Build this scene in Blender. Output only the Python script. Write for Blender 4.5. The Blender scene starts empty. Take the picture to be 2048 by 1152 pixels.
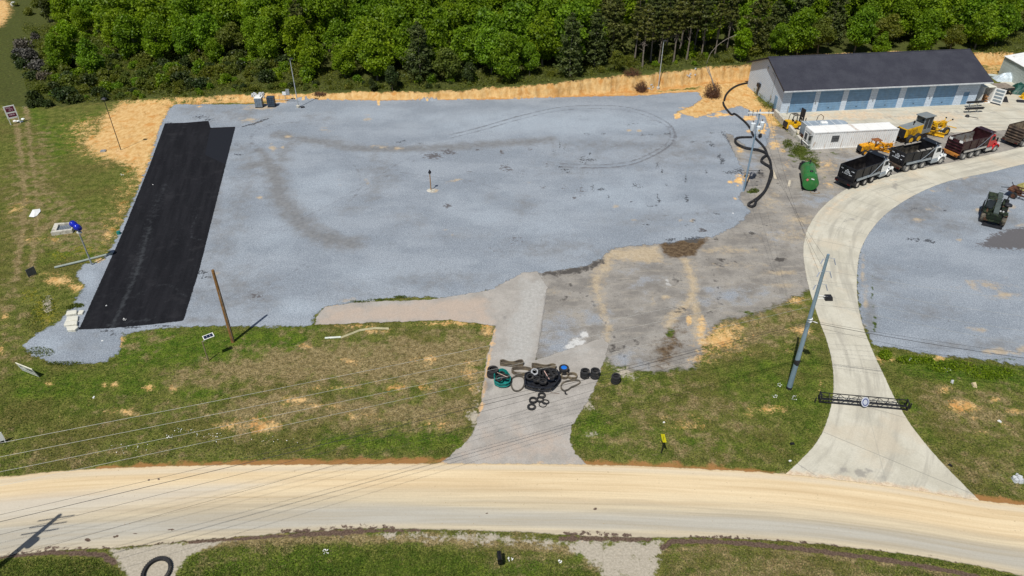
import bpy, math, random
import numpy as np
from mathutils import Vector, Matrix

# ------------------------------------------------------------------ camera, sky, sun
SC = bpy.context.scene
COL = SC.collection
R = math.radians
CAM_H, PITCH, FPX = 42.0, R(34.8), 1409.0
cam = bpy.data.objects.new('camera', bpy.data.cameras.new('camera'))
COL.objects.link(cam)
cam.location = (0, 0, CAM_H)
cam.rotation_euler = (R(90) - PITCH, 0, 0)
cam.data.sensor_width = 36.0
cam.data.lens = 36.0 * FPX / 2048.0
cam.data.clip_start = 0.5
cam.data.clip_end = 5000
SC.camera = cam
SUN_EL, SUN_AZ = R(60.5), R(25.0)          # shadows run 25 deg to the right of straight away
sun_from = Vector((-math.sin(SUN_AZ) * math.cos(SUN_EL), -math.cos(SUN_AZ) * math.cos(SUN_EL), math.sin(SUN_EL)))
world = bpy.data.worlds.new('World')
SC.world = world
world.use_nodes = True
wn = world.node_tree
sky = wn.nodes.new('ShaderNodeTexSky')
sky.sky_type = 'NISHITA'
sky.sun_disc = False
sky.sun_elevation = SUN_EL
sky.sun_rotation = math.atan2(sun_from.x, sun_from.y)
bg = wn.nodes['Background']
bg.inputs['Strength'].default_value = 0.068
wn.links.new(sky.outputs[0], bg.inputs['Color'])
sl = bpy.data.lights.new('sun', 'SUN')
sl.energy = 4.6
sl.angle = R(0.55)
sl.color = (1.0, 0.96, 0.88)
so = bpy.data.objects.new('sun', sl)
COL.objects.link(so)
so.rotation_euler = sun_from.to_track_quat('Z', 'Y').to_euler()
so.location = sun_from * 200
SC.view_settings.view_transform = 'Standard'
SC.view_settings.look = 'None'
SC.view_settings.exposure = -0.08
SC.view_settings.gamma = 1.0
SC.render.engine = 'CYCLES'
SC.cycles.max_bounces = 6
SC.cycles.transparent_max_bounces = 12
SC.cycles.use_denoising = True

rnd = random.Random(7)
rng = np.random.default_rng(7)

# ------------------------------------------------------------------ terrain and pixel -> ground
def _ray(u, v):
    x = (u - 1024) / FPX
    y = (576 - v) / FPX
    return x, math.cos(PITCH) + y * math.sin(PITCH), -math.sin(PITCH) + y * math.cos(PITCH)

def flat(u, v, z=0.0):
    x, y, d = _ray(u, v)
    t = (CAM_H - z) / -d
    return x * t, y * t

FOOT_PX = [(-300, 232), (150, 216), (340, 205), (480, 203), (560, 199), (650, 199), (780, 199), (920, 200), (1060, 196), (1150, 192),
           (1230, 186), (1330, 176), (1420, 166), (1500, 158), (1600, 130), (1800, 122), (1960, 126), (2100, 128), (2400, 128)]
_fx, _fy = zip(*[flat(*p) for p in FOOT_PX])
_fk = [0, 0, .45, .55, .6, .65, .8, 1.05, 1.75, 2.2, 2.4, 2.4, 2.3, 2.1, 1.6, 1.4, 1.6, 1.5, 1.2]

def height(x, y):
    x = np.asarray(x, float); y = np.asarray(y, float)
    wob = .30 * np.sin(x * 1.7 + 2.1 * np.sin(x * .23)) + .20 * np.sin(x * 4.1 + 1.3 + 3 * np.sin(x * .37)) + .5 * np.sin(x * .31) + .4 * np.sin(x * .83 + 1)
    t = y - np.interp(x, _fx, _fy) + wob * .6
    k = np.interp(x, _fx, _fk)
    s = np.clip(t / 1.3, 0, 1)
    h = k * (s * s * (3 - 2 * s)) + np.clip(t - 1.5, 0, 150) * .035 * np.clip(k, 0, 1)
    h = h + .10 * np.sin(x * .9) * np.sin(y * .7) * np.clip(t / 3, 0, 1)
    return h

def hz(x, y):
    return float(height(x, y))

def P(u, v, dz=0.0):
    z = 0.0
    for _ in range(14):
        x, y = flat(u, v, z)
        z = .5 * z + .5 * hz(x, y)
    return Vector((x, y, hz(x, y) + dz))

def proj(x, y, z):
    z = z - CAM_H
    d = y * math.cos(PITCH) - z * math.sin(PITCH)
    up = y * math.sin(PITCH) + z * math.cos(PITCH)
    return 1024 + FPX * x / d, 576 - FPX * up / d

def rise(b, v):
    """height of the point seen at row v straight above ground point b"""
    _, y, d = _ray(1024, v)
    return CAM_H + d * b.y / y - b.z

# ------------------------------------------------------------------ node helper
class NT:
    def __init__(s, name):
        s.m = bpy.data.materials.new(name)
        s.m.use_nodes = True
        s.t = s.m.node_tree
        s.t.nodes.clear()
        s.out = s.t.nodes.new('ShaderNodeOutputMaterial')
        s._pos = None
    def put(s, sock, v):
        if isinstance(v, bpy.types.NodeSocket):
            s.t.links.new(v, sock)
        else:
            if sock.type == 'RGBA' and len(v) == 3:
                v = (*v, 1)
            sock.default_value = v
    def node(s, typ, ins=None, **props):
        n = s.t.nodes.new(typ)
        for k, v in props.items():
            setattr(n, k, v)
        for k, v in (ins or {}).items():
            s.put(n.inputs[k], v)
        return n
    def pos(s, kind='geo'):
        if kind == 'geo':
            if s._pos is None:
                s._pos = s.node('ShaderNodeNewGeometry').outputs['Position']
            return s._pos
        return s.node('ShaderNodeTexCoord').outputs['Object']
    def attr(s, name, out='Fac'):
        return s.node('ShaderNodeAttribute', attribute_name=name).outputs[out]
    def scale(s, vec, sc):
        return s.node('ShaderNodeVectorMath', {0: vec, 1: sc}, operation='MULTIPLY').outputs[0]
    def noise(s, scale, detail=4, rough=.55, vec=None, dist=0.0):
        n = s.node('ShaderNodeTexNoise', {'Scale': scale, 'Detail': detail, 'Roughness': rough, 'Distortion': dist})
        s.t.links.new(vec or s.pos(), n.inputs['Vector'])
        return n.outputs['Fac']
    def vor(s, scale, vec=None, feature='F1'):
        n = s.node('ShaderNodeTexVoronoi', {'Scale': scale}, feature=feature)
        s.t.links.new(vec or s.pos(), n.inputs['Vector'])
        return n
    def mth(s, op, a, b=0.0, clamp=False):
        n = s.node('ShaderNodeMath', {0: a, 1: b}, operation=op)
        n.use_clamp = clamp
        return n.outputs[0]
    def ss(s, v, lo, hi, a=0.0, b=1.0):
        n = s.node('ShaderNodeMapRange', {'Value': v, 'From Min': lo, 'From Max': hi, 'To Min': a, 'To Max': b}, interpolation_type='SMOOTHSTEP')
        return n.outputs[0]
    def mix(s, f, a, b, blend='MIX'):
        n = s.node('ShaderNodeMix', data_type='RGBA', blend_type=blend)
        s.put(n.inputs[0], f); s.put(n.inputs[6], a); s.put(n.inputs[7], b)
        return n.outputs[2]
    def patch(s, mask, scale, amp=1.4, soft=.12, detail=5, vec=None, rough=.6):
        q = s.mth('MULTIPLY', s.mth('SUBTRACT', s.noise(scale, detail, rough, vec), .5), amp)
        return s.ss(s.mth('ADD', mask, q), .5 - soft, .5 + soft)
    def bump(s, h, strength=.3, dist=.05):
        return s.node('ShaderNodeBump', {'Strength': strength, 'Distance': dist, 'Height': h}).outputs[0]
    def bsdf(s, col, rough=.85, metal=0.0, normal=None, spec=.3, alpha=None, coat=0.0):
        b = s.node('ShaderNodeBsdfPrincipled', {'Base Color': col, 'Roughness': rough, 'Metallic': metal, 'Specular IOR Level': spec})
        if coat:
            b.inputs['Coat Weight'].default_value = coat
        if normal is not None:
            s.put(b.inputs['Normal'], normal)
        if alpha is not None:
            s.put(b.inputs['Alpha'], alpha)
        s.t.links.new(b.outputs[0], s.out.inputs['Surface'])
        return s.m

MATS = {}
def paint(name, col, rough=.5, metal=0.0, var=.18, scale=1.5, dirt=None, damt=.0, bump=0.0, bscale=8.0, spec=.35, coat=0.0, streak=False):
    """painted / plain surface with mottling and an optional second tone of dirt or rust"""
    if name in MATS:
        return MATS[name]
    n = NT(name)
    o = n.pos('obj')
    f = n.noise(scale, 5, .6, o)
    lo = tuple(c * (1 - var) for c in col)
    hi = tuple(min(1, c * (1 + var)) for c in col)
    c = n.mix(n.ss(f, .3, .7), lo, hi)
    c = n.mix(n.ss(n.noise(scale * 9, 3, .6, o), .35, .75, 0, .5), c, tuple(q * (1 - var * .8) for q in col))
    if dirt:
        v = n.scale(o, (2.2, 2.2, .35)) if streak else o
        d = n.ss(n.noise(1.8, 6, .65, v), .62 - damt * .35, .72 - damt * .25)
        c = n.mix(n.mth('MULTIPLY', d, .8), c, dirt)
    nor = n.bump(n.noise(bscale, 4, .6, o), bump, .03) if bump else None
    rr = n.ss(f, .2, .8, max(rough - .12, .02), min(rough + .12, 1))
    MATS[name] = n.bsdf(c, rr, metal, nor, spec, None, coat)
    return MATS[name]

# ------------------------------------------------------------------ mesh builder
class MB:
    def __init__(s):
        s.v = []; s.f = []
    def add(s, vs, fs, m=None):
        o = len(s.v)
        if m is not None:
            vs = [m @ Vector(p) for p in vs]
        s.v += [tuple(p) for p in vs]
        s.f += [tuple(i + o for i in f) for f in fs]
        return s
    def box(s, x0, x1, y0, y1, z0, z1, m=None):
        vs = [(x0, y0, z0), (x1, y0, z0), (x1, y1, z0), (x0, y1, z0), (x0, y0, z1), (x1, y0, z1), (x1, y1, z1), (x0, y1, z1)]
        return s.add(vs, [(0, 3, 2, 1), (4, 5, 6, 7), (0, 1, 5, 4), (1, 2, 6, 5), (2, 3, 7, 6), (3, 0, 4, 7)], m)
    def hexa(s, lo, hi, m=None):
        """solid between two quads (4 points each, counter-clockwise seen from the hi side)"""
        return s.add(list(lo) + list(hi), [(0, 3, 2, 1), (4, 5, 6, 7), (0, 1, 5, 4), (1, 2, 6, 5), (2, 3, 7, 6), (3, 0, 4, 7)], m)
    def prism(s, poly, a0, a1, axis='y', m=None):
        """extrude a closed outline; axis y: outline is (x,z); x: (y,z); z: (x,y)"""
        mk = {'y': lambda p, a: (p[0], a, p[1]), 'x': lambda p, a: (a, p[0], p[1]), 'z': lambda p, a: (p[0], p[1], a)}[axis]
        n = len(poly)
        vs = [mk(p, a0) for p in poly] + [mk(p, a1) for p in poly]
        fs = [tuple(range(n))[::-1], tuple(range(n, 2 * n))] + [(i, (i + 1) % n, n + (i + 1) % n, n + i) for i in range(n)]
        return s.add(vs, fs, m)
    def tube(s, pts, r, seg=8, cap=True, m=None, closed=False):
        pts = [Vector(p) for p in pts]
        n = len(pts)
        rs = r if isinstance(r, (list, tuple)) else [r] * n
        vs = []; fs = []
        ref = Vector((0, 0, 1))
        for i, p in enumerate(pts):
            if closed:
                d = pts[(i + 1) % n] - pts[i - 1]
            else:
                d = pts[min(i + 1, n - 1)] - pts[max(i - 1, 0)]
            if d.length < 1e-9:
                d = Vector((0, 0, 1))
            d.normalize()
            if abs(d.dot(ref)) > .95:
                ref = Vector((1, 0, 0)) if abs(d.x) < .9 else Vector((0, 1, 0))
            a = d.cross(ref).normalized()
            b = d.cross(a)
            for k in range(seg):
                t = 2 * math.pi * k / seg
                vs.append(p + (a * math.cos(t) + b * math.sin(t)) * rs[i])
        for i in range(n if closed else n - 1):
            j = (i + 1) % n
            for k in range(seg):
                fs.append((i * seg + k, i * seg + (k + 1) % seg, j * seg + (k + 1) % seg, j * seg + k))
        if cap and not closed:
            fs.append(tuple(range(seg))[::-1]); fs.append(tuple(range((n - 1) * seg, n * seg)))
        return s.add(vs, fs, m)
    def lathe(s, prof, seg=24, m=None, closed=False):
        """profile of (r, z) turned about z"""
        vs = []; fs = []; n = len(prof)
        for r, z in prof:
            for k in range(seg):
                t = 2 * math.pi * k / seg
                vs.append((r * math.cos(t), r * math.sin(t), z))
        for i in range(n if closed else n - 1):
            j = (i + 1) % n
            for k in range(seg):
                fs.append((i * seg + k, i * seg + (k + 1) % seg, j * seg + (k + 1) % seg, j * seg + k))
        if not closed:
            if prof[0][0] > 1e-4: fs.append(tuple(range(seg))[::-1])
            if prof[-1][0] > 1e-4: fs.append(tuple(range((n - 1) * seg, n * seg)))
        return s.add(vs, fs, m)
    def sheet(s, grid, m=None):
        r = len(grid); c = len(grid[0])
        return s.add([p for row in grid for p in row], [(i * c + j, i * c + j + 1, (i + 1) * c + j + 1, (i + 1) * c + j) for i in range(r - 1) for j in range(c - 1)], m)
    def build(s, name, mat, parent=None, loc=(0, 0, 0), rotz=0.0, smooth=False, bev=0.0):
        me = bpy.data.meshes.new(name)
        me.from_pydata(s.v, [], s.f)
        me.materials.append(mat)
        if smooth:
            me.polygons.foreach_set('use_smooth', [True] * len(me.polygons))
            me.set_sharp_from_angle(angle=R(38))
        o = bpy.data.objects.new(name, me)
        COL.objects.link(o)
        if parent: o.parent = parent
        o.location = loc
        o.rotation_euler = (0, 0, rotz)
        if bev:
            b = o.modifiers.new('bevel', 'BEVEL')
            b.width = bev; b.segments = 2; b.limit_method = 'ANGLE'
        return o

def tag(o, label, cat, group=None, kind=None):
    if label: o['label'] = label
    if cat: o['category'] = cat
    if group: o['group'] = group
    if kind: o['kind'] = kind
    return o

def thing(name, label, cat, loc=(0, 0, 0), rotz=0.0, group=None):
    o = bpy.data.objects.new(name, None)
    o.empty_display_size = .3
    COL.objects.link(o)
    o.location = loc
    o.rotation_euler = (0, 0, rotz)
    return tag(o, label, cat, group)

def copy_tree(o, parent=None):
    c = o.copy()
    COL.objects.link(c)
    if parent: c.parent = parent
    for ch in o.children:
        copy_tree(ch, c)
    return c

def T(x, y, z, rx=0, ry=0, rz=0):
    return Matrix.Translation((x, y, z)) @ Matrix.Rotation(rz, 4, 'Z') @ Matrix.Rotation(ry, 4, 'Y') @ Matrix.Rotation(rx, 4, 'X')

def heading(a, b):
    return math.atan2(b.y - a.y, b.x - a.x)

def fast_mesh(name, verts, quads, mat, attrs=None, smooth=False):
    me = bpy.data.meshes.new(name)
    nv, nf = len(verts), len(quads)
    me.vertices.add(nv)
    me.vertices.foreach_set('co', np.ascontiguousarray(verts, np.float32).ravel())
    me.loops.add(nf * 4)
    me.loops.foreach_set('vertex_index', np.ascontiguousarray(quads, np.int32).ravel())
    me.polygons.add(nf)
    me.polygons.foreach_set('loop_start', np.arange(0, nf * 4, 4, dtype=np.int32))
    if smooth:
        me.polygons.foreach_set('use_smooth', np.ones(nf, bool))
    for k, a in (attrs or {}).items():
        at = me.attributes.new(k, 'FLOAT', 'POINT')
        at.data.foreach_set('value', np.ascontiguousarray(a, np.float32))
    me.update(calc_edges=True)
    me.materials.append(mat)
    return me

# ------------------------------------------------------------------ ground grid, outlines, painted areas
_yl = [-400., -150., -60., -20., 0., 8.]
y_ = 13.0
while y_ < 212:
    _yl.append(y_); y_ *= 1.0036
_yl += [222., 245., 290., 380., 560., 900., 1600.]
_yl = np.array(_yl)
_sl = np.concatenate([[-30, -9, -4, -2, -1.4, -1.15], np.linspace(-1.03, 1.03, 680), [1.15, 1.4, 2, 4, 9, 30]])
GY, GS = np.meshgrid(_yl, _sl, indexing='ij')
GX = GS * (21 + .62 * np.maximum(GY, 0))
NR, NC = GX.shape
GX = GX.ravel(); GY = GY.ravel()
GZ = height(GX, GY)
_i = np.arange(NR * NC).reshape(NR, NC)
GF = np.stack([_i[:-1, :-1], _i[:-1, 1:], _i[1:, 1:], _i[1:, :-1]], -1).reshape(-1, 4)

def seg_dist(X, Y, pts, closed=False):
    d = np.full(X.shape, 1e9); al = np.zeros(X.shape)
    n = len(pts); acc = 0.0
    for i in range(n if closed else n - 1):
        ax, ay = pts[i]; bx, by = pts[(i + 1) % n]
        dx, dy = bx - ax, by - ay
        L = math.hypot(dx, dy) + 1e-9
        t = np.clip(((X - ax) * dx + (Y - ay) * dy) / (L * L), 0, 1)
        q = np.hypot(X - ax - t * dx, Y - ay - t * dy)
        w = q < d
        d = np.where(w, q, d); al = np.where(w, acc + t * L, al)
        acc += L
    return d, al

def inside(X, Y, pts):
    c = np.zeros(X.shape, bool); n = len(pts)
    for i in range(n):
        ax, ay = pts[i]; bx, by = pts[i - 1]
        if ay == by: continue
        c ^= ((ay > Y) != (by > Y)) & (X < (bx - ax) * (Y - ay) / (by - ay) + ax)
    return c

def W(pts):
    return [flat(*p) for p in pts]

def sdf(X, Y, pts, margin=3.0):
    """signed distance to a closed world outline, positive inside; -margin far outside"""
    a = np.array(pts)
    m = (X > a[:, 0].min() - margin) & (X < a[:, 0].max() + margin) & (Y > a[:, 1].min() - margin) & (Y < a[:, 1].max() + margin)
    out = np.full(X.shape, -margin)
    if m.any():
        x, y = X[m], Y[m]
        d, _ = seg_dist(x, y, pts, True)
        out[m] = np.where(inside(x, y, pts), d, -np.minimum(d, margin))
    return out

class Field:
    """area weights over a set of ground points"""
    def __init__(s, X, Y):
        s.X, s.Y = X, Y
        s.a = {}
    def get(s, k):
        if k not in s.a: s.a[k] = np.zeros(s.X.shape)
        return s.a[k]
    def put(s, k, v):
        s.a[k] = np.maximum(s.get(k), v)
    def cut(s, k, v):
        s.a[k] = s.get(k) * (1 - np.clip(v, 0, 1))
    def poly(s, k, px, soft=.8, amt=1.0):
        s.put(k, np.clip(.5 + sdf(s.X, s.Y, W(px), soft + 2) / (2 * soft), 0, 1) * amt)
    def ell(s, k, u, v, ru, rv, amt=1.0, ang=0.0, soft=None):
        cu, su = math.cos(R(ang)), math.sin(R(ang))
        c = flat(u, v); e1 = flat(u + ru * cu, v + ru * su); e2 = flat(u - rv * su, v + rv * cu)
        ax = np.array(e1) - c; bx = np.array(e2) - c
        M = np.linalg.inv(np.stack([ax, bx], 1))
        dx = s.X - c[0]; dy = s.Y - c[1]
        q = np.hypot(M[0, 0] * dx + M[0, 1] * dy, M[1, 0] * dx + M[1, 1] * dy)
        s.put(k, np.clip(1.08 - .72 * q, 0, 1) * amt)
    def stroke(s, k, px, w, amt=1.0, soft=.3):
        pts = W(px); a = np.array(pts)
        g = w + soft + .5
        m = (s.X > a[:, 0].min() - g) & (s.X < a[:, 0].max() + g) & (s.Y > a[:, 1].min() - g) & (s.Y < a[:, 1].max() + g)
        if m.any():
            d, _ = seg_dist(s.X[m], s.Y[m], pts)
            v = np.zeros(s.X.shape)
            v[m] = np.clip(.5 + (w / 2 - d) / (2 * soft), 0, 1) * amt
            s.put(k, v)

def smooth_px(pts, n=6):
    out = []
    for i in range(len(pts) - 1):
        p0 = pts[max(i - 1, 0)]; p1 = pts[i]; p2 = pts[i + 1]; p3 = pts[min(i + 2, len(pts) - 1)]
        for k in range(n):
            t = k / n
            out.append(tuple(.5 * ((2 * p1[j]) + (-p0[j] + p2[j]) * t + (2 * p0[j] - 5 * p1[j] + 4 * p2[j] - p3[j]) * t * t + (-p0[j] + 3 * p1[j] - 3 * p2[j] + p3[j]) * t ** 3) for j in range(len(p1))))
    out.append(pts[-1])
    return out

# outlines traced on the ground
O_LOT = [(340, 216), (350, 209), (500, 209), (540, 206), (600, 198), (650, 200), (760, 201), (1000, 199), (1150, 194), (1300, 191), (1335, 186), (1396, 184),
         (1404, 198), (1382, 213), (1352, 224), (1392, 236), (1440, 222), (1480, 212), (1500, 222), (1530, 232), (1540, 262), (1532, 292), (1500, 300), (1462, 270), (1448, 264), (1466, 300), (1484, 338), (1490, 372), (1478, 398), (1500, 424), (1472, 452),
         (1425, 474), (1372, 480), (1312, 489), (1262, 491), (1222, 498), (1203, 518), (1170, 532), (1110, 542), (1062, 548), (1005, 566), (982, 580), (900, 596),
         (800, 593), (700, 607), (650, 613), (630, 632), (622, 652), (520, 653), (420, 652), (330, 655), (246, 668), (236, 708), (202, 726), (110, 729), (62, 708), (44, 690),
         (82, 664), (122, 640), (140, 620), (158, 590), (170, 575), (154, 550), (165, 530), (205, 524), (222, 500), (262, 412), (300, 322), (320, 252)]
O_STRIP = [(158, 660), (185, 600), (240, 478), (275, 392), (300, 330), (330, 247), (370, 246), (417, 242), (421, 256), (471, 254), (440, 375), (400, 535), (367, 642), (300, 650), (220, 657)]
O_YARD = [(980, 568), (1062, 534), (1112, 528), (1190, 506), (1205, 480), (1318, 474), (1400, 462), (1440, 440), (1470, 424), (1440, 395), (1450, 372), (1440, 330), (1410, 275), (1420, 240), (1500, 225), (1545, 250), (1560, 255), (1620, 292), (1640, 285), (1800, 266), (1900, 260), (1990, 254), (2060, 248),
          (2100, 300), (2060, 305), (1990, 322), (1880, 350), (1780, 370), (1700, 395), (1650, 425), (1622, 470), (1618, 530), (1628, 585), (1628, 570), (1606, 588), (1545, 612), (1500, 632), (1445, 640), (1420, 665), (1405, 705), (1385, 735), (1300, 745), (1222, 728), (1195, 700), (1180, 720), (1040, 720), (990, 650), (960, 620)]
O_DRIVE_OLD = [(630, 650), (634, 632), (650, 614), (720, 604), (860, 600), (985, 580), (1045, 546), (1075, 543), (1095, 575), (1085, 640), (1072, 720), (1205, 676), (1218, 690), (1196, 760), (1172, 808), (1144, 850), (1140, 884), (1150, 906), (1178, 936), (872, 936), (905, 908), (934, 884), (954, 848), (962, 800), (974, 715), (990, 652), (900, 640), (760, 645)]
_dl = smooth_px([(1560, 958), (1600, 922), (1634, 884), (1654, 842), (1666, 790), (1666, 740), (1656, 690), (1638, 640), (1619, 580), (1608, 524), (1608, 486), (1620, 448), (1652, 408), (1706, 372), (1800, 346), (1900, 326), (1990, 307), (2060, 291), (2160, 270)], 5)
_dr = smooth_px([(2160, 306), (2050, 328), (1980, 345), (1900, 362), (1838, 386), (1782, 420), (1746, 456), (1722, 498), (1714, 545), (1715, 600), (1725, 650), (1744, 700), (1766, 748), (1794, 806), (1830, 862), (1884, 926), (1975, 1018)], 5)
O_CONC = _dl + _dr
O_PAD = [(1552, 222), (1575, 250), (1622, 290), (1660, 286), (1800, 276), (1850, 268), (1990, 262), (2060, 256), (2200, 240), (2200, 150), (2010, 160), (1975, 180), (1955, 205), (1700, 216)]
_rt = smooth_px([(-250, 965), (-100, 960), (0, 955), (150, 941), (400, 932), (650, 930), (880, 928), (1170, 930), (1400, 939), (1570, 949), (1760, 971), (1950, 1001), (2060, 1014), (2300, 1052)], 6)
_rb = smooth_px([(2300, 1215), (2150, 1182), (2048, 1153), (1900, 1123), (1700, 1095), (1500, 1079), (1330, 1075), (1200, 1073), (1000, 1063), (800, 1058), (650, 1061), (400, 1081), (230, 1096), (100, 1102), (0, 1113), (-100, 1126), (-300, 1150)], 6)
O_ROAD = _rt + _rb
O_GYARD = [(1722, 640), (1712, 545), (1720, 495), (1744, 452), (1780, 416), (1838, 382), (1900, 359), (2060, 324), (2300, 290), (2300, 770), (2048, 732), (1955, 717), (1885, 713), (1795, 697), (1748, 690)]

# --- the ground itself
G = Field(GX, GY)
_wob = .30 * np.sin(GX * 1.7 + 2.1 * np.sin(GX * .23)) + .20 * np.sin(GX * 4.1 + 1.3 + 3 * np.sin(GX * .37)) + .5 * np.sin(GX * .31) + .4 * np.sin(GX * .83 + 1)
_t = GY - np.interp(GX, _fx, _fy) + _wob * .6
_k = np.interp(GX, _fx, _fk)
G.put('soil', np.clip((_t + 1.6) / .8, 0, 1) * np.clip((1.75 - _t) / .5, 0, 1) * np.clip(_k * 2.2 - .5, 0, 1))
G.put('bank', np.clip((_t + .2) / .4, 0, 1) * np.clip((1.6 - _t) / .4, 0, 1) * np.clip(_k, 0, 1))
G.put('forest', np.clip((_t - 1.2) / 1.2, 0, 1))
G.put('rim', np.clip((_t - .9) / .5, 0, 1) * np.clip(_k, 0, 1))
G.put('foot', np.clip((_t + 1.3) / .4, 0, 1) * np.clip((.35 - _t) / .5, 0, 1) * np.clip(_k * 1.2 - .3, 0, 1))
G.poly('soil', [(348, 204), (335, 248), (302, 330), (285, 372), (262, 330), (225, 320), (190, 310), (165, 285), (200, 262), (205, 235), (240, 208), (290, 203)], 2.0, 1.0)
G.poly('soil', [(200, 230), (250, 300), (225, 335), (180, 320), (150, 300), (130, 255), (150, 240)], 3.0, .55)
G.poly('soil', [(300, 325), (240, 470), (225, 500), (200, 470), (225, 420), (240, 370), (262, 330)], 2.5, .52)
G.poly('soil', [(1388, 190), (1402, 166), (1440, 158), (1515, 152), (1512, 200), (1548, 228), (1566, 275), (1580, 300), (1540, 320), (1515, 260), (1490, 240), (1352, 240), (1345, 224), (1380, 210)], 1.5, 1.0)
G.poly('soil', [(-80, -30), (16, 4), (20, 26), (10, 42), (-4, 56), (-80, 85)], 1.5, 1.0)
G.poly('soil', [(1955, 128), (2010, 118), (2030, 135), (2000, 152), (1965, 150)], 2.0, .6)
for a in [(752, 664, 32, 8, .6), (700, 652, 60, 8, .45), (900, 646, 80, 7, .6), (975, 655, 14, 22, .65), (118, 560, 30, 14, .75), (150, 575, 20, 12, .6), (90, 545, 14, 8, .45), (236, 680, 16, 14, .95), (175, 245, 25, 8, .4),
          (130, 470, 0, 0, 0), (35, 415, 32, 10, .5, -28), (215, 470, 20, 14, .55), (200, 520, 22, 8, .6), (10, 632, 10, 16, .6), (3, 700, 8, 14, .6), (95, 640, 10, 6, .4),
          (520, 852, 52, 20, .62), (470, 850, 60, 18, .45), (230, 770, 12, 10, .55), (300, 775, 16, 10, .52), (345, 776, 16, 9, .55), (208, 768, 8, 7, .6), (95, 768, 14, 8, .45), (250, 825, 34, 9, .55),
          (590, 800, 40, 10, .55), (630, 812, 60, 10, .45), (680, 775, 70, 7, .4), (790, 775, 24, 10, .6), (850, 772, 18, 14, .5), (700, 722, 26, 10, .5), (850, 720, 30, 14, .5), (610, 690, 14, 8, .6), (720, 832, 60, 12, .4), (880, 845, 40, 12, .42), (940, 750, 20, 60, .4),
          (1440, 676, 55, 36, .72), (1400, 640, 26, 20, .7), (1400, 710, 40, 20, .55), (1475, 655, 40, 16, .45), (1600, 660, 30, 10, .65), (1575, 700, 20, 8, .4), (1515, 705, 14, 7, .5), (1530, 818, 40, 13, .5), (1500, 830, 16, 6, .4),
          (1380, 845, 60, 20, .35), (1640, 760, 10, 20, .4), (1925, 810, 44, 18, .62), (1888, 778, 18, 10, .55), (1990, 800, 14, 6, .6), (2030, 822, 24, 8, .7), (1950, 835, 20, 8, .45), (1878, 716, 24, 8, .65), (1770, 716, 20, 12, .7), (2010, 850, 20, 8, .4), (1965, 865, 20, 8, .35), (2020, 714, 30, 8, .6),
          (105, 480, 30, 8, .35), (60, 480, 40, 12, .3), (320, 1140, 0, 0, 0), (1560, 560, 40, 10, .4), (1570, 500, 30, 12, .3), (1590, 600, 26, 10, .6), (1590, 350, 18, 30, .4), (1640, 350, 30, 16, .6), (1590, 320, 20, 14, .5), (1670, 372, 10, 8, .5)]:
    if a[2]: G.ell('soil', *a)
G.stroke('soil', [(1100, 195), (1200, 192), (1300, 188), (1400, 182)], 2.0, 1.0, .6)
G.stroke('foot', [(1100, 195), (1200, 192), (1300, 188), (1400, 182)], 1.2, .8, .6)
# a line of red earth along the road's upper edge, and soil strips
G.stroke('clay', [(200, 938), (400, 930), (640, 926), (800, 925), (890, 922)], .9, .85, .5)
G.stroke('clay', [(1175, 928), (1300, 932), (1420, 938), (1540, 948)], .9, .75, .5)
G.stroke('clay', [(1950, 998), (2060, 1012)], 1.0, .8, .5)
G.stroke('clay', [(1965, 150), (2000, 145)], .6, .5, .5)
# south verge: mud line, gravel shoulder, driveway end
G.stroke('mud', [(-60, 1122), (0, 1112), (100, 1104), (200, 1108), (230, 1125)], .45, .9, .25)
G.stroke('mud', [(380, 1084), (480, 1078), (560, 1072), (640, 1066), (740, 1062), (840, 1060)], .30, .85, .2)
G.stroke('mud', [(580, 1071), (640, 1067), (720, 1063)], .55, .8, .25)
G.stroke('mud', [(1120, 1078), (1180, 1077), (1300, 1078)], .5, .8, .25)
G.stroke('mud', [(1325, 1095), (1345, 1083), (1420, 1083), (1500, 1088), (1620, 1100), (1760, 1118), (1900, 1142), (2060, 1178)], .40, .95, .2)
G.poly('stone', [(222, 1100), (390, 1082), (470, 1080), (395, 1100), (366, 1118), (350, 1152), (345, 1200), (246, 1200), (250, 1145)], .4, 1.0)
G.poly('stone', [(1120, 1082), (1320, 1082), (1322, 1110), (1308, 1150), (1290, 1200), (1215, 1200), (1200, 1140), (1150, 1105)], .6, .85)
G.poly('stone', [(640, 1070), (760, 1064), (1000, 1066), (1120, 1080), (1160, 1095), (1050, 1090), (900, 1084), (760, 1076)], .5, .62)
G.poly('stone', [(1960, 945), (2060, 935), (2060, 975), (2020, 970)], .6, .3)
for a in [(1180, 868, 18, 8, .7), (230, 300, 12, 6, 0), (1300, 180, 0, 0, 0), (948, 830, 16, 34, .62), (958, 760, 10, 60, .35), (205, 535, 26, 22, 1.0), (95, 610, 12, 22, .75), (240, 304, 14, 7, 1.0), (1250, 745, 40, 20, .6), (1230, 722, 24, 14, .7), (1720, 660, 10, 60, .6), (1175, 800, 22, 24, .6), (1745, 720, 12, 20, .6), (1820, 712, 50, 8, .3)]:
    if a[2]: G.ell('stone', *a)
G.stroke('dry', smooth_px([(380, 1092), (480, 1084), (620, 1078), (760, 1076), (900, 1082), (1040, 1092), (1140, 1100)]), .8, .9, .5)
G.stroke('dry', smooth_px([(1335, 1100), (1500, 1098), (1700, 1118), (1900, 1150)]), .5, .7, .4)
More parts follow.
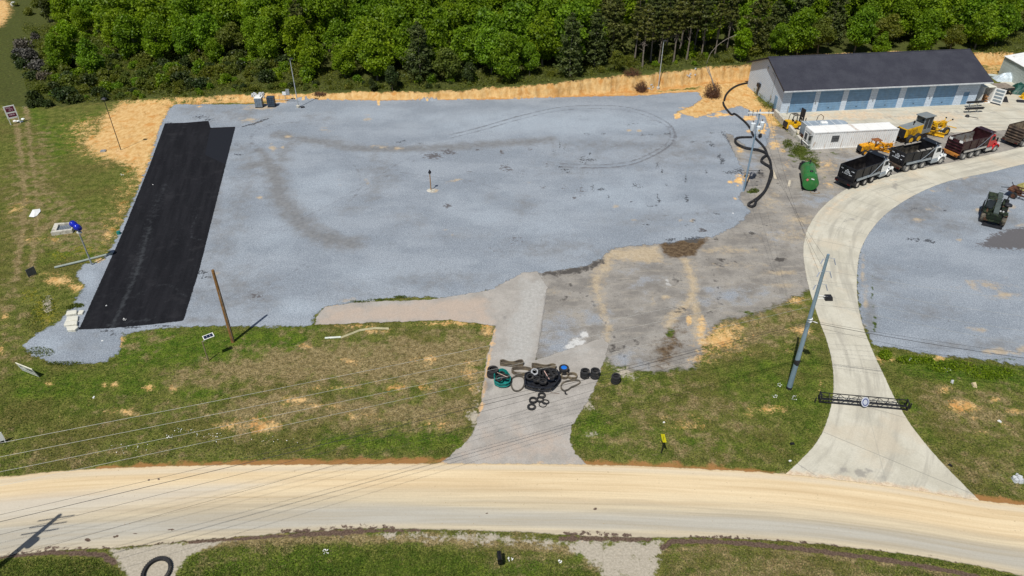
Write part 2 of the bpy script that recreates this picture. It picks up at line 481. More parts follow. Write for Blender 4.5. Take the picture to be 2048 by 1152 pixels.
# straw-coloured dry grass
for px, amt in [([(560, 690), (990, 660), (975, 770), (900, 775), (560, 770), (400, 770), (330, 740), (380, 735)], .78), ([(330, 742), (450, 738), (450, 775), (345, 772)], .8), ([(760, 720), (930, 680), (970, 720), (960, 770), (820, 770), (740, 755)], .8),
                ([(480, 770), (640, 772), (700, 840), (480, 880), (420, 830)], .66), ([(640, 790), (960, 780), (930, 870), (640, 860)], .66), ([(1150, 860), (1300, 850), (1420, 860), (1560, 905), (1560, 940), (1180, 920)], .42),
                ([(1180, 790), (1420, 770), (1520, 800), (1480, 850), (1200, 850)], .45), ([(1420, 620), (1610, 590), (1640, 680), (1560, 700), (1420, 720)], .55), ([(0, 330), (80, 320), (180, 420), (150, 500), (0, 520)], .42), ([(60, 250), (110, 260), (120, 420), (60, 430)], .45),
                ([(1850, 790), (2060, 770), (2060, 900), (1900, 880)], .5), ([(1840, 900), (2060, 890), (2060, 1010), (1940, 990)], .45), ([(960, 1080), (1160, 1090), (1210, 1140), (980, 1130)], .55), ([(1340, 1090), (1560, 1095), (1760, 1130), (2000, 1190), (1320, 1200)], .55), ([(360, 1110), (470, 1085), (640, 1085), (560, 1110), (380, 1150)], .45),
                ([(0, 870), (500, 890), (880, 900), (880, 925), (400, 930), (0, 950)], .4), ([(30, 40), (95, 45), (85, 70), (20, 110)], .6), ([(0, 100), (30, 100), (20, 210), (0, 230)], .4), ([(230, 430), (240, 470), (205, 520), (60, 500), (120, 430)], .5)]:
    G.poly('dry', px, 2.2, amt)
for px, amt in [([(240, 690), (330, 655), (360, 660), (270, 720)], .6), ([(450, 690), (620, 660), (980, 655), (985, 700), (640, 700), (480, 720)], .45), ([(1180, 740), (1400, 745), (1420, 800), (1250, 830), (1180, 830)], .35), ([(1250, 850), (1480, 830), (1560, 860), (1500, 880), (1280, 880)], .5), ([(1840, 770), (2060, 790), (2060, 840), (1850, 840)], .62), ([(0, 560), (40, 560), (60, 720), (0, 760)], .5), ([(180, 810), (420, 800), (480, 840), (220, 850)], .5)]:
    G.poly('dry', px, 2.4, amt)
# lush green
for px, amt in [([(240, 668), (440, 656), (640, 652), (620, 700), (420, 730), (250, 740), (210, 710)], .9), ([(0, 720), (200, 735), (340, 745), (320, 800), (0, 820)], .6), ([(340, 780), (450, 778), (450, 795), (360, 798)], .9), ([(150, 790), (330, 790), (520, 830), (300, 850), (120, 830)], .5),
                ([(640, 865), (930, 855), (930, 905), (620, 905)], .8), ([(1150, 830), (1200, 820), (1260, 860), (1230, 900), (1150, 890)], .75), ([(1290, 855), (1480, 870), (1540, 900), (1460, 910), (1300, 890)], .75), ([(1440, 720), (1660, 690), (1660, 800), (1600, 850), (1420, 790)], .55), ([(1800, 715), (2060, 735), (2060, 775), (1900, 770), (1800, 745)], .95), ([(1770, 740), (1830, 800), (1880, 880), (1860, 880), (1800, 800)], .7),
                ([(360, 1110), (640, 1090), (1160, 1110), (1200, 1160), (360, 1180)], .75), ([(0, 1120), (180, 1112), (240, 1150), (0, 1170)], .5), ([(60, 150), (110, 250), (200, 215), (160, 300), (100, 340), (40, 220)], .6), ([(120, 470), (220, 470), (200, 520), (60, 530)], .6), ([(700, 690), (740, 690), (780, 720), (700, 725)], .7), ([(1620, 770), (1665, 780), (1650, 860), (1600, 910), (1540, 930), (1590, 850)], .6), ([(1230, 740), (1340, 745), (1500, 770), (1420, 790), (1230, 780)], .5), ([(1360, 1120), (1480, 1125), (1480, 1160), (1340, 1160)], .5)]:
    G.poly('lush', px, 1.6, amt)
for a in [(90, 620, 30, 40, .7), (150, 615, 18, 8, .6), (170, 500, 30, 12, .6), (120, 510, 30, 14, .5), (60, 590, 26, 20, .5)]:
    G.ell('yellow', *a)
# brush-covered slope at the left end of the wood reads as dark floor
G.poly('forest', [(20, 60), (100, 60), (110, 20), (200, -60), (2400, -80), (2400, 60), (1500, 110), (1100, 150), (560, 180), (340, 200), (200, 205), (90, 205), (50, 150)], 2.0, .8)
G.stroke('wheel', [(150, 160), (130, 240), (118, 330), (90, 420)], .5, 0, .4)
G.stroke('dry', smooth_px([(30, 120), (26, 200), (40, 300), (50, 420), (30, 560)]), .8, .8, .5)
G.stroke('dry', smooth_px([(56, 120), (52, 200), (62, 300), (74, 420), (60, 560)]), .8, .75, .5)

n = NT('ground_cover')
lush, dry, soil, forest = (n.attr(k) for k in ('lush', 'dry', 'soil', 'forest'))
grain = n.noise(7.5, 3, .7)
mid = n.noise(1.1, 5, .65)
big = n.noise(.16, 4, .6)
c = n.mix(n.ss(mid, .36, .64), (.066, .090, .015), (.150, .160, .040))
c = n.mix(n.ss(big, .42, .62, 0, .5), c, (.110, .090, .032))
c = n.mix(n.patch(lush, .5, 1.5, .3), c, n.mix(n.ss(mid, .35, .65), (.046, .092, .009), (.112, .158, .020)))
c = n.mix(n.mth('MULTIPLY', n.patch(n.mth('ADD', dry, .05), .8, 2.1, .22), .85), c, n.mix(n.ss(n.noise(2.3, 4, .6), .35, .65), (.165, .125, .060), (.30, .235, .130)))
c = n.mix(n.mth('MULTIPLY', n.patch(n.attr('yellow'), 2.6, 2.6, .2, 6, None, .75), .7), c, (.24, .215, .02))
c = n.mix(n.ss(n.noise(3.1, 4, .7), .56, .72, 0, .6), c, (.20, .16, .075))
c = n.mix(n.ss(n.noise(1.9, 5, .75), .53, .68, 0, .6), c, (.030, .036, .008))
c = n.mix(n.ss(n.noise(4.3, 4, .7), .60, .70, 0, .7), c, (.27, .22, .12))
c = n.mix(n.ss(grain, .30, .72), n.mix(1.0, c, (.48, .50, .50), 'MULTIPLY'), n.mix(1.0, c, (1.55, 1.50, 1.40), 'MULTIPLY'))
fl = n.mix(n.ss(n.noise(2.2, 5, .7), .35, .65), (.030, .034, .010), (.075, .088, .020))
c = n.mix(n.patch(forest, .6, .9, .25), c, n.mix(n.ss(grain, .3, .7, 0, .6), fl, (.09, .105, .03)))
st = n.mix(n.ss(n.noise(6, 4, .7), .3, .7), (.33, .295, .235), (.46, .415, .34))
c = n.mix(n.patch(n.mth('ADD', n.attr('stone'), n.mth('MULTIPLY', n.mth('SUBTRACT', n.noise(3.6, 4, .7), .5), .9)), .9, 1.4, .18), c, st)
vs = n.scale(n.pos(), (1.5, .8, .9))
streak = n.noise(1.1, 6, .66, vs)
so1 = n.mix(n.ss(streak, .32, .68), (.56, .32, .115), (.73, .50, .235))
so1 = n.mix(n.ss(n.noise(.5, 5, .65), .52, .66, 0, .75), so1, (.56, .25, .065))
so1 = n.mix(n.ss(n.noise(5.5, 4, .7), .56, .70, 0, .55), so1, (.42, .22, .075))
cr = n.vor(1.3, n.scale(n.pos(), (1.0, .6, 1.6)), 'DISTANCE_TO_EDGE').outputs['Distance']
so1 = n.mix(n.mth('MULTIPLY', n.mth('MULTIPLY', n.ss(cr, .0, .06, .6, 0), n.ss(n.noise(.35, 3), .5, .6)), n.ss(n.attr('bank'), .3, .0)), so1, (.30, .16, .06))
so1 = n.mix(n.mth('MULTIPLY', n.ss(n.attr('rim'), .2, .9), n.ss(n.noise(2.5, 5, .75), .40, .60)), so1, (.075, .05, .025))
so1 = n.mix(n.mth('MULTIPLY', n.ss(n.attr('foot'), .2, .9), n.ss(n.noise(.8, 5, .7), .35, .65, .3, .9)), so1, (.46, .21, .06))
sm = n.mth('ADD', soil, n.mth('MULTIPLY', n.mth('SUBTRACT', n.noise(4.5, 5, .75), .5), 1.7))
c = n.mix(n.mth('MULTIPLY', n.patch(sm, .9, 1.9, .22, 8, None, .74), .92), c, so1)
c = n.mix(n.mth('MULTIPLY', n.patch(n.attr('clay'), .8, 1.6, .2), .85), c, (.33, .16, .06))
c = n.mix(n.patch(n.attr('mud'), 1.6, 1.2, .12), c, n.mix(n.ss(grain, .35, .65), (.075, .050, .036), (.15, .105, .08)))
h = n.mth('ADD', n.mth('MULTIPLY', grain, .6), n.mth('MULTIPLY', n.noise(2.0, 5, .7, n.scale(n.pos(), (1, 1, .5))), 1.0))
bk = n.mth('MULTIPLY', n.attr('bank'), 1.0)
n.bsdf(c, .95, 0, n.bump(h, n.mth('ADD', .55, n.mth('MULTIPLY', bk, .2)), n.mth('ADD', .10, n.mth('MULTIPLY', bk, .25))), .08)
MATS['ground'] = n.m

vz = GZ + .0
# rough, slumped face on the cut bank
br_ = np.clip(_k, 0, 1) * np.clip((_t + .1) / .5, 0, 1) * np.clip((2.0 - _t) / .6, 0, 1)
vz = vz + br_ * (.16 * np.sin(GX * 2.9 + 2 * np.sin(GX * .7)) * np.sin(GY * 3.1 + GX) + .07 * np.sin(GX * 6.3 + GY * 2.2))
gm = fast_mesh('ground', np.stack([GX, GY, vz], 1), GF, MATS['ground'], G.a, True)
go = bpy.data.objects.new('ground', gm)
COL.objects.link(go)
tag(go, 'rough grass and bare tan soil ground with a low cut bank below the wood', 'ground', kind='structure')

def sheet(name, outline_px, dz, mat, fill, label, margin=.7, flow=None):
    """a thin ground layer cut from the ground grid; 'edge' holds the distance to its outline"""
    wp = W(outline_px)
    sd = sdf(GX, GY, wp, 2.0)
    keep = (sd[GF] > -margin).any(1)
    fs = GF[keep]
    idx = np.unique(fs)
    re = np.full(len(GX), -1, np.int64); re[idx] = np.arange(len(idx))
    X, Y = GX[idx], GY[idx]
    F = Field(X, Y)
    F.a['edge'] = np.clip(sd[idx], -2, 2)
    if flow:
        d1, a1 = seg_dist(X, Y, W(flow[0]))
        d2, _ = seg_dist(X, Y, W(flow[1]))
        F.a['across'] = d1 / (d1 + d2 + 1e-6)
        F.a['off'] = d1
        F.a['along'] = a1
    fill(F)
    me = fast_mesh(name, np.stack([X, Y, GZ[idx] + dz], 1), re[fs], mat, F.a, True)
    o = bpy.data.objects.new(name, me)
    COL.objects.link(o)
    return tag(o, label, name.replace('_', ' '), kind='structure')

def ragged(n, amp, scale, soft):
    q = n.mth('MULTIPLY', n.mth('SUBTRACT', n.noise(scale, 6, .65), .5), amp)
    return n.ss(n.mth('ADD', n.attr('edge'), q), -soft, soft)

# --- grey compacted dirt yard
n = NT('packed_dirt')
f1 = n.noise(.35, 6, .62); f2 = n.noise(2.4, 5, .65); g = n.noise(9, 3, .7)
st_ = n.noise(.8, 6, .65, n.scale(n.pos(), (.45, 1.6, 1)))
c = n.mix(n.ss(f1, .36, .64), (.205, .192, .176), (.310, .290, .262))
c = n.mix(n.ss(st_, .50, .66, 0, .6), c, (.345, .315, .27))
c = n.mix(n.ss(f2, .54, .70, 0, .6), c, (.135, .122, .112))
c = n.mix(n.patch(n.attr('blue'), .7, 1.6, .3), c, n.mix(n.ss(g, .3, .7), (.215, .235, .27), (.32, .345, .38)))
c = n.mix(n.mth('MULTIPLY', n.patch(n.attr('tan'), 1.1, 1.9, .34, 7, None, .7), .75), c, n.mix(n.ss(f2, .35, .65), (.42, .325, .205), (.54, .44, .30)))
c = n.mix(n.mth('MULTIPLY', n.patch(n.attr('soil'), 1.3, 1.9, .2, 7, None, .7), .9), c, n.mix(n.ss(f2, .35, .65), (.54, .33, .13), (.70, .50, .26)))
c = n.mix(n.patch(n.attr('wet'), 1.1, 1.9, .3, 7, None, .7), c, n.mix(n.ss(f2, .35, .65), (.070, .046, .028), (.155, .11, .066)))
c = n.mix(n.patch(n.attr('dark'), 1.4, 1.7, .16), c, (.085, .078, .072))
c = n.mix(n.patch(n.attr('white'), 1.6, 2.3, .2, 7, None, .75), c, (.54, .54, .53))
c = n.mix(n.patch(n.attr('weed'), 1.0, 1.7, .12), c, n.mix(n.ss(f2, .35, .65), (.035, .062, .010), (.10, .115, .025)))
c = n.mix(n.ss(g, .25, .75), n.mix(1.0, c, (.80, .80, .80), 'MULTIPLY'), n.mix(1.0, c, (1.16, 1.16, 1.16), 'MULTIPLY'))
n.bsdf(c, .92, 0, n.bump(n.mth('ADD', g, f2), .3, .05), .12, ragged(n, 2.6, 1.1, .4))
def fill(F):
    for a in [(1120, 660, 60, 50, .6), (1110, 690, 50, 36, .7), (1290, 560, 70, 60, .35), (1190, 640, 60, 30, .5), (1450, 590, 100, 26, .6), (1500, 330, 30, 40, .6), (1540, 280, 30, 30, .5), (1700, 320, 40, 20, .5), (1250, 720, 60, 26, .6), (1640, 400, 60, 20, .6), (1560, 470, 60, 26, .4)]: F.ell('blue', *a)
    F.poly('tan', [(1215, 498), (1320, 492), (1325, 520), (1330, 528), (1230, 520), (1205, 560), (1190, 600), (1182, 560)], .8, .85)
    F.stroke('dark', smooth_px([(1440, 500), (1500, 520), (1580, 560)]), .8, .4, .8); F.stroke('dark', smooth_px([(1120, 560), (1180, 600), (1230, 680)]), .7, .4, .6); F.stroke('dark', smooth_px([(1420, 540), (1440, 600), (1400, 640)]), .6, .45, .5)
    F.stroke('tan', smooth_px([(1205, 525), (1190, 560), (1200, 605), (1215, 650), (1212, 680)]), .7, .75, .5)
    F.stroke('tan', smooth_px([(1370, 520), (1385, 560), (1380, 600), (1350, 630), (1335, 650)]), 1.0, .85, .5)
    F.stroke('tan', [(1385, 590), (1390, 630), (1400, 680)], 1.1, .7, .5)
    for a in [(1380, 540, 20, 22, .55), (1450, 500, 80, 10, .55), (1560, 545, 40, 6, .7), (1565, 570, 40, 6, .6), (1580, 470, 60, 20, .5), (1600, 440, 40, 14, .6), (1480, 530, 60, 8, .4), (1540, 400, 30, 30, .45), (1640, 340, 40, 24, .5), (1700, 300, 30, 10, .4), (1100, 580, 30, 12, .3), (1200, 590, 14, 40, .5), (1330, 595, 10, 6, .8), (1305, 600, 8, 14, .5)]: F.ell('tan', *a)
    for a in [(1378, 640, 7, 14, .9), (1402, 655, 10, 30, .8), (1420, 690, 34, 30, .8), (1395, 718, 26, 16, .6), (1535, 250, 20, 14, .9), (1550, 290, 18, 10, .8), (1545, 260, 10, 40, .6), (1490, 358, 10, 14, .95), (1480, 372, 9, 22, .7), (1480, 300, 9, 10, .7), (1565, 300, 10, 8, .6), (1575, 330, 14, 20, .4), (1655, 330, 24, 18, .5), (1660, 370, 22, 9, .55)]: F.ell('soil', *a)
    F.poly('wet', [(1318, 486), (1420, 474), (1400, 496), (1388, 512), (1340, 516), (1325, 505)], .5, 1.0)
    F.poly('dark', [(1060, 550), (1115, 541), (1170, 530), (1205, 516), (1212, 526), (1165, 545), (1110, 552)], .6, .85)
    F.poly('wet', [(1335, 655), (1365, 640), (1372, 690), (1345, 730), (1310, 738), (1300, 700)], .9, .6)
    for a in [(1340, 486, 14, 5, .8), (1385, 482, 20, 5, .9), (1430, 478, 18, 5, .6), (1560, 520, 18, 6, .8), (1440, 525, 40, 14, .5), (1350, 560, 16, 20, .5), (1440, 600, 50, 12, .35), (1230, 700, 34, 20, .55), (1270, 690, 30, 16, .4), (1290, 730, 22, 10, .5), (1245, 660, 14, 26, .35), (1360, 620, 30, 14, .5), (1130, 600, 30, 14, .4), (1700, 395, 18, 6, .6), (1720, 350, 30, 16, .5), (1590, 330, 16, 20, .4), (1520, 350, 26, 30, .45), (1560, 365, 30, 24, .35), (1530, 450, 40, 12, .35), (1500, 470, 40, 10, .4), (1900, 330, 100, 10, .35), (1860, 320, 60, 16, .4)]: F.ell('dark', *a)
    for a in [(1170, 670, 10, 8, 1.0), (1155, 685, 16, 9, 1.0), (1140, 694, 13, 7, 1.0), (1098, 722, 10, 8, .8), (1155, 722, 20, 5, .6), (1335, 565, 8, 10, .6), (1080, 556, 9, 8, .6)]: F.ell('white', *a)
    for a in [(1290, 745, 30, 6, .6), (1340, 665, 10, 12, .75), (1380, 740, 40, 8, .6), (1510, 625, 50, 8, .6), (1590, 600, 26, 14, .55), (1600, 305, 30, 22, .85), (1625, 325, 22, 22, .7), (1500, 384, 12, 5, .8), (1660, 306, 40, 6, .45), (1575, 290, 14, 16, .6), (1650, 352, 20, 10, .4), (1468, 318, 5, 4, .8), (1510, 382, 10, 5, .8)]: F.ell('weed', *a)
sheet('dirt_yard', O_YARD, .008, n.m, fill, 'grey packed dirt yard between the gravel lot and the concrete drive', 1.8)

# --- big gravel lot
n = NT('crushed_gravel')
g = n.noise(8.5, 2, .75); g2 = n.vor(11.0).outputs['Distance']
f1 = n.noise(.16, 6, .6, n.scale(n.pos(), (.7, 1.3, 1))); f2 = n.noise(1.6, 5, .65)
c = n.mix(n.ss(f1, .38, .62), (.222, .252, .290), (.276, .308, .348))
c = n.mix(n.patch(n.attr('bright'), .3, 1.2, .4), c, (.318, .362, .412))
c = n.mix(n.ss(g, .28, .72), n.mix(1.0, c, (.72, .73, .75), 'MULTIPLY'), n.mix(1.0, c, (1.28, 1.28, 1.28), 'MULTIPLY'))
c = n.mix(n.ss(g2, .05, .5, .3, 0), c, (.10, .115, .145))
c = n.mix(n.ss(n.noise(11, 1, .5), .62, .74, 0, .65), c, (.54, .58, .63))
c = n.mix(n.mth('MULTIPLY', n.patch(n.attr('worn'), .6, 1.7, .45, 6, None, .68), .85), c, n.mix(n.ss(f2, .35, .65), (.150, .153, .157), (.205, .207, .210)))
c = n.mix(n.mth('MULTIPLY', n.patch(n.attr('track'), 1.2, 1.0, .25), .75), c, (.115, .118, .132))
c = n.mix(n.mth('MULTIPLY', n.patch(n.attr('tan'), .9, 1.5, .25), .8), c, n.mix(n.ss(f2, .35, .65), (.38, .30, .20), (.52, .41, .27)))
c = n.mix(n.patch(n.attr('soil'), .9, 1.4, .12), c, n.mix(n.ss(f2, .35, .65), (.60, .33, .11), (.78, .54, .25)))
c = n.mix(n.mth('MULTIPLY', n.patch(n.attr('dark'), 2.2, 1.9, .16), .92), c, (.105, .098, .102))
c = n.mix(n.mth('MULTIPLY', n.patch(n.attr('tar'), 3.4, 2.6, .12), .78), c, (.03, .031, .036))
c = n.mix(n.patch(n.attr('weed'), 1.2, 1.8, .12), c, (.05, .075, .015))
n.bsdf(c, .9, 0, n.bump(g, .42, .06), .15, ragged(n, 1.7, 1.3, .14))
def fill(F):
    # worn wheel lanes
    for a in [(1100, 245, 320, 34, .8), (720, 230, 150, 22, .55), (640, 380, 90, 60, .6), (560, 470, 60, 60, .5), (960, 420, 100, 50, .5), (1240, 390, 160, 60, .6), (600, 620, 80, 26, .7), (480, 480, 20, 60, .5), (740, 550, 100, 30, .5), (1100, 450, 100, 26, .5), (100, 690, 50, 26, .7), (180, 560, 20, 30, .7)]: F.ell('bright', *a)
    F.stroke('worn', smooth_px([(505, 330), (540, 330), (555, 370), (570, 410), (610, 450), (660, 480), (705, 488)]), 3.0, .86, 1.2)
    F.stroke('worn', smooth_px([(520, 300), (548, 340), (562, 390), (600, 440), (660, 478), (720, 490)]), 1.6, .92, .8)
    F.stroke('worn', smooth_px([(455, 300), (490, 300), (500, 350), (470, 430), (440, 520), (400, 600)]), 3.6, .46, 1.8)
    F.stroke('worn', smooth_px([(555, 270), (640, 285), (740, 298), (860, 296), (960, 290), (1100, 280)]), 2.6, .8, 1.0)
    F.stroke('worn', smooth_px([(560, 330), (570, 300), (600, 280), (660, 282), (730, 300)]), 2.6, .6, 1.2)
    F.stroke('worn', smooth_px([(740, 300), (755, 340), (745, 390), (700, 420)]), 3.0, .45, 1.6)
    for a in [(470, 580, 90, 60, .55), (520, 600, 40, 24, .6), (430, 400, 20, 120, .6), (1050, 410, 30, 26, .5), (980, 395, 24, 14, .4), (820, 440, 50, 26, .35), (1350, 300, 120, 40, .55), (1230, 290, 180, 16, .5), (1150, 330, 100, 40, .35), (760, 350, 40, 40, .5), (880, 560, 120, 24, .45), (1100, 500, 110, 26, .5), (700, 580, 90, 24, .3), (1300, 440, 120, 24, .4), (920, 470, 80, 16, .3), (380, 640, 100, 10, .6), (160, 690, 60, 26, .35), (1420, 430, 50, 26, .35), (840, 250, 0, 0, 0), (640, 235, 60, 18, .4), (480, 230, 90, 20, .55), (390, 222, 50, 10, .55)]:
        if a[2]: F.ell('worn', *a)
    def pair(pts, w=.35, amt=.9, gap=9):
        s1 = smooth_px(pts)
        F.stroke('track', s1, w, amt, .25)
        s2 = []
        for i, p in enumerate(s1):
            q = s1[min(i + 1, len(s1) - 1)]; r = s1[max(i - 1, 0)]
            d = np.array(q) - np.array(r); d = d / (np.linalg.norm(d) + 1e-9)
            s2.append((p[0] - d[1] * gap, p[1] + d[0] * gap * .7))
        F.stroke('track', s2, w, amt * .85, .25)
    pair([(900, 270), (960, 255), (1040, 232), (1120, 215), (1200, 211), (1260, 216), (1310, 232), (1345, 255), (1345, 285), (1310, 310), (1260, 330), (1200, 336), (1120, 334)])
    pair([(1300, 240), (1330, 250), (1352, 268), (1350, 290)], .3, .7, 8)
    pair([(560, 455), (640, 420), (730, 370), (800, 325), (850, 305)], .4, .55, 12)
    pair([(655, 310), (700, 325), (720, 350), (715, 385), (690, 410)], .4, .5, 12)
    pair([(800, 345), (870, 355), (940, 362), (1000, 378)], .3, .7, 7)
    pair([(500, 300), (560, 260), (640, 245)], .4, .5, 10)
    pair([(420, 560), (470, 590), (560, 560), (620, 520)], .4, .45, 12)
    pair([(1200, 440), (1290, 435), (1400, 425)], .4, .4, 9)
    F.stroke('track', smooth_px([(510, 300), (505, 270), (540, 250), (600, 244)]), 1.2, .45, .7)
    for a in [(765, 293, 14, 8, .55), (745, 293, 10, 6, .4), (545, 295, 9, 9, .85), (566, 296, 5, 5, .7), (577, 273, 12, 5, .6), (735, 238, 12, 10, .55), (650, 260, 20, 10, .4), (795, 297, 12, 6, .6), (1258, 261, 6, 3, .95), (1278, 262, 6, 3, .95), (520, 395, 8, 6, .6), (500, 240, 26, 7, .6), (520, 215, 40, 6, .8), (735, 365, 10, 10, .45), (680, 365, 8, 10, .4), (905, 470, 8, 5, .5), (890, 460, 8, 6, .4), (770, 463, 8, 5, .4), (1270, 440, 10, 5, .4), (1360, 440, 8, 5, .6), (1232, 412, 14, 5, .4), (430, 545, 20, 8, .35), (1060, 365, 8, 5, .4), (480, 548, 10, 5, .4), (868, 382, 12, 5, .9), (905, 362, 30, 4, .6, -12), (1385, 442, 8, 5, .5), (1012, 300, 30, 8, .3), (700, 600, 60, 6, .4)]: F.ell('tan', *a)
    for a in [(757, 205, 4, 9, .9), (517, 206, 14, 5, .9), (541, 207, 14, 5, .9), (560, 204, 26, 4, .7), (1370, 216, 20, 3, .5), (1440, 230, 60, 8, .62), (1500, 236, 18, 8, .8), (1420, 214, 30, 6, .9), (1355, 232, 10, 7, .9), (1500, 262, 10, 20, .5), (1525, 255, 12, 16, .8), (1478, 360, 12, 12, .9), (1460, 363, 8, 7, .6), (1470, 398, 8, 5, .6), (1488, 400, 6, 5, .5), (395, 213, 30, 4, .4)]: F.ell('soil', *a)
    for a in [(866, 312, 22, 8, .8), (900, 306, 20, 5, .7), (895, 302, 16, 5, .7), (955, 300, 7, 3, .7), (1003, 305, 5, 8, .7), (1010, 335, 14, 9, .6), (1060, 299, 7, 5, .6), (895, 412, 10, 6, .7), (1020, 340, 10, 6, .6), (1045, 345, 14, 12, .4), (1162, 380, 12, 22, .45), (1130, 378, 10, 8, .5), (1150, 395, 8, 12, .5), (1085, 375, 8, 5, .5), (1095, 330, 6, 8, .5), (1300, 470, 0, 0, 0), (1405, 460, 12, 5, .8), (935, 345, 14, 6, .4), (990, 500, 26, 8, .35), (1030, 480, 20, 10, .45), (1000, 470, 20, 6, .3), (512, 592, 20, 9, .6), (850, 400, 10, 4, .3), (1180, 345, 20, 8, .25), (1490, 450, 16, 9, .5), (1480, 445, 8, 10, .4)]:
        if a[2]: F.ell('dark', *a)
    # tar crumbs and seams
    F.stroke('tar', [(487, 253), (510, 247), (535, 238)], .5, .95, .2)
    for a in [(400, 234, 22, 5, .6), (418, 240, 14, 4, .7), (478, 309, 10, 2, .9), (474, 290, 8, 3, .5), (505, 250, 12, 2, .7), (800, 284, 9, 2, .7), (808, 282, 5, 2, .8), (840, 286, 8, 2, .6), (1130, 340, 9, 3, .7), (1118, 334, 8, 3, .6), (1175, 268, 12, 2, .5), (1205, 268, 10, 2, .6), (1285, 270, 8, 2, .6), (1300, 269, 9, 2, .6), (1335, 268, 14, 2, .7), (1268, 247, 10, 2, .6), (1255, 250, 6, 2, .7), (1120, 290, 3, 12, .6), (1128, 300, 3, 8, .5), (1315, 330, 4, 10, .65), (1325, 343, 3, 6, .8), (1371, 358, 3, 9, .75), (1372, 395, 4, 8, .8), (1375, 402, 3, 4, .9), (1318, 402, 3, 6, .9), (1315, 392, 2, 8, .7), (1333, 370, 5, 3, .6), (1270, 370, 10, 4, .65), (1280, 375, 8, 3, .6), (1185, 376, 4, 7, .7), (1202, 379, 10, 3, .7), (1218, 393, 4, 3, .8), (1305, 412, 14, 2, .7), (1262, 404, 4, 2, .7), (1423, 290, 7, 4, .8), (1418, 284, 10, 3, .6), (1445, 322, 6, 8, .85), (1438, 313, 6, 5, .8), (1413, 345, 3, 6, .7), (1478, 342, 12, 6, .75), (1462, 345, 18, 4, .7), (1433, 428, 7, 2, .8), (1388, 442, 5, 4, .7), (1362, 436, 4, 3, .6), (1372, 450, 6, 2, .6), (1335, 292, 12, 3, .5), (1385, 284, 12, 3, .5), (1137, 345, 5, 2, .8), (1180, 308, 3, 3, .8), (1108, 304, 3, 5, .6), (1293, 449, 8, 3, .6), (1300, 438, 5, 2, .5), (1465, 290, 4, 14, .5), (1342, 480, 12, 4, .8), (1390, 478, 22, 5, .9), (1407, 462, 7, 3, .7), (1455, 395, 3, 3, .4), (340, 246, 20, 3, .5), (455, 300, 3, 20, .3), (260, 655, 40, 2.5, .75), (330, 652, 30, 2.5, .7), (215, 662, 20, 3, .7), (225, 668, 12, 4, .6), (405, 545, 14, 5, .7), (412, 555, 12, 3, .7), (395, 540, 6, 3, .8), (520, 240, 12, 3, .5)]: F.ell('tar', *a)
    for k in range(12):
        a0 = R(180 + (k - 6) * 5.5); L = 26 + 14 * ((k * 7) % 5) / 5
        F.stroke('tar', [(1190, 320), (1190 + L * math.cos(a0), 320 + L * .75 * math.sin(a0))], .12, .62, .12)
    F.stroke('tar', [(1160, 320), (1192, 320)], .5, .6, .25)
    F.stroke('tar', smooth_px([(1444, 265), (1456, 280), (1463, 292), (1472, 306)]), .35, .9, .15)
    F.stroke('tar', [(1420, 266), (1444, 265)], .25, .9, .12)
    for a in [(800, 595, 12, 4, .8), (760, 600, 30, 3, .6), (700, 606, 40, 3, .5), (130, 612, 12, 12, .4), (160, 614, 20, 8, .5), (1463, 262, 5, 3, .6), (1460, 318, 3, 3, .6)]: F.ell('weed', *a)
sheet('gravel_lot', O_LOT, .020, n.m, fill, 'wide blue-grey crushed gravel lot with looping wheel tracks', 1.2)

# --- gravel yard right of the drive
def fill(F):
    for a in [(1830, 420, 70, 40, .8), (1950, 370, 90, 30, .6), (1900, 450, 60, 24, .6), (1760, 560, 40, 60, .5), (1850, 620, 70, 26, .5), (1990, 440, 60, 16, .7), (1740, 640, 18, 60, .7), (2000, 690, 90, 20, .6), (1900, 690, 80, 16, .5)]: F.ell('worn', *a)
    for a in [(1975, 570, 60, 14, .55), (2010, 590, 50, 10, .6), (1830, 440, 20, 6, .6), (1818, 422, 16, 6, .4), (1930, 355, 20, 5, .7), (1958, 420, 16, 7, .6), (2010, 415, 26, 10, .6), (1870, 418, 30, 8, .4), (1880, 380, 30, 6, .4), (1960, 660, 30, 8, .6), (2000, 705, 50, 10, .7), (1725, 540, 6, 40, .6), (1920, 480, 8, 5, .6), (2040, 450, 14, 5, .7), (2040, 700, 20, 16, .6), (1730, 600, 8, 60, .5)]: F.ell('tan', *a)
    F.poly('dark', [(1955, 492), (1985, 470), (2020, 458), (2080, 452), (2080, 500), (2000, 498)], .8, .95)
    for a in [(1920, 640, 30, 5, .35), (1790, 350, 0, 0, 0), (1900, 640, 40, 5, .3)]:
        if a[2]: F.ell('dark', *a)
    for a in [(1835, 480, 5, 4, .9), (1815, 478, 4, 3, .8), (1855, 481, 9, 4, .9), (1862, 484, 8, 4, .8), (1825, 478, 14, 3, .6), (1845, 420, 5, 2, .6), (1830, 418, 14, 4, .45), (1890, 421, 5, 3, .6), (1880, 480, 4, 2, .6)]: F.ell('tar', *a)
    for a in [(1745, 590, 5, 60, .5), (1750, 650, 6, 40, .6), (1770, 700, 40, 6, .5), (2005, 718, 40, 6, .5)]: F.ell('weed', *a)
sheet('gravel_yard', O_GYARD, .016, n.m, fill, 'grey gravel yard to the right of the concrete drive', 1.2)

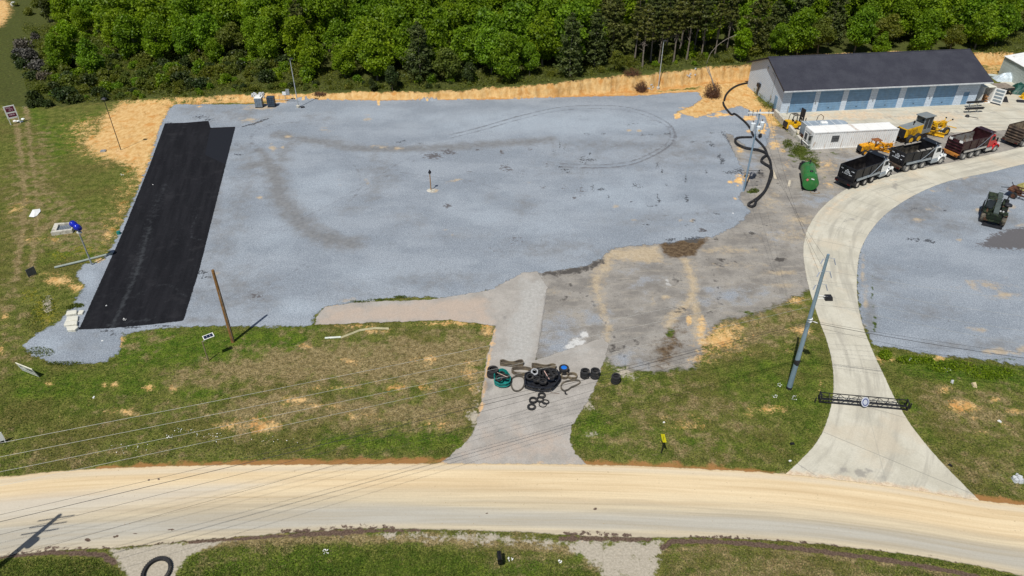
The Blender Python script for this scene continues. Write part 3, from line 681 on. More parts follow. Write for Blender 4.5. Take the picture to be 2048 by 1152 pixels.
# --- old paved entrance
n = NT('old_paving')
f1 = n.noise(.5, 6, .6); f2 = n.noise(3, 5, .65); g = n.noise(10, 3, .7)
c = n.mix(n.ss(f1, .36, .64), (.315, .295, .27), (.395, .37, .34))
c = n.mix(n.ss(f2, .52, .7, 0, .5), c, (.30, .28, .255))
c = n.mix(n.patch(n.attr('pale'), .7, 1.2, .25), c, n.mix(n.ss(f2, .35, .65), (.355, .345, .325), (.425, .415, .395)))
c = n.mix(n.patch(n.attr('pink'), .6, 1.2, .3), c, (.43, .355, .295))
c = n.mix(n.patch(n.attr('soil'), 1.2, 1.5, .15), c, (.62, .40, .20))
c = n.mix(n.mth('MULTIPLY', n.patch(n.attr('dark'), 1.2, 1.5, .25), .7), c, (.18, .175, .17))
c = n.mix(n.ss(n.vor(.38, None, 'DISTANCE_TO_EDGE').outputs['Distance'], .0, .010, .16, 0), c, (.2, .19, .18))
c = n.mix(n.ss(g, .25, .75), n.mix(1.0, c, (.86, .86, .86), 'MULTIPLY'), n.mix(1.0, c, (1.12, 1.12, 1.12), 'MULTIPLY'))
n.bsdf(c, .88, 0, n.bump(g, .2, .03), .15, ragged(n, .7, 1.2, .05))
def fill(F):
    F.poly('pale', [(1045, 560), (1085, 556), (1094, 580), (1075, 690), (1060, 740), (1000, 740), (1020, 640)], 1.3, .85)
    for a in [(1150, 700, 60, 16, .5), (1080, 800, 60, 70, .35)]: F.ell('pale', *a)
    F.poly('pink', [(880, 930), (960, 850), (1140, 850), (1175, 935)], 2.0, .5)
    F.poly('pink', [(630, 650), (650, 615), (985, 590), (990, 650), (760, 645)], 1.0, .7)
    F.stroke('soil', [(990, 655), (978, 720), (966, 790), (960, 830)], .4, .7, .3)
    F.stroke('soil', [(872, 934), (1178, 936)], .8, .6, .5)
    F.stroke('soil', [(640, 622), (660, 612), (700, 606)], .5, .5, .3)
    for a in [(975, 770, 16, 30, .6), (1010, 640, 8, 50, .4), (1185, 690, 0, 0, 0), (1070, 720, 10, 60, .3), (1140, 735, 60, 12, .25)]:
        if a[2]: F.ell('dark', *a)
    F.stroke('dark', [(1094, 580), (1085, 640), (1074, 720)], .25, .7, .15)
    F.stroke('dark', smooth_px([(955, 840), (962, 800), (974, 720)]), .12, .6, .1)
sheet('entrance_drive', O_DRIVE_OLD, .028, n.m, fill, 'worn pale paved entrance running from the road to the gravel lot')

# --- black asphalt strip
n = NT('fresh_asphalt')
wv = n.node('ShaderNodeCombineXYZ', {0: n.mth('MULTIPLY', n.attr('along'), .12), 1: n.mth('MULTIPLY', n.attr('off'), 1.1), 2: 0.0}).outputs[0]
s1 = n.noise(1.0, 6, .6, wv); f1 = n.noise(.4, 5, .6); g = n.noise(9, 3, .7)
c = n.mix(n.ss(s1, .35, .68), (.0075, .0078, .0100), (.0150, .0152, .0185))
c = n.mix(n.ss(f1, .55, .7, 0, .4), c, (.034, .034, .038))
c = n.mix(n.mth('MULTIPLY', n.patch(n.attr('dust'), 1.8, 2.2, .4, 6, None, .7), .38), c, (.095, .105, .115))
c = n.mix(n.patch(n.attr('new'), .6, .3, .1), c, (.014, .016, .022))
c = n.mix(n.ss(g, .3, .75, 0, .35), c, (.024, .024, .029))
n.bsdf(c, .9, 0, n.bump(g, .25, .03), .1, ragged(n, .22, 2.2, .03))
def fill(F):
    F.stroke('dust', smooth_px([(225, 655), (250, 600), (275, 540), (290, 490), (300, 455)]), .35, .85, .25)
    F.stroke('dust', smooth_px([(262, 560), (285, 500), (302, 440), (330, 370)]), .8, .35, .6)
    F.stroke('dust', smooth_px([(395, 430), (384, 455), (384, 475), (400, 480)]), .15, .7, .12)
    F.stroke('dust', smooth_px([(250, 600), (330, 570), (380, 600)]), .2, .4, .2)
    F.stroke('dust', [(220, 650), (300, 640)], .4, .5, .3)
    F.poly('new', [(421, 258), (470, 256), (452, 330), (410, 310)], .3, 1.0)
sheet('asphalt_strip', O_STRIP, .050, n.m, fill, 'long strip of fresh black asphalt on the gravel lot', .4, (([(158, 660), (240, 478), (300, 330), (330, 247)]), ([(367, 642), (400, 535), (440, 375), (471, 254)])))

# --- concrete drive and pad
n = NT('drive_concrete')
wv = n.node('ShaderNodeCombineXYZ', {0: n.mth('MULTIPLY', n.attr('along'), .10), 1: n.attr('off'), 2: 0.0}).outputs[0]
s1 = n.noise(1.1, 6, .62, wv); f1 = n.noise(.35, 5, .6); f2 = n.noise(2.5, 5, .65); g = n.noise(10, 3, .7)
c = n.mix(n.ss(f1, .35, .65), (.475, .45, .37), (.56, .535, .45))
c = n.mix(n.ss(s1, .46, .64, 0, .75), c, (.375, .355, .30))
c = n.mix(n.ss(f2, .54, .70, 0, .5), c, (.40, .375, .31))
c = n.mix(n.ss(n.noise(.14, 5, .6), .5, .62, 0, .5), c, (.53, .46, .35))
j = n.mth('FRACT', n.mth('MULTIPLY', n.attr('along'), 1 / 4.6))
c = n.mix(n.ss(n.mth('ABSOLUTE', n.mth('SUBTRACT', j, .5)), .0, .012, .7, 0), c, (.22, .21, .185))
c = n.mix(n.ss(n.mth('ABSOLUTE', n.mth('SUBTRACT', n.attr('across'), .5)), .0, .007, .35, 0), c, (.3, .29, .26))
c = n.mix(n.patch(n.attr('tan'), .8, 1.5, .25), c, n.mix(n.ss(f2, .35, .65), (.52, .39, .27), (.66, .55, .40)))
c = n.mix(n.mth('MULTIPLY', n.patch(n.attr('dark'), 1.3, 1.7, .2), .65), c, (.24, .225, .21))
c = n.mix(n.ss(g, .25, .75), n.mix(1.0, c, (.91, .91, .91), 'MULTIPLY'), n.mix(1.0, c, (1.07, 1.07, 1.07), 'MULTIPLY'))
n.bsdf(c, .85, 0, n.bump(g, .15, .02), .2, ragged(n, .16, 1.8, .03))
conc = n.m
def fill(F):
    F.stroke('tan', [(1570, 950), (1660, 962), (1760, 975), (1860, 990), (1960, 1005)], 1.1, .85, .6)
    F.stroke('tan', smooth_px([(1650, 560), (1620, 500), (1640, 440), (1720, 380), (1850, 345)]), 1.4, .4, .8)
    for a in [(1690, 940, 20, 9, .7), (1725, 946, 26, 10, .8), (1760, 955, 20, 8, .5), (1680, 500, 40, 10, .3), (1700, 440, 30, 12, .45), (1790, 372, 10, 14, .6), (1720, 400, 30, 8, .3), (1610, 935, 20, 6, .5)]: F.ell('dark', *a)
    F.stroke('dark', [(1758, 342), (1850, 366)], .12, .8, .1)
    F.stroke('dark', smooth_px([(1660, 640), (1690, 500), (1740, 420), (1850, 350)]), .3, .35, .3)
sheet('concrete_drive', O_CONC, .034, conc, fill, 'curving pale concrete drive from the road up to the building', .4, (_dl, _dr[::-1]))
def fill(F):
    F.a['off'] = F.Y.copy(); F.a['along'] = F.X + .1 * F.Y; F.a['across'] = np.zeros(len(F.X))
    for a in [(1700, 230, 140, 16, .62), (1850, 235, 110, 16, .62), (1620, 280, 30, 16, .5), (1960, 262, 80, 10, .45), (1590, 255, 26, 14, .6)]: F.ell('tan', *a)
    for a in [(1780, 235, 30, 5, .5), (1900, 225, 40, 5, .45), (1740, 245, 40, 5, .4), (1950, 240, 30, 6, .45), (1640, 262, 20, 8, .4), (1840, 262, 60, 6, .6), (1990, 225, 14, 3, .5)]: F.ell('dark', *a)
sheet('concrete_pad', O_PAD, .024, conc, fill, 'tan stained concrete apron before the garage doors', .4)

# --- dusty road
n = NT('dusty_road')
ac = n.attr('across')
wv = n.node('ShaderNodeCombineXYZ', {0: n.mth('MULTIPLY', n.attr('along'), .035), 1: n.mth('MULTIPLY', n.attr('off'), 1.0), 2: 0.0}).outputs[0]
wl = n.node('ShaderNodeCombineXYZ', {0: n.mth('MULTIPLY', n.attr('along'), .02), 1: n.mth('MULTIPLY', n.attr('off'), .35), 2: 3.0}).outputs[0]
s1 = n.noise(1.6, 7, .62, wv); s2 = n.noise(1.0, 4, .6, wl); f2 = n.noise(2.2, 5, .65); g = n.noise(9, 3, .7)
base = n.mix(n.ss(s1, .35, .66), (.43, .375, .28), (.56, .485, .35))
dust = n.mix(n.ss(s1, .33, .67), (.59, .455, .28), (.70, .57, .375))
a2 = n.mth('ADD', ac, n.mth('MULTIPLY', n.mth('SUBTRACT', s2, .5), .42))
c = n.mix(n.ss(a2, .34, .66), dust, base)
c = n.mix(n.mth('MULTIPLY', n.mth('MULTIPLY', n.ss(a2, .60, .72), n.ss(a2, .98, .86)), n.ss(s1, .30, .6, .25, 1)), c, n.mix(n.ss(s1, .4, .65), (.365, .352, .315), (.455, .43, .37)))
c = n.mix(n.mth('MULTIPLY', n.mth('MULTIPLY', n.ss(ac, .0, .05), n.ss(ac, .13, .07)), .5), c, (.56, .50, .40))
c = n.mix(n.mth('MULTIPLY', n.patch(n.attr('grey'), .25, 1.0, .3, 5, wv), .6), c, (.46, .455, .43))
c = n.mix(n.mth('MULTIPLY', n.ss(n.mth('ABSOLUTE', n.mth('SUBTRACT', ac, .505)), .0, .006, .55, 0), n.ss(n.noise(.3, 3, .5), .42, .55)), c, (.42, .35, .25))
c = n.mix(n.patch(n.attr('mud'), 2.2, 1.9, .10), c, n.mix(n.ss(g, .35, .65), (.08, .055, .042), (.16, .115, .09)))
wf = n.node('ShaderNodeCombineXYZ', {0: n.mth('MULTIPLY', n.attr('along'), .05), 1: n.mth('MULTIPLY', n.attr('off'), 5.0), 2: 9.0}).outputs[0]
s3 = n.noise(1.0, 4, .6, wf)
c = n.mix(n.ss(s3, .50, .66, 0, .42), c, n.mix(1.0, c, (.80, .76, .70), 'MULTIPLY'))
c = n.mix(n.ss(s3, .46, .34, 0, .30), c, n.mix(1.0, c, (1.10, 1.10, 1.10), 'MULTIPLY'))
c = n.mix(n.ss(n.noise(5.0, 2, .5), .70, .76, 0, .6), c, (.34, .25, .15))
c = n.mix(n.ss(g, .25, .75), n.mix(1.0, c, (.95, .95, .95), 'MULTIPLY'), n.mix(1.0, c, (1.04, 1.04, 1.04), 'MULTIPLY'))
n.bsdf(c, .9, 0, n.bump(g, .12, .02), .12, ragged(n, .45, 1.2, .08))
def fill(F):
    F.poly('grey', [(-50, 990), (100, 980), (420, 960), (640, 955), (420, 1000), (-50, 1060)], 1.0, .7)
    F.stroke('mud', smooth_px([(560, 1064), (640, 1062), (740, 1056), (790, 1055)]), .35, .75, .3)
    F.stroke('mud', [(640, 1057), (760, 1056)], .7, .5, .4)
    F.stroke('mud', smooth_px([(1130, 1068), (1180, 1069), (1260, 1071)]), .4, .7, .25)
    F.stroke('mud', smooth_px([(1380, 1076), (1560, 1085), (1760, 1106), (1900, 1128), (2060, 1164)]), .5, .7, .3)
    F.stroke('mud', smooth_px([(-40, 1118), (60, 1105), (130, 1102), (260, 1096), (480, 1075)]), .5, .6, .3)
    for a in [(176, 1080, 7, 4, 1.0), (160, 1078, 5, 3, .7), (232, 1073, 12, 3, .7), (270, 1068, 10, 2, .7), (345, 1060, 14, 2, .6), (100, 1096, 20, 5, .7), (298, 961, 3, 2, .9), (318, 959, 3, 2, .9), (1190, 1018, 5, 3, .8), (974, 1027, 4, 2, .8), (380, 1075, 12, 2, .5), (60, 1110, 30, 4, .6), (1292, 1041, 4, 2, .5), (1380, 1049, 4, 2, .5)]: F.ell('mud', *a)
sheet('road', O_ROAD, .040, n.m, fill, 'two lane road coated in tan dust', .7, (_rt, _rb[::-1]))

# ------------------------------------------------------------------ vegetation
def leaf_mat(name, a, b, trans=.42, objvar=.25):
    n = NT(name)
    tint = n.attr('tint')
    rn = n.node('ShaderNodeObjectInfo').outputs['Random']
    c = n.mix(tint, a, b)
    c = n.mix(n.mth('MULTIPLY', rn, objvar * 2.6), c, n.mix(1.0, c, (1.6, 1.15, .6), 'MULTIPLY'))
    r2 = n.mth('FRACT', n.mth('MULTIPLY', rn, 7.31))
    c = n.mix(n.mth('MULTIPLY', r2, objvar * 2.2), c, n.mix(1.0, c, (.62, .70, .66), 'MULTIPLY'))
    d = n.node('ShaderNodeBsdfPrincipled', {'Base Color': c, 'Roughness': .5, 'Specular IOR Level': .25})
    t = n.node('ShaderNodeBsdfTranslucent', {'Color': n.mix(1.0, c, (1.25, 1.35, .5), 'MULTIPLY')})
    m = n.node('ShaderNodeMixShader', {0: trans, 1: d.outputs[0], 2: t.outputs[0]})
    n.t.links.new(m.outputs[0], n.out.inputs['Surface'])
    MATS[name] = n.m
    return n.m

L_BROAD = leaf_mat('broadleaf_foliage', (.056, .128, .006), (.230, .380, .022))
L_LIME = leaf_mat('lime_foliage', (.12, .22, .004), (.23, .37, .010), .4, .15)
L_OLIVE = leaf_mat('olive_foliage', (.066, .102, .015), (.180, .220, .040))
L_PINE = leaf_mat('pine_needles', (.036, .058, .013), (.110, .135, .038), .12)
L_CEDAR = leaf_mat('cedar_foliage', (.018, .038, .009), (.052, .078, .018), .12)
L_GREY = leaf_mat('bare_grey_twigs', (.060, .060, .058), (.125, .122, .115), .05)
L_DEAD = leaf_mat('dead_brown_leaves', (.060, .026, .016), (.165, .085, .05), .05, .1)
L_WEED = leaf_mat('weed_leaves', (.060, .100, .014), (.17, .21, .045), .35)
BARK = paint('grey_bark', (.17, .145, .12), .9, var=.35, scale=3, bump=.4)
BARK2 = paint('pale_dead_wood', (.30, .27, .23), .9, var=.3, scale=3)

def leaf_cloud(C, Nn, size, asp, rg):
    """one kite-shaped leaf spray per centre"""
    n = len(C)
    Nn = Nn / (np.linalg.norm(Nn, axis=1, keepdims=True) + 1e-9)
    r = rg.normal(size=(n, 3))
    t = np.cross(Nn, r); t /= np.linalg.norm(t, axis=1, keepdims=True) + 1e-9
    b = np.cross(Nn, t)
    s = size[:, None]
    V = np.empty((n, 4, 3))
    V[:, 0] = C + t * s
    V[:, 1] = C + b * s * asp - Nn * s * .18
    V[:, 2] = C - t * s * .85
    V[:, 3] = C - b * s * asp - Nn * s * .18
    return V.reshape(-1, 3), np.arange(n * 4).reshape(n, 4)

def crown_mesh(name, mat, seed, Rr, z0, z1, nl, n, size, up=.35, top_taper=.55, lob=(.34, .52)):
    """an uneven crown: leaf sprays spread over many overlapping clumps"""
    rg = np.random.default_rng(seed)
    L = []
    while len(L) < nl:
        p = rg.uniform(-1, 1, 3)
        q = np.linalg.norm(p)
        if .25 < q < 1:
            p = p / q * q ** .5
            L.append(p)
    L = np.array(L)
    zz = (L[:, 2] + 1) / 2
    tp = 1 - top_taper * np.clip(zz - .35, 0, 1) / .65
    lc = np.stack([L[:, 0] * Rr * .72 * tp, L[:, 1] * Rr * .72 * tp, z0 + (z1 - z0) * (.14 + .74 * zz)], 1)
    lr = rg.uniform(*lob, nl) * Rr * (.75 + .4 * tp)
    lt = rg.uniform(0, 1, nl)
    w = lr ** 2; w /= w.sum()
    k = rg.choice(nl, n, p=w)
    d = rg.normal(size=(n, 3)); d[:, 2] += up; d /= np.linalg.norm(d, axis=1, keepdims=True)
    rad = lr[k] * (rg.uniform(.50, 1.12, n) + .35 * (rg.uniform(0, 1, n) > .86) * rg.uniform(.2, 1, n))
    C = lc[k] + d * rad[:, None] * np.array([1, 1, .8])
    Nn = d * .6 + rg.normal(size=(n, 3)) * .9 + np.array([0, 0, .45])
    V, Q = leaf_cloud(C, Nn, rg.uniform(.6, 1.25, n) * size, .62, rg)
    tint = np.clip(lt[k] * .55 + rg.uniform(0, .6, n) - .05, 0, 1)
    return fast_mesh(name, V, Q, mat, {'tint': np.repeat(tint, 4)}), lc, lr

def pine_mesh(name, mat, seed, Rr, z0, z1, layers, n, size):
    rg = np.random.default_rng(seed)
    cs = []; ns = []; ti = []
    for i in range(layers):
        f = i / (layers - 1)
        zc = z0 + (z1 - z0) * f
        rr = Rr * (1 - f) ** .45 * rg.uniform(.5, 1.2) + .25
        nb = rg.integers(4, 7)
        a0 = rg.uniform(0, 6.28)
        for b in range(nb):
            a = a0 + b * 6.283 / nb + rg.uniform(-.3, .3)
            ln = rr * rg.uniform(.65, 1.1)
            m = max(6, int(n / (layers * nb)))
            u = rg.uniform(.25, 1, m) ** .7
            sp = .24 * ln * np.sin(np.pi * np.clip(u, .1, .95)) + .14
            x = u * ln; y = rg.normal(size=m) * sp * .6
            z = zc - .16 * x + .30 * u * u * ln * .5 + rg.normal(size=m) * sp * .35
            cs.append(np.stack([x * math.cos(a) - y * math.sin(a), x * math.sin(a) + y * math.cos(a), z], 1))
            ns.append(np.stack([np.full(m, .3 * math.cos(a)), np.full(m, .3 * math.sin(a)), np.full(m, 1.0)], 1) + rg.normal(size=(m, 3)) * .55)
            ti.append(np.clip(np.full(m, rg.uniform(.1, .7)) + rg.uniform(-.25, .35, m), 0, 1))
    C = np.concatenate(cs); Nn = np.concatenate(ns); tint = np.concatenate(ti)
    V, Q = leaf_cloud(C, Nn, rg.uniform(.6, 1.3, len(C)) * size, .42, rg)
    return fast_mesh(name, V, Q, mat, {'tint': np.repeat(tint, 4)})

def trunk(mb, h, r0, r1, lean=(0, 0), limbs=(), rg=random):
    pts = []
    for i in range(7):
        f = i / 6
        pts.append((lean[0] * f + .12 * math.sin(f * 5 + lean[0]), lean[1] * f + .10 * math.cos(f * 4), h * f))
    mb.tube(pts, [r0 * 1.35] + [r0 + (r1 - r0) * i / 6 for i in range(1, 7)], 7)
    for (z, tx, ty, tz) in limbs:
        f = z / h
        s = (lean[0] * f, lean[1] * f, z)
        mid = (s[0] + (tx - s[0]) * .5, s[1] + (ty - s[1]) * .5, z + (tz - z) * .62)
        mb.tube([s, mid, (tx, ty, tz)], [r0 * .45, r0 * .28, r0 * .1], 5)

HIDE = []
def tree_proto(name, kind, seed):
    root = bpy.data.objects.new(name, None)
    COL.objects.link(root)
    rr = random.Random(seed)
    tb = MB()
    if kind == 'broad':
        h = rr.uniform(9.0, 12.0); Rr = rr.uniform(3.2, 4.2)
        me, lc, lr = crown_mesh('crown', L_BROAD, seed, Rr, h * .02, h, 34, 7200, .275, lob=(.16, .46))
        trunk(tb, h * .78, .17, .05, (rr.uniform(-.4, .4), rr.uniform(-.4, .4)), [(h * rr.uniform(.2, .5), *lc[i]) for i in range(0, 22, 3)])
    elif kind == 'lime':
        h = rr.uniform(6.5, 7.5); Rr = 2.3
        me, lc, lr = crown_mesh('crown', L_LIME, seed, Rr, h * .08, h, 14, 4200, .22)
        trunk(tb, h * .7, .11, .04, (.2, .1), [(h * .3, *lc[i]) for i in range(0, 14, 3)])
    elif kind == 'tall':
        h = rr.uniform(13, 15); Rr = 4.2
        me, lc, lr = crown_mesh('crown', L_BROAD, seed, Rr, h * .2, h, 40, 8600, .30, top_taper=.4, lob=(.16, .44))
        trunk(tb, h * .8, .24, .06, (rr.uniform(-.5, .5), .2), [(h * rr.uniform(.3, .5), *lc[i]) for i in range(0, 30, 4)])
    elif kind == 'pine':
        h = rr.uniform(9.2, 11)
        me = pine_mesh('crown', L_PINE, seed, 3.4, h * .14, h, 15, 6000, .24)
        trunk(tb, h * .97, .15, .03, (rr.uniform(-.3, .3), 0))
    elif kind == 'barepine':
        h = rr.uniform(10.5, 12.5)
        me = pine_mesh('crown', L_PINE, seed, 2.2, h * .5, h, 9, 2600, .24)
        trunk(tb, h * .96, .15, .04, (rr.uniform(-.4, .4), 0), [(h * rr.uniform(.2, .5), rr.uniform(-1.1, 1.1), rr.uniform(-1, 1), h * rr.uniform(.3, .55)) for _ in range(9)])
    elif kind == 'cedar':
        h = rr.uniform(4.0, 5.2)
        me, lc, lr = crown_mesh('crown', L_CEDAR, seed, h * .30, .1, h, 16, 3600, .17, .3, .85, (.36, .55))
        trunk(tb, h * .8, .09, .03)
    elif kind == 'olive':
        h = rr.uniform(6.5, 8); Rr = 2.6
        me, lc, lr = crown_mesh('crown', L_OLIVE, seed, Rr, h * .0, h, 22, 5200, .19, lob=(.2, .5))
        trunk(tb, h * .7, .13, .04, (.3, 0), [(h * .3, *lc[i]) for i in range(0, 18, 3)])
    c = bpy.data.objects.new('crown', me)
    COL.objects.link(c); c.parent = root
    tb.build('trunk', BARK, root)
    root['h'] = h
    return root

PROTO = {k: [tree_proto(nm, k, s + i) for i in range(cnt)] for k, nm, s, cnt in
         [('broad', 'broadleaf_tree', 100, 6), ('tall', 'tall_broadleaf_tree', 200, 3), ('pine', 'pine_tree', 300, 3), ('barepine', 'thin_pine_tree', 400, 3), ('cedar', 'cedar_tree', 500, 3), ('lime', 'lime_green_tree', 600, 1), ('olive', 'olive_tree', 700, 2)]}
GROUPS = {'broad': ('bright green broadleaf tree massed in the wood behind the gravel lot', 'broadleaf trees of the wood'),
          'tall': ('taller green broadleaf tree deep in the wood', 'tall trees deep in the wood'),
          'pine': ('dark green pine standing among the broadleaf trees', 'dark pines in the wood'),
          'barepine': ('thin pine with bare grey trunk at the top of the cut bank', 'thin pines at the wood edge'),
          'cedar': ('small dark cone-shaped cedar at the edge of the wood', 'small cedars along the wood edge'),
          'olive': ('dull olive green leafy tree in the wood', 'olive green trees in the wood')}
used = {}
def plant(kind, pos, sc=1.0, label=None, group=None, which=None):
    ps = PROTO[kind]
    i = which if which is not None else rnd.randrange(len(ps))
    key = (kind, i)
    if key not in used:
        used[key] = 1; o = ps[i]
    else:
        o = copy_tree(ps[i])
    o.location = pos
    o.rotation_euler = (0, 0, rnd.uniform(0, 6.28))
    o.scale = (sc * rnd.uniform(.9, 1.1), sc * rnd.uniform(.9, 1.1), sc)
    if 'category' in o: del o['category']
    if label:
        tag(o, label, 'tree', group)
        if not group and 'group' in o: del o['group']
    else:
        tag(o, GROUPS[kind][0], 'tree', GROUPS[kind][1])
    return o

placed = []
def free(x, y, d):
    return all((x - a) ** 2 + (y - b) ** 2 > (d * .5 + e * .5) ** 2 for a, b, e in placed)

def edge_v(u):
    return np.interp(u, [-300, 60, 90, 130, 240, 260, 330, 420, 500, 560, 620, 700, 800, 880, 1000, 1150, 1230, 1300, 1420, 1520, 1560, 1960, 2040, 2400],
                     [-10, -10, -10, 70, 90, 128, 130, 130, 118, 138, 156, 168, 170, 170, 168, 158, 146, 120, 120, 114, 124, 122, 66, 40])

# single trees that stand out
for kind, u, v, sc, lab in [('lime', 150, 118, 1.05, 'lime yellow tree at the left end of the wood'),
                            ('broad', 128, 142, .62, 'small bright green tree at the grass edge, left of the wood'), ('broad', 190, 150, .66, 'small green tree with dark shade beneath, right of the lime yellow tree'),
                            ('cedar', 100, 44, 1.3, 'dark round cedar beside the grass track, farthest left of the wood'),
                            ('broad', 320, 102, 1.12, 'wide spreading green tree standing forward on the brushy slope, left one of two'), ('broad', 400, 104, 1.05, 'wide spreading green tree standing forward on the brushy slope, right one of two'),
                            ('cedar', 786, 181, .95, 'dark cone-shaped cedar just above the cut bank, the larger of a pair'), ('cedar', 745, 182, .5, 'low dark cedar bush just above the cut bank, the smaller of a pair'),
                            ('pine', 608, 116, .95, 'dark brownish pine among bright leaves above the light pole'), ('pine', 842, 160, .95, 'dark feathery pine leaning over the cut bank, middle of the wood edge'),
                            ('pine', 1140, 152, .95, 'dark dense pine above the deepest part of the cut bank'), ('pine', 1588, 92, 1.18, 'large layered dark pine beside the left end of the garage roof'),
                            ('olive', 1232, 142, .62, 'low olive bush-like tree above the cut bank near the second light pole'),
                            ('broad', 1725, 82, .82, 'bright layered tree rising over the middle of the garage roof'), ('lime', 1480, 122, .85, 'light green bushy tree at the left of the garage')]:
    p = P(u, v)
    placed.append((p.x, p.y, 4.0))
    plant(kind, p, sc, lab)
for u, v, sc in [(1285, 134, .9), (1300, 124, 1.0), (1318, 128, .85), (1346, 124, 1.0), (1374, 120, 1.05), (1402, 118, .95), (1330, 112, 1.05), (1430, 112, 1.0), (1270, 120, 1.0), (1388, 104, 1.1), (1452, 100, 1.05), (1360, 100, 1.1)]:
    p = P(u, v)
    placed.append((p.x, p.y, 2.4))
    plant('barepine', p, sc)
cand = []
for _ in range(26000):
    y = rnd.uniform(100, 205); x = rnd.uniform(-1, 1) * (21 + .62 * y + 6)
    u, v = proj(x, y, hz(x, y))
    if v > edge_v(u) - 3 or v < -60: continue
    cand.append((y, x, u, v))
cand.sort(key=lambda c: c[0] + rnd.uniform(-6, 6))
cnt = 0
for y, x, u, v in cand:
    dep = edge_v(u) - v
    d = 4.3 if dep < 45 else 5.6
    if dep > 70 and v < -35 and rnd.random() < .4: continue
    if not free(x, y, d): continue
    # clearings in the far left and the far right corner
    if u < 120 and v > -30: continue
    if 210 < u < 300 and 12 < v < 70 and rnd.random() < .8: continue
    placed.append((x, y, d))
    r = rnd.random()
    if 1210 < u < 1560 and dep < 60: kind = 'pine' if r < .35 else ('olive' if r < .6 else 'broad')
    elif dep < 14: kind = 'broad' if r < .6 else ('olive' if r < .8 else ('cedar' if r < .92 else 'pine'))
    elif dep < 50: kind = 'broad' if r < .86 else ('pine' if r < .90 else 'olive')
    else: kind = 'tall' if r < .55 else ('broad' if r < .93 else 'pine')
    sc = rnd.uniform(.8, 1.12)
    if dep < 14 and kind == 'broad': sc = rnd.uniform(.5, .85)
    plant(kind, (x, y, hz(x, y)), sc)
    cnt += 1
    if cnt > 275: break
print('trees', cnt, len(cand))
for (k, i) in [(k, i) for k in PROTO for i in range(len(PROTO[k])) if (k, i) not in used]:
    o = PROTO[k][i]
    for ch in list(o.children): bpy.data.objects.remove(ch)
    bpy.data.objects.remove(o)

# shrubs: single mesh things
SH = {}
def shrub_mesh(k, i):
    if (k, i) in SH: return SH[(k, i)]
    mat = {'g': L_BROAD, 'o': L_OLIVE, 'c': L_CEDAR, 'b': L_GREY, 'w': L_WEED}[k]
    me, _, _ = crown_mesh('shrub', mat, 900 + i * 7 + ord(k), 1.0, -.15, 1.25, 11, 900, .145, .5, .3, (.38, .6))
    SH[(k, i)] = me
    return me
SHL = {'g': ('leafy green shrub on the brushy slope below the wood', 'leafy shrubs below the wood'), 'o': ('dull olive shrub on the brushy slope below the wood', 'olive shrubs below the wood'),
       'c': ('dark evergreen shrub on the brushy slope below the wood', 'evergreen shrubs below the wood'), 'b': ('bare grey twiggy bush at the left end of the brush', 'bare grey bushes at the left end of the brush'), 'w': ('bright weedy bush on the brushy slope below the wood', 'weedy bushes below the wood')}
def shrub(k, p, s, label=None, hs=None):
    o = bpy.data.objects.new('shrub', shrub_mesh(k, rnd.randrange(3)))
    COL.objects.link(o)
    o.location = p; o.rotation_euler = (0, 0, rnd.uniform(0, 6.28)); o.scale = (s, s * rnd.uniform(.85, 1.15), s * (hs or rnd.uniform(.8, 1.15)))
    if label: tag(o, label, 'shrub')
    else: tag(o, SHL[k][0], 'shrub', SHL[k][1])
for k, u, v, s in [('b', 48, 98, 1.6), ('b', 78, 140, 1.7), ('b', 60, 120, 1.5), ('b', 72, 80, 1.0), ('b', 40, 110, 1.2), ('c', 48, 135, 1.5), ('c', 40, 90, 1.0), ('c', 70, 72, .9), ('o', 95, 110, 1.7), ('o', 105, 135, 1.6), ('c', 35, 118, 1.0), ('b', 90, 160, 1.2), ('c', 65, 160, 1.3),
                   ('c', 68, 203, 1.35), ('c', 82, 212, 1.0), ('c', 98, 213, 1.0), ('c', 66, 214, .9), ('c', 135, 200, 1.7), ('c', 150, 205, 1.2), ('c', 120, 196, 1.2), ('g', 112, 190, .9), ('o', 85, 185, 1.3), ('o', 110, 165, 1.4), ('c', 200, 190, 1.3), ('c', 210, 200, .8), ('w', 30, 12, .8), ('o', 60, 30, 1.2), ('o', 75, 14, 1.3)]:
    shrub(k, P(u, v), s)
ns = 0; tries = 0; spl = []
while ns < 285 and tries < 14000:
    tries += 1
    u = rnd.uniform(100, 1560); v = rnd.uniform(60, 200)
    e = edge_v(u)
    hi = np.interp(u, [60, 160, 340, 480, 560, 700, 920, 1060, 1230, 1420, 1500, 1600], [208, 205, 196, 186, 182, 178, 176, 164, 144, 128, 124, 112])
    if v > hi or v < e - 10 or (u > 560 and rnd.random() < .45): continue
    p = P(u, v)
    s = rnd.uniform(.6, 1.7) if v < hi - 12 else rnd.uniform(.35, .8)
    if any((p.x - a) ** 2 + (p.y - b) ** 2 < (.72 * (s + c)) ** 2 * .6 for a, b, c in spl): continue
    spl.append((p.x, p.y, s))
    r = rnd.random()
    k = 'o' if r < .42 else ('g' if r < .68 else ('w' if r < .84 else 'c'))
    if 1230 < u and k == 'w': k = 'o'
    shrub(k, p, s)
    ns += 1
print('shrubs', ns)

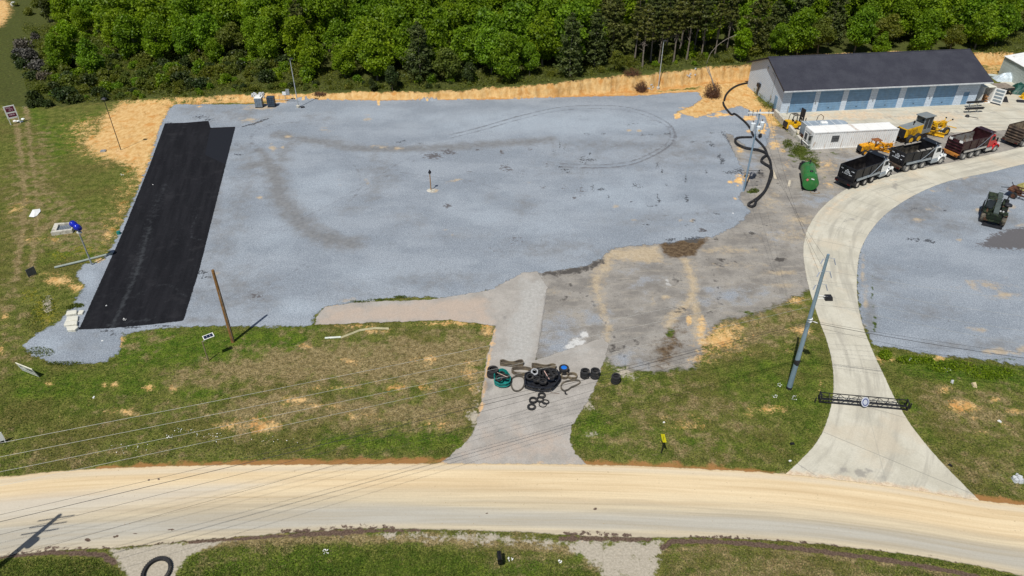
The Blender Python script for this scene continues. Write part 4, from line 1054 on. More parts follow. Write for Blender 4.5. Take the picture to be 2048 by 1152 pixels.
# leafy ground cover on the slope between the bank and the wood (uncountable)
def cover(name, pts, size, mat, label, seed, upn=.6, h=.3):
    rg = np.random.default_rng(seed)
    C = np.array([(p[0], p[1], p[2] + rg.uniform(.02, h)) for p in pts])
    n = len(C)
    Nn = rg.normal(size=(n, 3)) + np.array([0, 0, upn])
    V, Q = leaf_cloud(C, Nn, rg.uniform(.5, 1.4, n) * size, .5, rg)
    tint = np.repeat(np.clip(rg.uniform(0, 1, n), 0, 1), 4)
    me = fast_mesh(name, V, Q, mat, {'tint': tint})
    o = bpy.data.objects.new(name, me)
    COL.objects.link(o)
    return tag(o, label, 'undergrowth' if name == 'undergrowth' else 'weeds', kind='stuff')
rg = np.random.default_rng(11)
xs = rg.uniform(-110, 105, 300000); ys = rg.uniform(98, 165, 300000)
zs = height(xs, ys)
uu, vv = proj(xs, ys, zs)
hi = np.interp(uu, [40, 60, 160, 340, 480, 560, 700, 920, 1060, 1230, 1420, 1500, 1600], [120, 206, 206, 198, 189, 185, 182, 180, 168, 148, 132, 127, 118])
lo = edge_v(uu) - 26
clump = np.sin(xs * .55 + 1.5 * np.sin(ys * .4)) + np.sin(ys * .8 + xs * .3) + rg.normal(size=len(xs)) * .7
ok = (vv < hi + rg.normal(size=len(xs)) * 1.2) & (vv > np.maximum(lo, 20)) & (uu > 45) & ((uu < 1580) | (uu > 1940)) & (clump > -.9)
idx = np.nonzero(ok)[0][:95000]
cover('undergrowth', np.stack([xs[idx], ys[idx], zs[idx]], 1), .16, L_OLIVE, 'tangled low brush and tall grass covering the slope below the wood', 5, .5, .45)
def scatter(px_poly_list, n, sd):
    out = []; rr = random.Random(sd)
    for (u, v, ru, rv) in px_poly_list:
        for _ in range(n):
            a = rr.uniform(0, 6.28); q = rr.random() ** .6
            p = P(u + ru * q * math.cos(a), v + rv * q * math.sin(a))
            out.append(p)
    return out
cover('weeds', scatter([(1604, 304, 26, 16), (1622, 322, 18, 18), (1590, 300, 14, 12), (1575, 288, 10, 8)], 520, 3), .085, L_WEED, 'tall green weeds growing beside the white container', 6, .3, .30)
cover('weeds', scatter([(1522, 196, 8, 12), (1532, 212, 9, 6), (1512, 180, 6, 10), (1545, 214, 6, 4)], 260, 4), .10, L_WEED, 'weeds along the foot of the garage gable wall', 7, .3, .7)
cover('weeds', scatter([(1508, 383, 10, 4)], 260, 5), .09, L_WEED, 'weed tuft at the foot of the transformer pole', 8, .3, .3)
cover('weeds', scatter([(800, 595, 14, 3), (760, 600, 26, 2), (720, 604, 20, 2)], 240, 15), .06, L_WEED, 'thin weeds along the edge of the old paving', 18, .3, .15)
cover('weeds', scatter([(1830, 722, 40, 8), (1900, 735, 50, 12), (1980, 748, 50, 14), (1770, 712, 14, 10)], 900, 9), .085, L_BROAD, 'lush weeds along the edge of the right gravel yard', 10, .3, .3)
cover('weeds', scatter([(155, 612, 14, 4), (140, 616, 8, 3), (95, 612, 16, 20), (70, 640, 20, 30), (80, 705, 30, 10), (130, 728, 40, 4)], 420, 12), .07, L_WEED, 'weeds creeping over the edge of the gravel by the concrete blocks', 13, .3, .2)

# short grass and straw over the verges (uncountable)
n = NT('verge_grass')
c = n.mix(n.attr('straw'), n.mix(n.attr('tint'), (.052, .094, .011), (.155, .200, .034)), n.mix(n.attr('tint'), (.20, .155, .075), (.40, .325, .185)))
d = n.node('ShaderNodeBsdfPrincipled', {'Base Color': c, 'Roughness': .7, 'Specular IOR Level': .15})
t = n.node('ShaderNodeBsdfTranslucent', {'Color': c})
n.t.links.new(n.node('ShaderNodeMixShader', {0: .35, 1: d.outputs[0], 2: t.outputs[0]}).outputs[0], n.out.inputs['Surface'])
rg = np.random.default_rng(31)
N_ = 420000
gu = rg.uniform(-40, 2090, N_); gv = 1200 - (1200 - 230) * rg.uniform(0, 1, N_) ** 1.5
xx = (gu - 1024) / FPX; yy = (576 - gv) / FPX
dz = -math.sin(PITCH) + yy * math.cos(PITCH)
tt = CAM_H / -dz
gx = xx * tt; gy = (math.cos(PITCH) + yy * math.sin(PITCH)) * tt
ok = (gv > 640) | (gu < 330)
for ol in (O_LOT, O_YARD, O_DRIVE_OLD, O_CONC, O_ROAD, O_GYARD, O_STRIP):
    ok &= ~(sdf(gx, gy, W(ol), 1.0) > -.12)
gx, gy = gx[ok], gy[ok]
ii = np.clip(np.searchsorted(_yl, gy), 1, NR - 1)
jj = np.clip(np.searchsorted(_sl, gx / (21 + .62 * np.maximum(gy, 0))), 1, NC - 1)
look = lambda k: G.a[k].reshape(NR, NC)[ii, jj]
bare = np.maximum.reduce([look('soil'), look('stone') * 1.2, look('mud') * 1.2, look('clay')])
keep = (rg.uniform(0, 1, len(gx)) > bare * 1.9) & (rg.uniform(0, 1, len(gx)) > look('dry') * .75)
gx, gy = gx[keep], gy[keep]; straw = np.clip(look('dry')[keep] * 1.45 + rg.normal(size=keep.sum()) * .28 - .12 - .3 * look('lush')[keep], 0, 1)
C = np.stack([gx, gy, height(gx, gy) + rg.uniform(.01, .07, len(gx))], 1)
Nn = rg.normal(size=C.shape) + np.array([0, 0, .4])
V, Q = leaf_cloud(C, Nn, rg.uniform(.035, .10, len(gx)), .38, rg)
cl = .5 + .3 * np.sin(gx * .8 + np.sin(gy * .6) * 2) * np.sin(gy * 1.1) + rg.normal(size=len(gx)) * .25
o = bpy.data.objects.new('verge_grass', fast_mesh('verge_grass', V, Q, n.m, {'tint': np.repeat(np.clip(cl, 0, 1), 4), 'straw': np.repeat(straw, 4)}))
COL.objects.link(o)
tag(o, 'short green and straw-coloured grass growing over the verges', 'grass', kind='stuff')
print('grass', len(gx))

# ------------------------------------------------------------------ shared paints
BLACK = paint('black_paint', (.010, .010, .013), .35, var=.3, dirt=(.04, .036, .032), damt=.1)
RUBBER = paint('tyre_rubber', (.022, .022, .024), .85, var=.3, scale=4, dirt=(.085, .075, .065), damt=.2)
RUBBER2 = paint('dusty_rubber', (.075, .068, .058), .9, var=.35, scale=4, dirt=(.16, .135, .10), damt=.5)
CHROME = paint('bright_metal', (.62, .63, .65), .28, .85, var=.12)
STEEL = paint('dull_steel', (.40, .42, .44), .5, .5, var=.2)
WHITE = paint('white_paint', (.78, .79, .78), .4, var=.06, dirt=(.45, .38, .28), damt=.1)
RED = paint('red_paint', (.52, .012, .014), .3, var=.12, coat=.3)
YEL = paint('machine_yellow', (.74, .42, .010), .42, var=.12, dirt=(.25, .14, .04), damt=.3)
YELD = paint('old_orange_yellow', (.78, .36, .010), .55, var=.2, dirt=(.26, .10, .025), damt=.4)
RUST = paint('rusty_steel', (.075, .032, .020), .85, var=.4, scale=3, dirt=(.16, .07, .03), damt=.35)
GLASS = paint('dark_glass', (.018, .024, .028), .12, var=.1, spec=.7)
GREYP = paint('cab_grey', (.20, .225, .235), .5, var=.12, dirt=(.3, .27, .22), damt=.2)
GALV = paint('galvanised_steel', (.42, .45, .46), .45, .55, var=.15, scale=4)
CONCB = paint('cast_concrete', (.52, .50, .44), .9, var=.15, scale=2.5, bump=.3, dirt=(.24, .22, .18), damt=.35)
PLAST = paint('black_plastic', (.016, .016, .018), .3, var=.3)
WOOD = paint('weathered_wood', (.34, .26, .16), .85, var=.3, scale=3, bump=.3)
DARKST = paint('black_steel', (.022, .022, .026), .5, var=.3)

# ------------------------------------------------------------------ garage
gA, gB = P(1559, 227), P(1947, 208.5)
gl = (gB.xy - gA.xy).length
garage = thing('garage_building', 'long pale blue block garage with dark grey roof and six blue roller doors', 'garage', gA, heading(gA, gB))
GD, GE, GRZ = 13.2, 4.33, 7.0
n = NT('painted_block')
o = n.pos('obj')
bv = n.node('ShaderNodeCombineXYZ', {0: n.mth('ADD', n.node('ShaderNodeSeparateXYZ', {0: o}).outputs[0], n.node('ShaderNodeSeparateXYZ', {0: o}).outputs[1]), 1: n.node('ShaderNodeSeparateXYZ', {0: o}).outputs[2], 2: 0.0}).outputs[0]
bk = n.node('ShaderNodeTexBrick', {'Color1': (.57, .66, .77), 'Color2': (.52, .61, .72), 'Mortar': (.36, .40, .46), 'Scale': 1.0, 'Mortar Size': .018, 'Brick Width': .6, 'Row Height': .29})
n.t.links.new(bv, bk.inputs['Vector'])
c = n.mix(n.ss(n.noise(.9, 5, .6, o), .5, .75, 0, .45), bk.outputs['Color'], (.48, .53, .59))
BLOCK = n.bsdf(c, .8, 0, n.bump(bk.outputs['Fac'], -.3, .02), .2)
w = MB()
w.prism([(0, 0), (GD, 0), (GD, GE), (GD / 2, GRZ - .1), (0, GE)], 0, .25, 'x')
w.prism([(0, 0), (GD, 0), (GD, GE), (GD / 2, GRZ - .1), (0, GE)], gl - .25, gl, 'x')
w.box(.25, gl - .25, GD - .25, GD, 0, GE)
def along_wall(u):
    a, b = 0.0, 1.0
    for _ in range(40):
        m = (a + b) / 2
        q = gA.lerp(gB, m)
        if proj(q.x, q.y, 0)[0] < u: a = m
        else: b = m
    return a * gl
dv = [along_wall(1480 + x / 3.6) for x in (345, 515, 548, 712, 750, 910, 957, 1117, 1160, 1322, 1365, 1525)]
pd = [along_wall(1919.5), along_wall(1931)]
DH = 3.5
cur = .25
for a, b, h in [(dv[i], dv[i + 1], DH) for i in range(0, 12, 2)] + [(pd[0], pd[1], 2.2)]:
    w.box(cur, a, 0, .25, 0, GE)
    w.box(a, b, 0, .25, h, GE)
    cur = b
w.box(cur, gl - .25, 0, .25, 0, GE)
w.build('wall', BLOCK, garage)
n = NT('dark_roof_shingle')
o = n.pos('obj')
sx = n.node('ShaderNodeSeparateXYZ', {0: o})
ry = n.mth('FRACT', n.mth('MULTIPLY', sx.outputs[1], 4.2))
g = n.noise(9, 3, .7, o)
c = n.mix(n.ss(n.noise(.4, 5, .6, o), .35, .65), (.034, .036, .050), (.046, .049, .064))
c = n.mix(n.ss(g, .3, .7), n.mix(1.0, c, (.78, .78, .78), 'MULTIPLY'), n.mix(1.0, c, (1.25, 1.22, 1.22), 'MULTIPLY'))
c = n.mix(n.ss(ry, .0, .18, .35, 0), c, (.020, .020, .025))
ROOF = n.bsdf(c, .8, 0, n.bump(n.mth('ADD', g, ry), .3, .02), .25)
r = MB()
oh, ol, orr = .95, .55, 1.2
sl_ = (GRZ - GE) / (GD / 2)
ze = GE - oh * sl_
for s in (0, 1):
    y0, y1 = (-oh, GD / 2) if s == 0 else (GD + oh, GD / 2)
    q = [(-ol, y0, ze), (gl + orr, y0, ze), (gl + orr, y1, GRZ), (-ol, y1, GRZ)]
    if s: q = q[::-1]
    r.hexa([(a, b, c_ + .02) for a, b, c_ in q], [(a, b, c_ + .14) for a, b, c_ in q])
ro = r.build('roof', ROOF, garage)
rc = MB(); rc.tube([(-ol - .02, GD / 2, GRZ + .15), (gl + orr + .02, GD / 2, GRZ + .15)], .09, 6)
rc.build('ridge_cap', ROOF, ro)
f = MB(); f.box(-ol, gl + orr, -oh - .10, -oh - .005, ze - .12, ze + .08)
f.build('gutter', paint('pale_gutter', (.55, .58, .62), .4), ro)
for xx in (-ol - .03, gl + orr + .005):
    f = MB()
    f.hexa([(xx, -oh, ze - .1), (xx + .025, -oh, ze - .1), (xx + .025, GD / 2, GRZ - .1), (xx, GD / 2, GRZ - .1)], [(xx, -oh, ze + .15), (xx + .025, -oh, ze + .15), (xx + .025, GD / 2, GRZ + .16), (xx, GD / 2, GRZ + .16)])
    f.hexa([(xx, GD / 2, GRZ - .1), (xx + .025, GD / 2, GRZ - .1), (xx + .025, GD + oh, ze - .1), (xx, GD + oh, ze - .1)], [(xx, GD / 2, GRZ + .16), (xx + .025, GD / 2, GRZ + .16), (xx + .025, GD + oh, ze + .15), (xx, GD + oh, ze + .15)])
    f.build('fascia', DARKST, ro)
BLUED = paint('blue_door_paint', (.165, .295, .455), .5, var=.14, scale=1.2, dirt=(.2, .3, .4), damt=.2, streak=True)
for i in range(0, 12, 2):
    d = MB()
    a, b = dv[i] + .004, dv[i + 1] - .004
    k = 9
    for j in range(k):
        z0 = DH * j / k
        d.box(a, b, .09, .15, z0 + .004, z0 + DH / k - .03)
        d.box(a, b, .11, .15, z0 + DH / k - .03, z0 + DH / k + .004)
    dr = d.build('garage_door', BLUED, garage)
    h = MB(); h.box((a + b) / 2 - .12, (a + b) / 2 + .12, .05, .089, .55, .62)
    h.build('handle', DARKST, dr)
d = MB(); d.box(pd[0] + .004, pd[1] - .004, .09, .15, .02, 2.19)
d2 = d.build('door', BLUED, garage)
h = MB(); h.tube([(pd[0] + .12, .085, 1.0), (pd[0] + .12, .03, 1.0), (pd[0] + .26, .03, 1.0)], .02, 6); h.build('handle', STEEL, d2)
d = MB(); d.box(-.045, -.002, 1.6, 2.55, .05, 2.15); d2 = d.build('door', BLUED, garage)
h = MB(); h.tube([(-.05, 1.75, 1.05), (-.11, 1.75, 1.05), (-.11, 1.9, 1.05)], .02, 6); h.build('handle', STEEL, d2)
d = MB(); d.box(-.42, -.003, 8.2, 9.0, 1.5, 2.1); d.tube([(-.2, 8.6, 1.5), (-.2, 8.6, .1)], .1, 8)
d.build('wall_fan', DARKST, garage)
d = MB(); d.box(-.16, -.003, 3.6, 3.9, 1.2, 1.7); d.tube([(-.05, 3.75, 1.7), (-.05, 3.75, 4.7), (-.05, 4.9, 5.1)], .035, 6); d.box(-.14, -.003, 6.6, 6.9, 5.2, 5.5)
d.build('meter_box', GALV, garage)
d = MB()
for u in (1626, 1740, 1853): 
    s = along_wall(u); d.box(s - .09, s + .09, -.10, -.003, 1.45, 1.75)
d.build('wall_box', STEEL, garage)
d = MB(); d.box((pd[0] + pd[1]) / 2 - .1, (pd[0] + pd[1]) / 2 + .1, -.14, -.003, 2.45, 2.6); d.build('lamp', WHITE, garage)
d = MB(); d.tube([(1.0, -.5, 0), (1.0, -.5, 1.35)], .09, 10); tag(d.build('bollard', GALV, None, gA, heading(gA, gB)), 'grey bollard standing before the left garage door', 'bollard')

# ------------------------------------------------------------------ pale metal shed at the right edge
a = P(1996, 148); b = P(2066, 190)
hh = rise(a, 113)
L = (b.xy - a.xy).length
shed = thing('metal_shed', 'pale ribbed metal shed with white roof right of the garage', 'shed', a, heading(a, b))
m = MB(); k = int(L / .28)
def ribbed(mb, x0, x1, y, z0, z1, step, dep):
    """ribbed sheet facing -y"""
    n_ = max(2, int((x1 - x0) / step)); st = (x1 - x0) / n_
    prof = []
    for i in range(n_):
        xa = x0 + i * st
        prof += [(xa, y), (xa + st * .36, y), (xa + st * .5, y + dep), (xa + st * .86, y + dep)]
    prof.append((x1, y))
    mb.sheet([[(p[0], p[1], z0) for p in prof], [(p[0], p[1], z1) for p in prof]])
m.box(.02, L - .02, .06, 7.0, 0, hh - .01)
ribbed(m, 0, L, 0, 0, hh, .34, .06)
m.build('wall', paint('pale_green_sheet', (.50, .555, .53), .5, .2, var=.08), shed)
m = MB(); m.hexa([(-.1, -.12, hh), (L + .1, -.12, hh), (L + .1, 3.6, hh + .75), (-.1, 3.6, hh + .75)], [(-.1, -.12, hh + .08), (L + .1, -.12, hh + .08), (L + .1, 3.6, hh + .83), (-.1, 3.6, hh + .83)])
m.hexa([(-.1, 3.6, hh + .75), (L + .1, 3.6, hh + .75), (L + .1, 7.2, hh), (-.1, 7.2, hh)], [(-.1, 3.6, hh + .83), (L + .1, 3.6, hh + .83), (L + .1, 7.2, hh + .08), (-.1, 7.2, hh + .08)])
m.build('roof', WHITE, shed)

# ------------------------------------------------------------------ white shipping container
ca = P(1619.7, 299.2); ca.x, ca.y = 43.32, 95.6
cont = thing('shipping_container', 'white ribbed shipping container with a barred window, rust streak on its roof', 'container', ca, R(7.0))
CL, CW, CH = 13.05, 2.6, 2.62
CWH = paint('container_white', (.74, .75, .745), .5, var=.05, scale=.8, dirt=(.36, .22, .11), damt=.16, streak=True)
m = MB()
ribbed(m, .16, CL - .16, .03, .16, CH - .14, .33, .045)
m.box(.1, CL - .1, .12, CW - .05, .15, CH - .05)
m.box(CL - .09, CL - .02, .1, CW - .1, .1, CH - .1)
m.build('wall', CWH, cont)
m = MB()
for x0, x1 in ((0, .16), (CL - .16, CL)):
    for y0, y1 in ((0, .16), (CW - .16, CW)):
        m.box(x0, x1, y0, y1, 0, CH)
m.box(.16, CL - .16, 0, .12, CH - .14, CH); m.box(.16, CL - .16, 0, .12, 0, .16)
m.box(.16, CL - .16, CW - .12, CW, CH - .14, CH); m.box(.16, CL - .16, CW - .12, CW, 0, .16)
m.box(0, .12, .16, CW - .16, CH - .5, CH); m.box(0, .12, .16, CW - .16, 0, .16)
m.build('frame', CWH, cont)
n = NT('container_roof_white')
o = n.pos('obj')
sx = n.node('ShaderNodeSeparateXYZ', {0: o})
rx = n.mth('ABSOLUTE', n.mth('SUBTRACT', n.mth('ADD', sx.outputs[0], n.mth('MULTIPLY', n.noise(.9, 4, .6, o), .8)), 7.15))
c = n.mix(n.ss(n.noise(1.2, 5, .6, o), .45, .7, 0, .35), (.80, .80, .785), (.68, .66, .61))
c = n.mix(n.mth('MULTIPLY', n.ss(rx, .0, .38, 1, 0), n.ss(n.noise(5, 4, .6, o), .35, .6, .2, .75)), c, (.34, .20, .10))
m = MB()
for i in range(6):
    m.box(.13 + i * (CL - .26) / 6 + .012, .13 + (i + 1) * (CL - .26) / 6 - .012, .125, CW - .125, CH - .06, CH - .012)
m.build('roof', n.bsdf(c, .5, 0, None, .3), cont)
wz = MB(); wz.box(2.95, 4.05, -.02, .029, 1.15, 2.02); wf = wz.build('window', DARKST, cont)
wz = MB()
for i in range(5): wz.box(2.99 + i * .215, 2.99 + i * .215 + .16, -.035, -.021, 1.2, 1.55); wz.box(2.99 + i * .215, 2.99 + i * .215 + .16, -.035, -.021, 1.62, 1.97)
wz.build('grille', paint('window_bars', (.12, .125, .13), .5), wf)
wz = MB(); wz.box(-.03, -.001, .3, 1.15, .25, 2.1); wf = wz.build('door', GALV, cont)
wz = MB(); wz.box(-.045, -.031, .42, 1.03, 1.2, 1.95); wz.build('pane', GLASS, wf)
wz = MB(); wz.box(-.05, -.001, 1.4, 2.3, .8, 1.95); wf = wz.build('window', WHITE, cont)
wz = MB(); wz.box(-.065, -.051, 1.5, 2.2, .9, 1.85); wz.build('pane', GLASS, wf)
wz = MB(); wz.tube([(-.05, 2.4, .5), (-.25, 2.2, .62), (-.25, .3, .62), (-.05, .05, .75)], .06, 7); wz.tube([(-.3, .7, 1.9), (-.05, .15, 2.2)], .03, 6); wz.build('pipe', WHITE, cont)

# ------------------------------------------------------------------ V-nosed cargo trailer behind the container
a = P(1640, 268)
tr = thing('cargo_trailer', 'low pale blue cargo trailer with roof vent parked behind the white container', 'trailer', (43.9, 99.35, 0), R(7.0))
TL = 5.6
outl = [(0, 0), (TL, 0), (TL + .9, .55), (TL + .9, 1.5), (TL, 2.1), (0, 2.1)]
m = MB(); m.prism(outl, .5, 2.02, 'z'); m.build('body', paint('trailer_blue_grey', (.30, .36, .42), .4, .2, var=.08), tr)
m = MB(); m.prism([(x * 1.004 - .015, y * 1.02 - .02) for x, y in outl], 2.022, 2.09, 'z'); rf = m.build('roof', paint('trailer_roof', (.46, .535, .60), .35, .4, var=.1, scale=.6), tr)
m = MB()
for x in (.02, .75, 2.0, 3.2, 4.4, 5.5): m.box(x, x + .05, .0, 2.08, 2.092, 2.105)
m.build('seam', WHITE, rf)
m = MB(); m.hexa([(2.5, .75, 2.107), (3.5, .75, 2.107), (3.5, 1.4, 2.107), (2.5, 1.4, 2.107)], [(2.6, .85, 2.32), (3.4, .85, 2.32), (3.4, 1.3, 2.32), (2.6, 1.3, 2.32)]); m.build('roof_vent', WHITE, tr, bev=.03)
for x in (2.2, 3.1):
    for y in (.02, 1.88):
        m = MB(); m.lathe([(.0, 0), (.34, 0), (.36, .05), (.36, .15), (.34, .2), (0, .2)], 18, T(x, y + .2, .36, R(90))); m.build('wheel', RUBBER, tr)
m = MB(); m.tube([(TL + .8, .6, .45), (TL + 1.9, 1.05, .45)], .05, 6); m.tube([(TL + .8, 1.5, .45), (TL + 1.9, 1.05, .45)], .05, 6); m.build('tow_bar', DARKST, tr)
m = MB(); q = P(1632, 243)
m.tube([(0, 0, 0), (.15, 0, 1.15), (.5, 0, 1.45), (1.0, 0, 1.1), (1.0, 0, 0)], .05, 7)
tag(m.build('bent_tube_rail', RUST, None, P(1631, 246), R(-5)), 'bent rusty tube hoop standing behind the cargo trailer', 'rail')

# ------------------------------------------------------------------ retaining wall
def lowwall(u0, v0, u1, v1, h0, h1, lab):
    a, b = P(u0, v0), P(u1, v1)
    L = (b.xy - a.xy).length
    m = MB(); m.hexa([(0, 0, -.1), (L, 0, -.1), (L, .42, -.1), (0, .42, -.1)], [(0, 0, h0), (L, 0, h1), (L, .42, h1), (0, .42, h0)])
    tag(m.build('retaining_wall', CONCB, None, a, heading(a, b), bev=.03), lab, 'wall')
lowwall(1546, 231, 1586, 273, 1.05, .85, 'upper length of weathered concrete retaining wall below the forklift')
lowwall(1590, 279, 1611, 295, .75, .45, 'lower, shorter length of concrete retaining wall beside the weeds')
for i, (u, v, s) in enumerate([(1588, 268, .35), (1602, 274, .4), (1606, 290, .45), (1545, 225, .45), (1615, 292, .35)]):
    m = MB(); rr = random.Random(i)
    for k in range(7):
        a0 = rr.uniform(0, 6.28); m.tube([(rr.uniform(-.2, .2), rr.uniform(-.2, .2), .05), (s * math.cos(a0), s * math.sin(a0), rr.uniform(.1, s * 1.6))], rr.uniform(.05, .13), 5)
    tag(m.build('scrap_heap', RUST if i % 2 else DARKST, None, P(u, v, .02), 0), ['dark scrap iron heaped behind the gap in the retaining wall', 'rusty scrap piece on the apron right of the retaining wall', 'dark scrap beside the left end of the white container', 'rusty scrap at the upper end of the retaining wall', 'dark scrap wedged against the container corner'][i], 'scrap')

# ------------------------------------------------------------------ vehicles
def wheel_parts(root, x, y, r, w, out, dual=False, hub=CHROME, rub=RUBBER):
    """wheel with its outer face towards out (+1/-1 in y)"""
    m = MB()
    yc = y
    M = T(x, yc, r, R(90))
    ww = w
    m.lathe([(r * .60, -ww / 2), (r * .93, -ww / 2), (r, -ww * .36), (r, ww * .36), (r * .93, ww / 2), (r * .60, ww / 2)], 22, M, True)
    k = m.build('wheel', rub, root, smooth=True)
    h = MB()
    s = -1 if out > 0 else 1
    h.lathe([(r * .61, s * ww * .42), (r * .57, s * ww * .40), (r * .50, s * ww * .22), (r * .26, s * ww * .26), (r * .22, s * ww * .44), (0, s * ww * .46)], 18, M)
    h.lathe([(r * .61, -s * ww * .40), (r * .3, -s * ww * .3), (0, -s * ww * .3)], 18, M)
    h.build('rim', hub, k, smooth=True)
    return k

def letters(mb, x, y0, y1, z, h, seed, fn):
    """a row of worn, unreadable letter marks"""
    rr = random.Random(seed); y = y0
    while y < y1 - .05:
        w_ = rr.uniform(.06, .13)
        if rr.random() < .86:
            for zz in ((z, z + h * .28), (z + h * .62, z + h)) if rr.random() < .5 else ((z, z + h),):
                mb.add([fn(x, y, zz[0]), fn(x, y + w_, zz[0]), fn(x, y + w_, zz[1]), fn(x, y, zz[1])], [(0, 1, 2, 3)])
        y += w_ + .035

def dump_truck(label, rear_px, front_px, cab, body, bed_in, rail, style, rub=RUBBER, hub=CHROME):
    a, b = P(*rear_px), P(*front_px)
    th = heading(a, b)
    root = thing('dump_truck', label, 'dump truck', (0, 0, 0), th, 'dump trucks parked along the drive')
    off = Vector((math.cos(th) * 0 + 1.17 * -math.sin(th), 1.17 * math.cos(th), 0))
    root.location = a + off
    axf = 6.45
    # chassis
    m = MB(); m.box(-.9, 7.0, -.45, .45, .62, .95); m.box(-.9, -.6, -1.1, 1.1, .5, .8)
    for x in (0, 1.5, 2.9): m.box(x - .1, x + .1, -.8, .8, .42, .62)
    m.box(axf - .1, axf + .1, -.9, .9, .42, .62)
    m.build('chassis', DARKST, root)
    # tub: tapered hopper open at the top with round-ish bottom
    x0, x1, zt, hw = -.95, 4.25, 2.72, 1.25
    def ring(x, w_in, zb, zt_):
        return [(x, -w_in, zt_), (x, -w_in * .985, zb + .55), (x, -w_in * .78, zb + .10), (x, -w_in * .5, zb), (x, w_in * .5, zb), (x, w_in * .78, zb + .10), (x, w_in * .985, zb + .55), (x, w_in, zt_)]
    m = MB()
    m.sheet([ring(x0, hw, 1.05, zt), ring(x1, hw, 1.05, zt)])
    for s in (-1, 1):
        m.box(x0, x1, min(s * hw, s * (hw - .10)), max(s * hw, s * (hw - .10)), zt, zt + .10)
        for xx in (.5, 2.0, 3.4): m.box(xx - .05, xx + .05, min(s * hw, s * (hw + .05)), max(s * hw, s * (hw + .05)), 1.6, zt)
    tub = m.build('dump_body', body, root)
    m = MB(); m.sheet([ring(x0 + .06, hw - .09, 1.15, zt + .02)[::-1], ring(x1 - .06, hw - .09, 1.15, zt + .02)[::-1]])
    m.build('bed_lining', bed_in, tub)
    # headboard and cab guard
    m = MB()
    m.box(x1, x1 + .10, -hw, hw, 1.15, 3.18)
    m.hexa([(x1 - .05, -hw, 3.18), (x1 + 1.0, -hw + .05, 3.22), (x1 + 1.0, hw - .05, 3.22), (x1 - .05, hw, 3.18)], [(x1 - .05, -hw, 3.29), (x1 + 1.0, -hw + .05, 3.29), (x1 + 1.0, hw - .05, 3.29), (x1 - .05, hw, 3.29)])
    for s in (-1, 1):
        m.hexa([(x1 - .6, s * hw - .04, zt), (x1, s * hw - .04, zt), (x1, s * hw + .04, zt), (x1 - .6, s * hw + .04, zt)], [(x1 - .05, s * hw - .04, 3.2), (x1, s * hw - .04, 3.2), (x1, s * hw + .04, 3.2), (x1 - .05, s * hw + .04, 3.2)])
    m.build('cab_guard', RED_DARK if style == 'red' else body, root)
    # tailgate
    m = MB(); m.hexa([(x0 - .14, -hw, 1.0), (x0 - .06, -hw, 1.0), (x0 - .06, hw, 1.0), (x0 - .14, hw, 1.0)], [(x0 - .12, -hw, zt + .08), (x0 - .01, -hw, zt + .08), (x0 - .01, hw, zt + .08), (x0 - .12, hw, zt + .08)])
    nr = 4 if style in ('red', 'ribs') else 0
    tg = m.build('tailgate', body, root)
    if nr:
        m = MB()
        for i in range(nr):
            z = 1.2 + i * .42
            m.hexa([(x0 - .26, -hw, z), (x0 - .13, -hw, z - .06), (x0 - .13, hw, z - .06), (x0 - .26, hw, z)], [(x0 - .22, -hw, z + .10), (x0 - .13, -hw, z + .14), (x0 - .13, hw, z + .14), (x0 - .22, hw, z + .10)])
        m.build('rib', RED_DARK if style == 'red' else BROWNB, tg)
    if style == 'red':
        for y in (-1.05, .55):
            m = MB(); m.box(x0 - .20, x0 - .135, y, y + .5, 2.5, 2.85); m.box(x0 - .212, x0 - .2003, y + .1, y + .38, 2.58, 2.60)
            m.build('marker_plate', WHITE, tg)
    if style in ('letters', 'letters2'):
        m = MB(); fn = lambda x, y, z: (x0 - .145 + (z - 1.0) * .011, -y, z)
        sd = 3 if style == 'letters' else 9
        letters(m, 0, -1.0, -.62, 2.34, .11, sd, fn); letters(m, 0, .55, 1.0, 2.34, .11, sd + 1, fn)
        letters(m, 0, -.16, .16, 2.34, .10, sd + 2, fn); letters(m, 0, -.36, .36, 2.16, .10, sd + 3, fn); letters(m, 0, -.36, .4, 2.0, .10, sd + 4, fn)
        letters(m, 0, -.8, .8, 1.78, .12, sd + 5, fn)
        m.build('lettering', LETTERW, tg)
    m = MB(); m.box(x0 - .55, x0 - .15, -1.22, 1.22, .88, .99); m.box(x0 - .55, x0 - .48, -1.22, 1.22, .62, .88)
    for y in (-.9, .9): m.box(x0 - .4, x0 - .1, y - .06, y + .06, .6, .9)
    m.build('rear_bumper', ORANGEB if style == 'red' else BROWNB if style != 'letters' else body, root)
    for s in (-1, 1):
        for k in (0, .22):
            m = MB(); m.box(x0 - .575, x0 - .552, s * 1.05 - .08 - k * s, s * 1.05 + .08 - k * s, .68, .82); m.build('tail_light', TAILR, root)
    # lower rail and tarp arms
    for s in (-1, 1):
        m = MB(); m.box(x0 + .5, x1 - .15, min(s * 1.18, s * 1.31), max(s * 1.18, s * 1.31), 1.16, 1.44); m.build('side_rail', rail, root)
        m = MB(); m.tube([(1.55, s * 1.36, 1.25), (3.0, s * 1.38, 2.1), (4.35, s * 1.38, 3.1)], .042, 6)
        m.tube([(4.35, s * 1.38, 3.1), (4.5, s * .9, 3.4)], .035, 6); m.build('tarp_arm', rail, root)
    if style == 'letters2':
        for s in (-1, 1):
            m = MB(); m.box(1.0, x1 - .1, min(s * .98, s * 1.33), max(s * .98, s * 1.33), zt + .103, zt + .16)
            m.build('side_board', paint('grey_board', (.30, .28, .25), .8, var=.2), root)
            m = MB()
            for x in (1.3, 2.4, 3.6): m.box(x - .07, x + .07, min(s * 1.1, s * 1.36), max(s * 1.1, s * 1.36), zt + .163, zt + .26)
            m.build('bracket', DARKST, root)
    # cab
    m = MB()
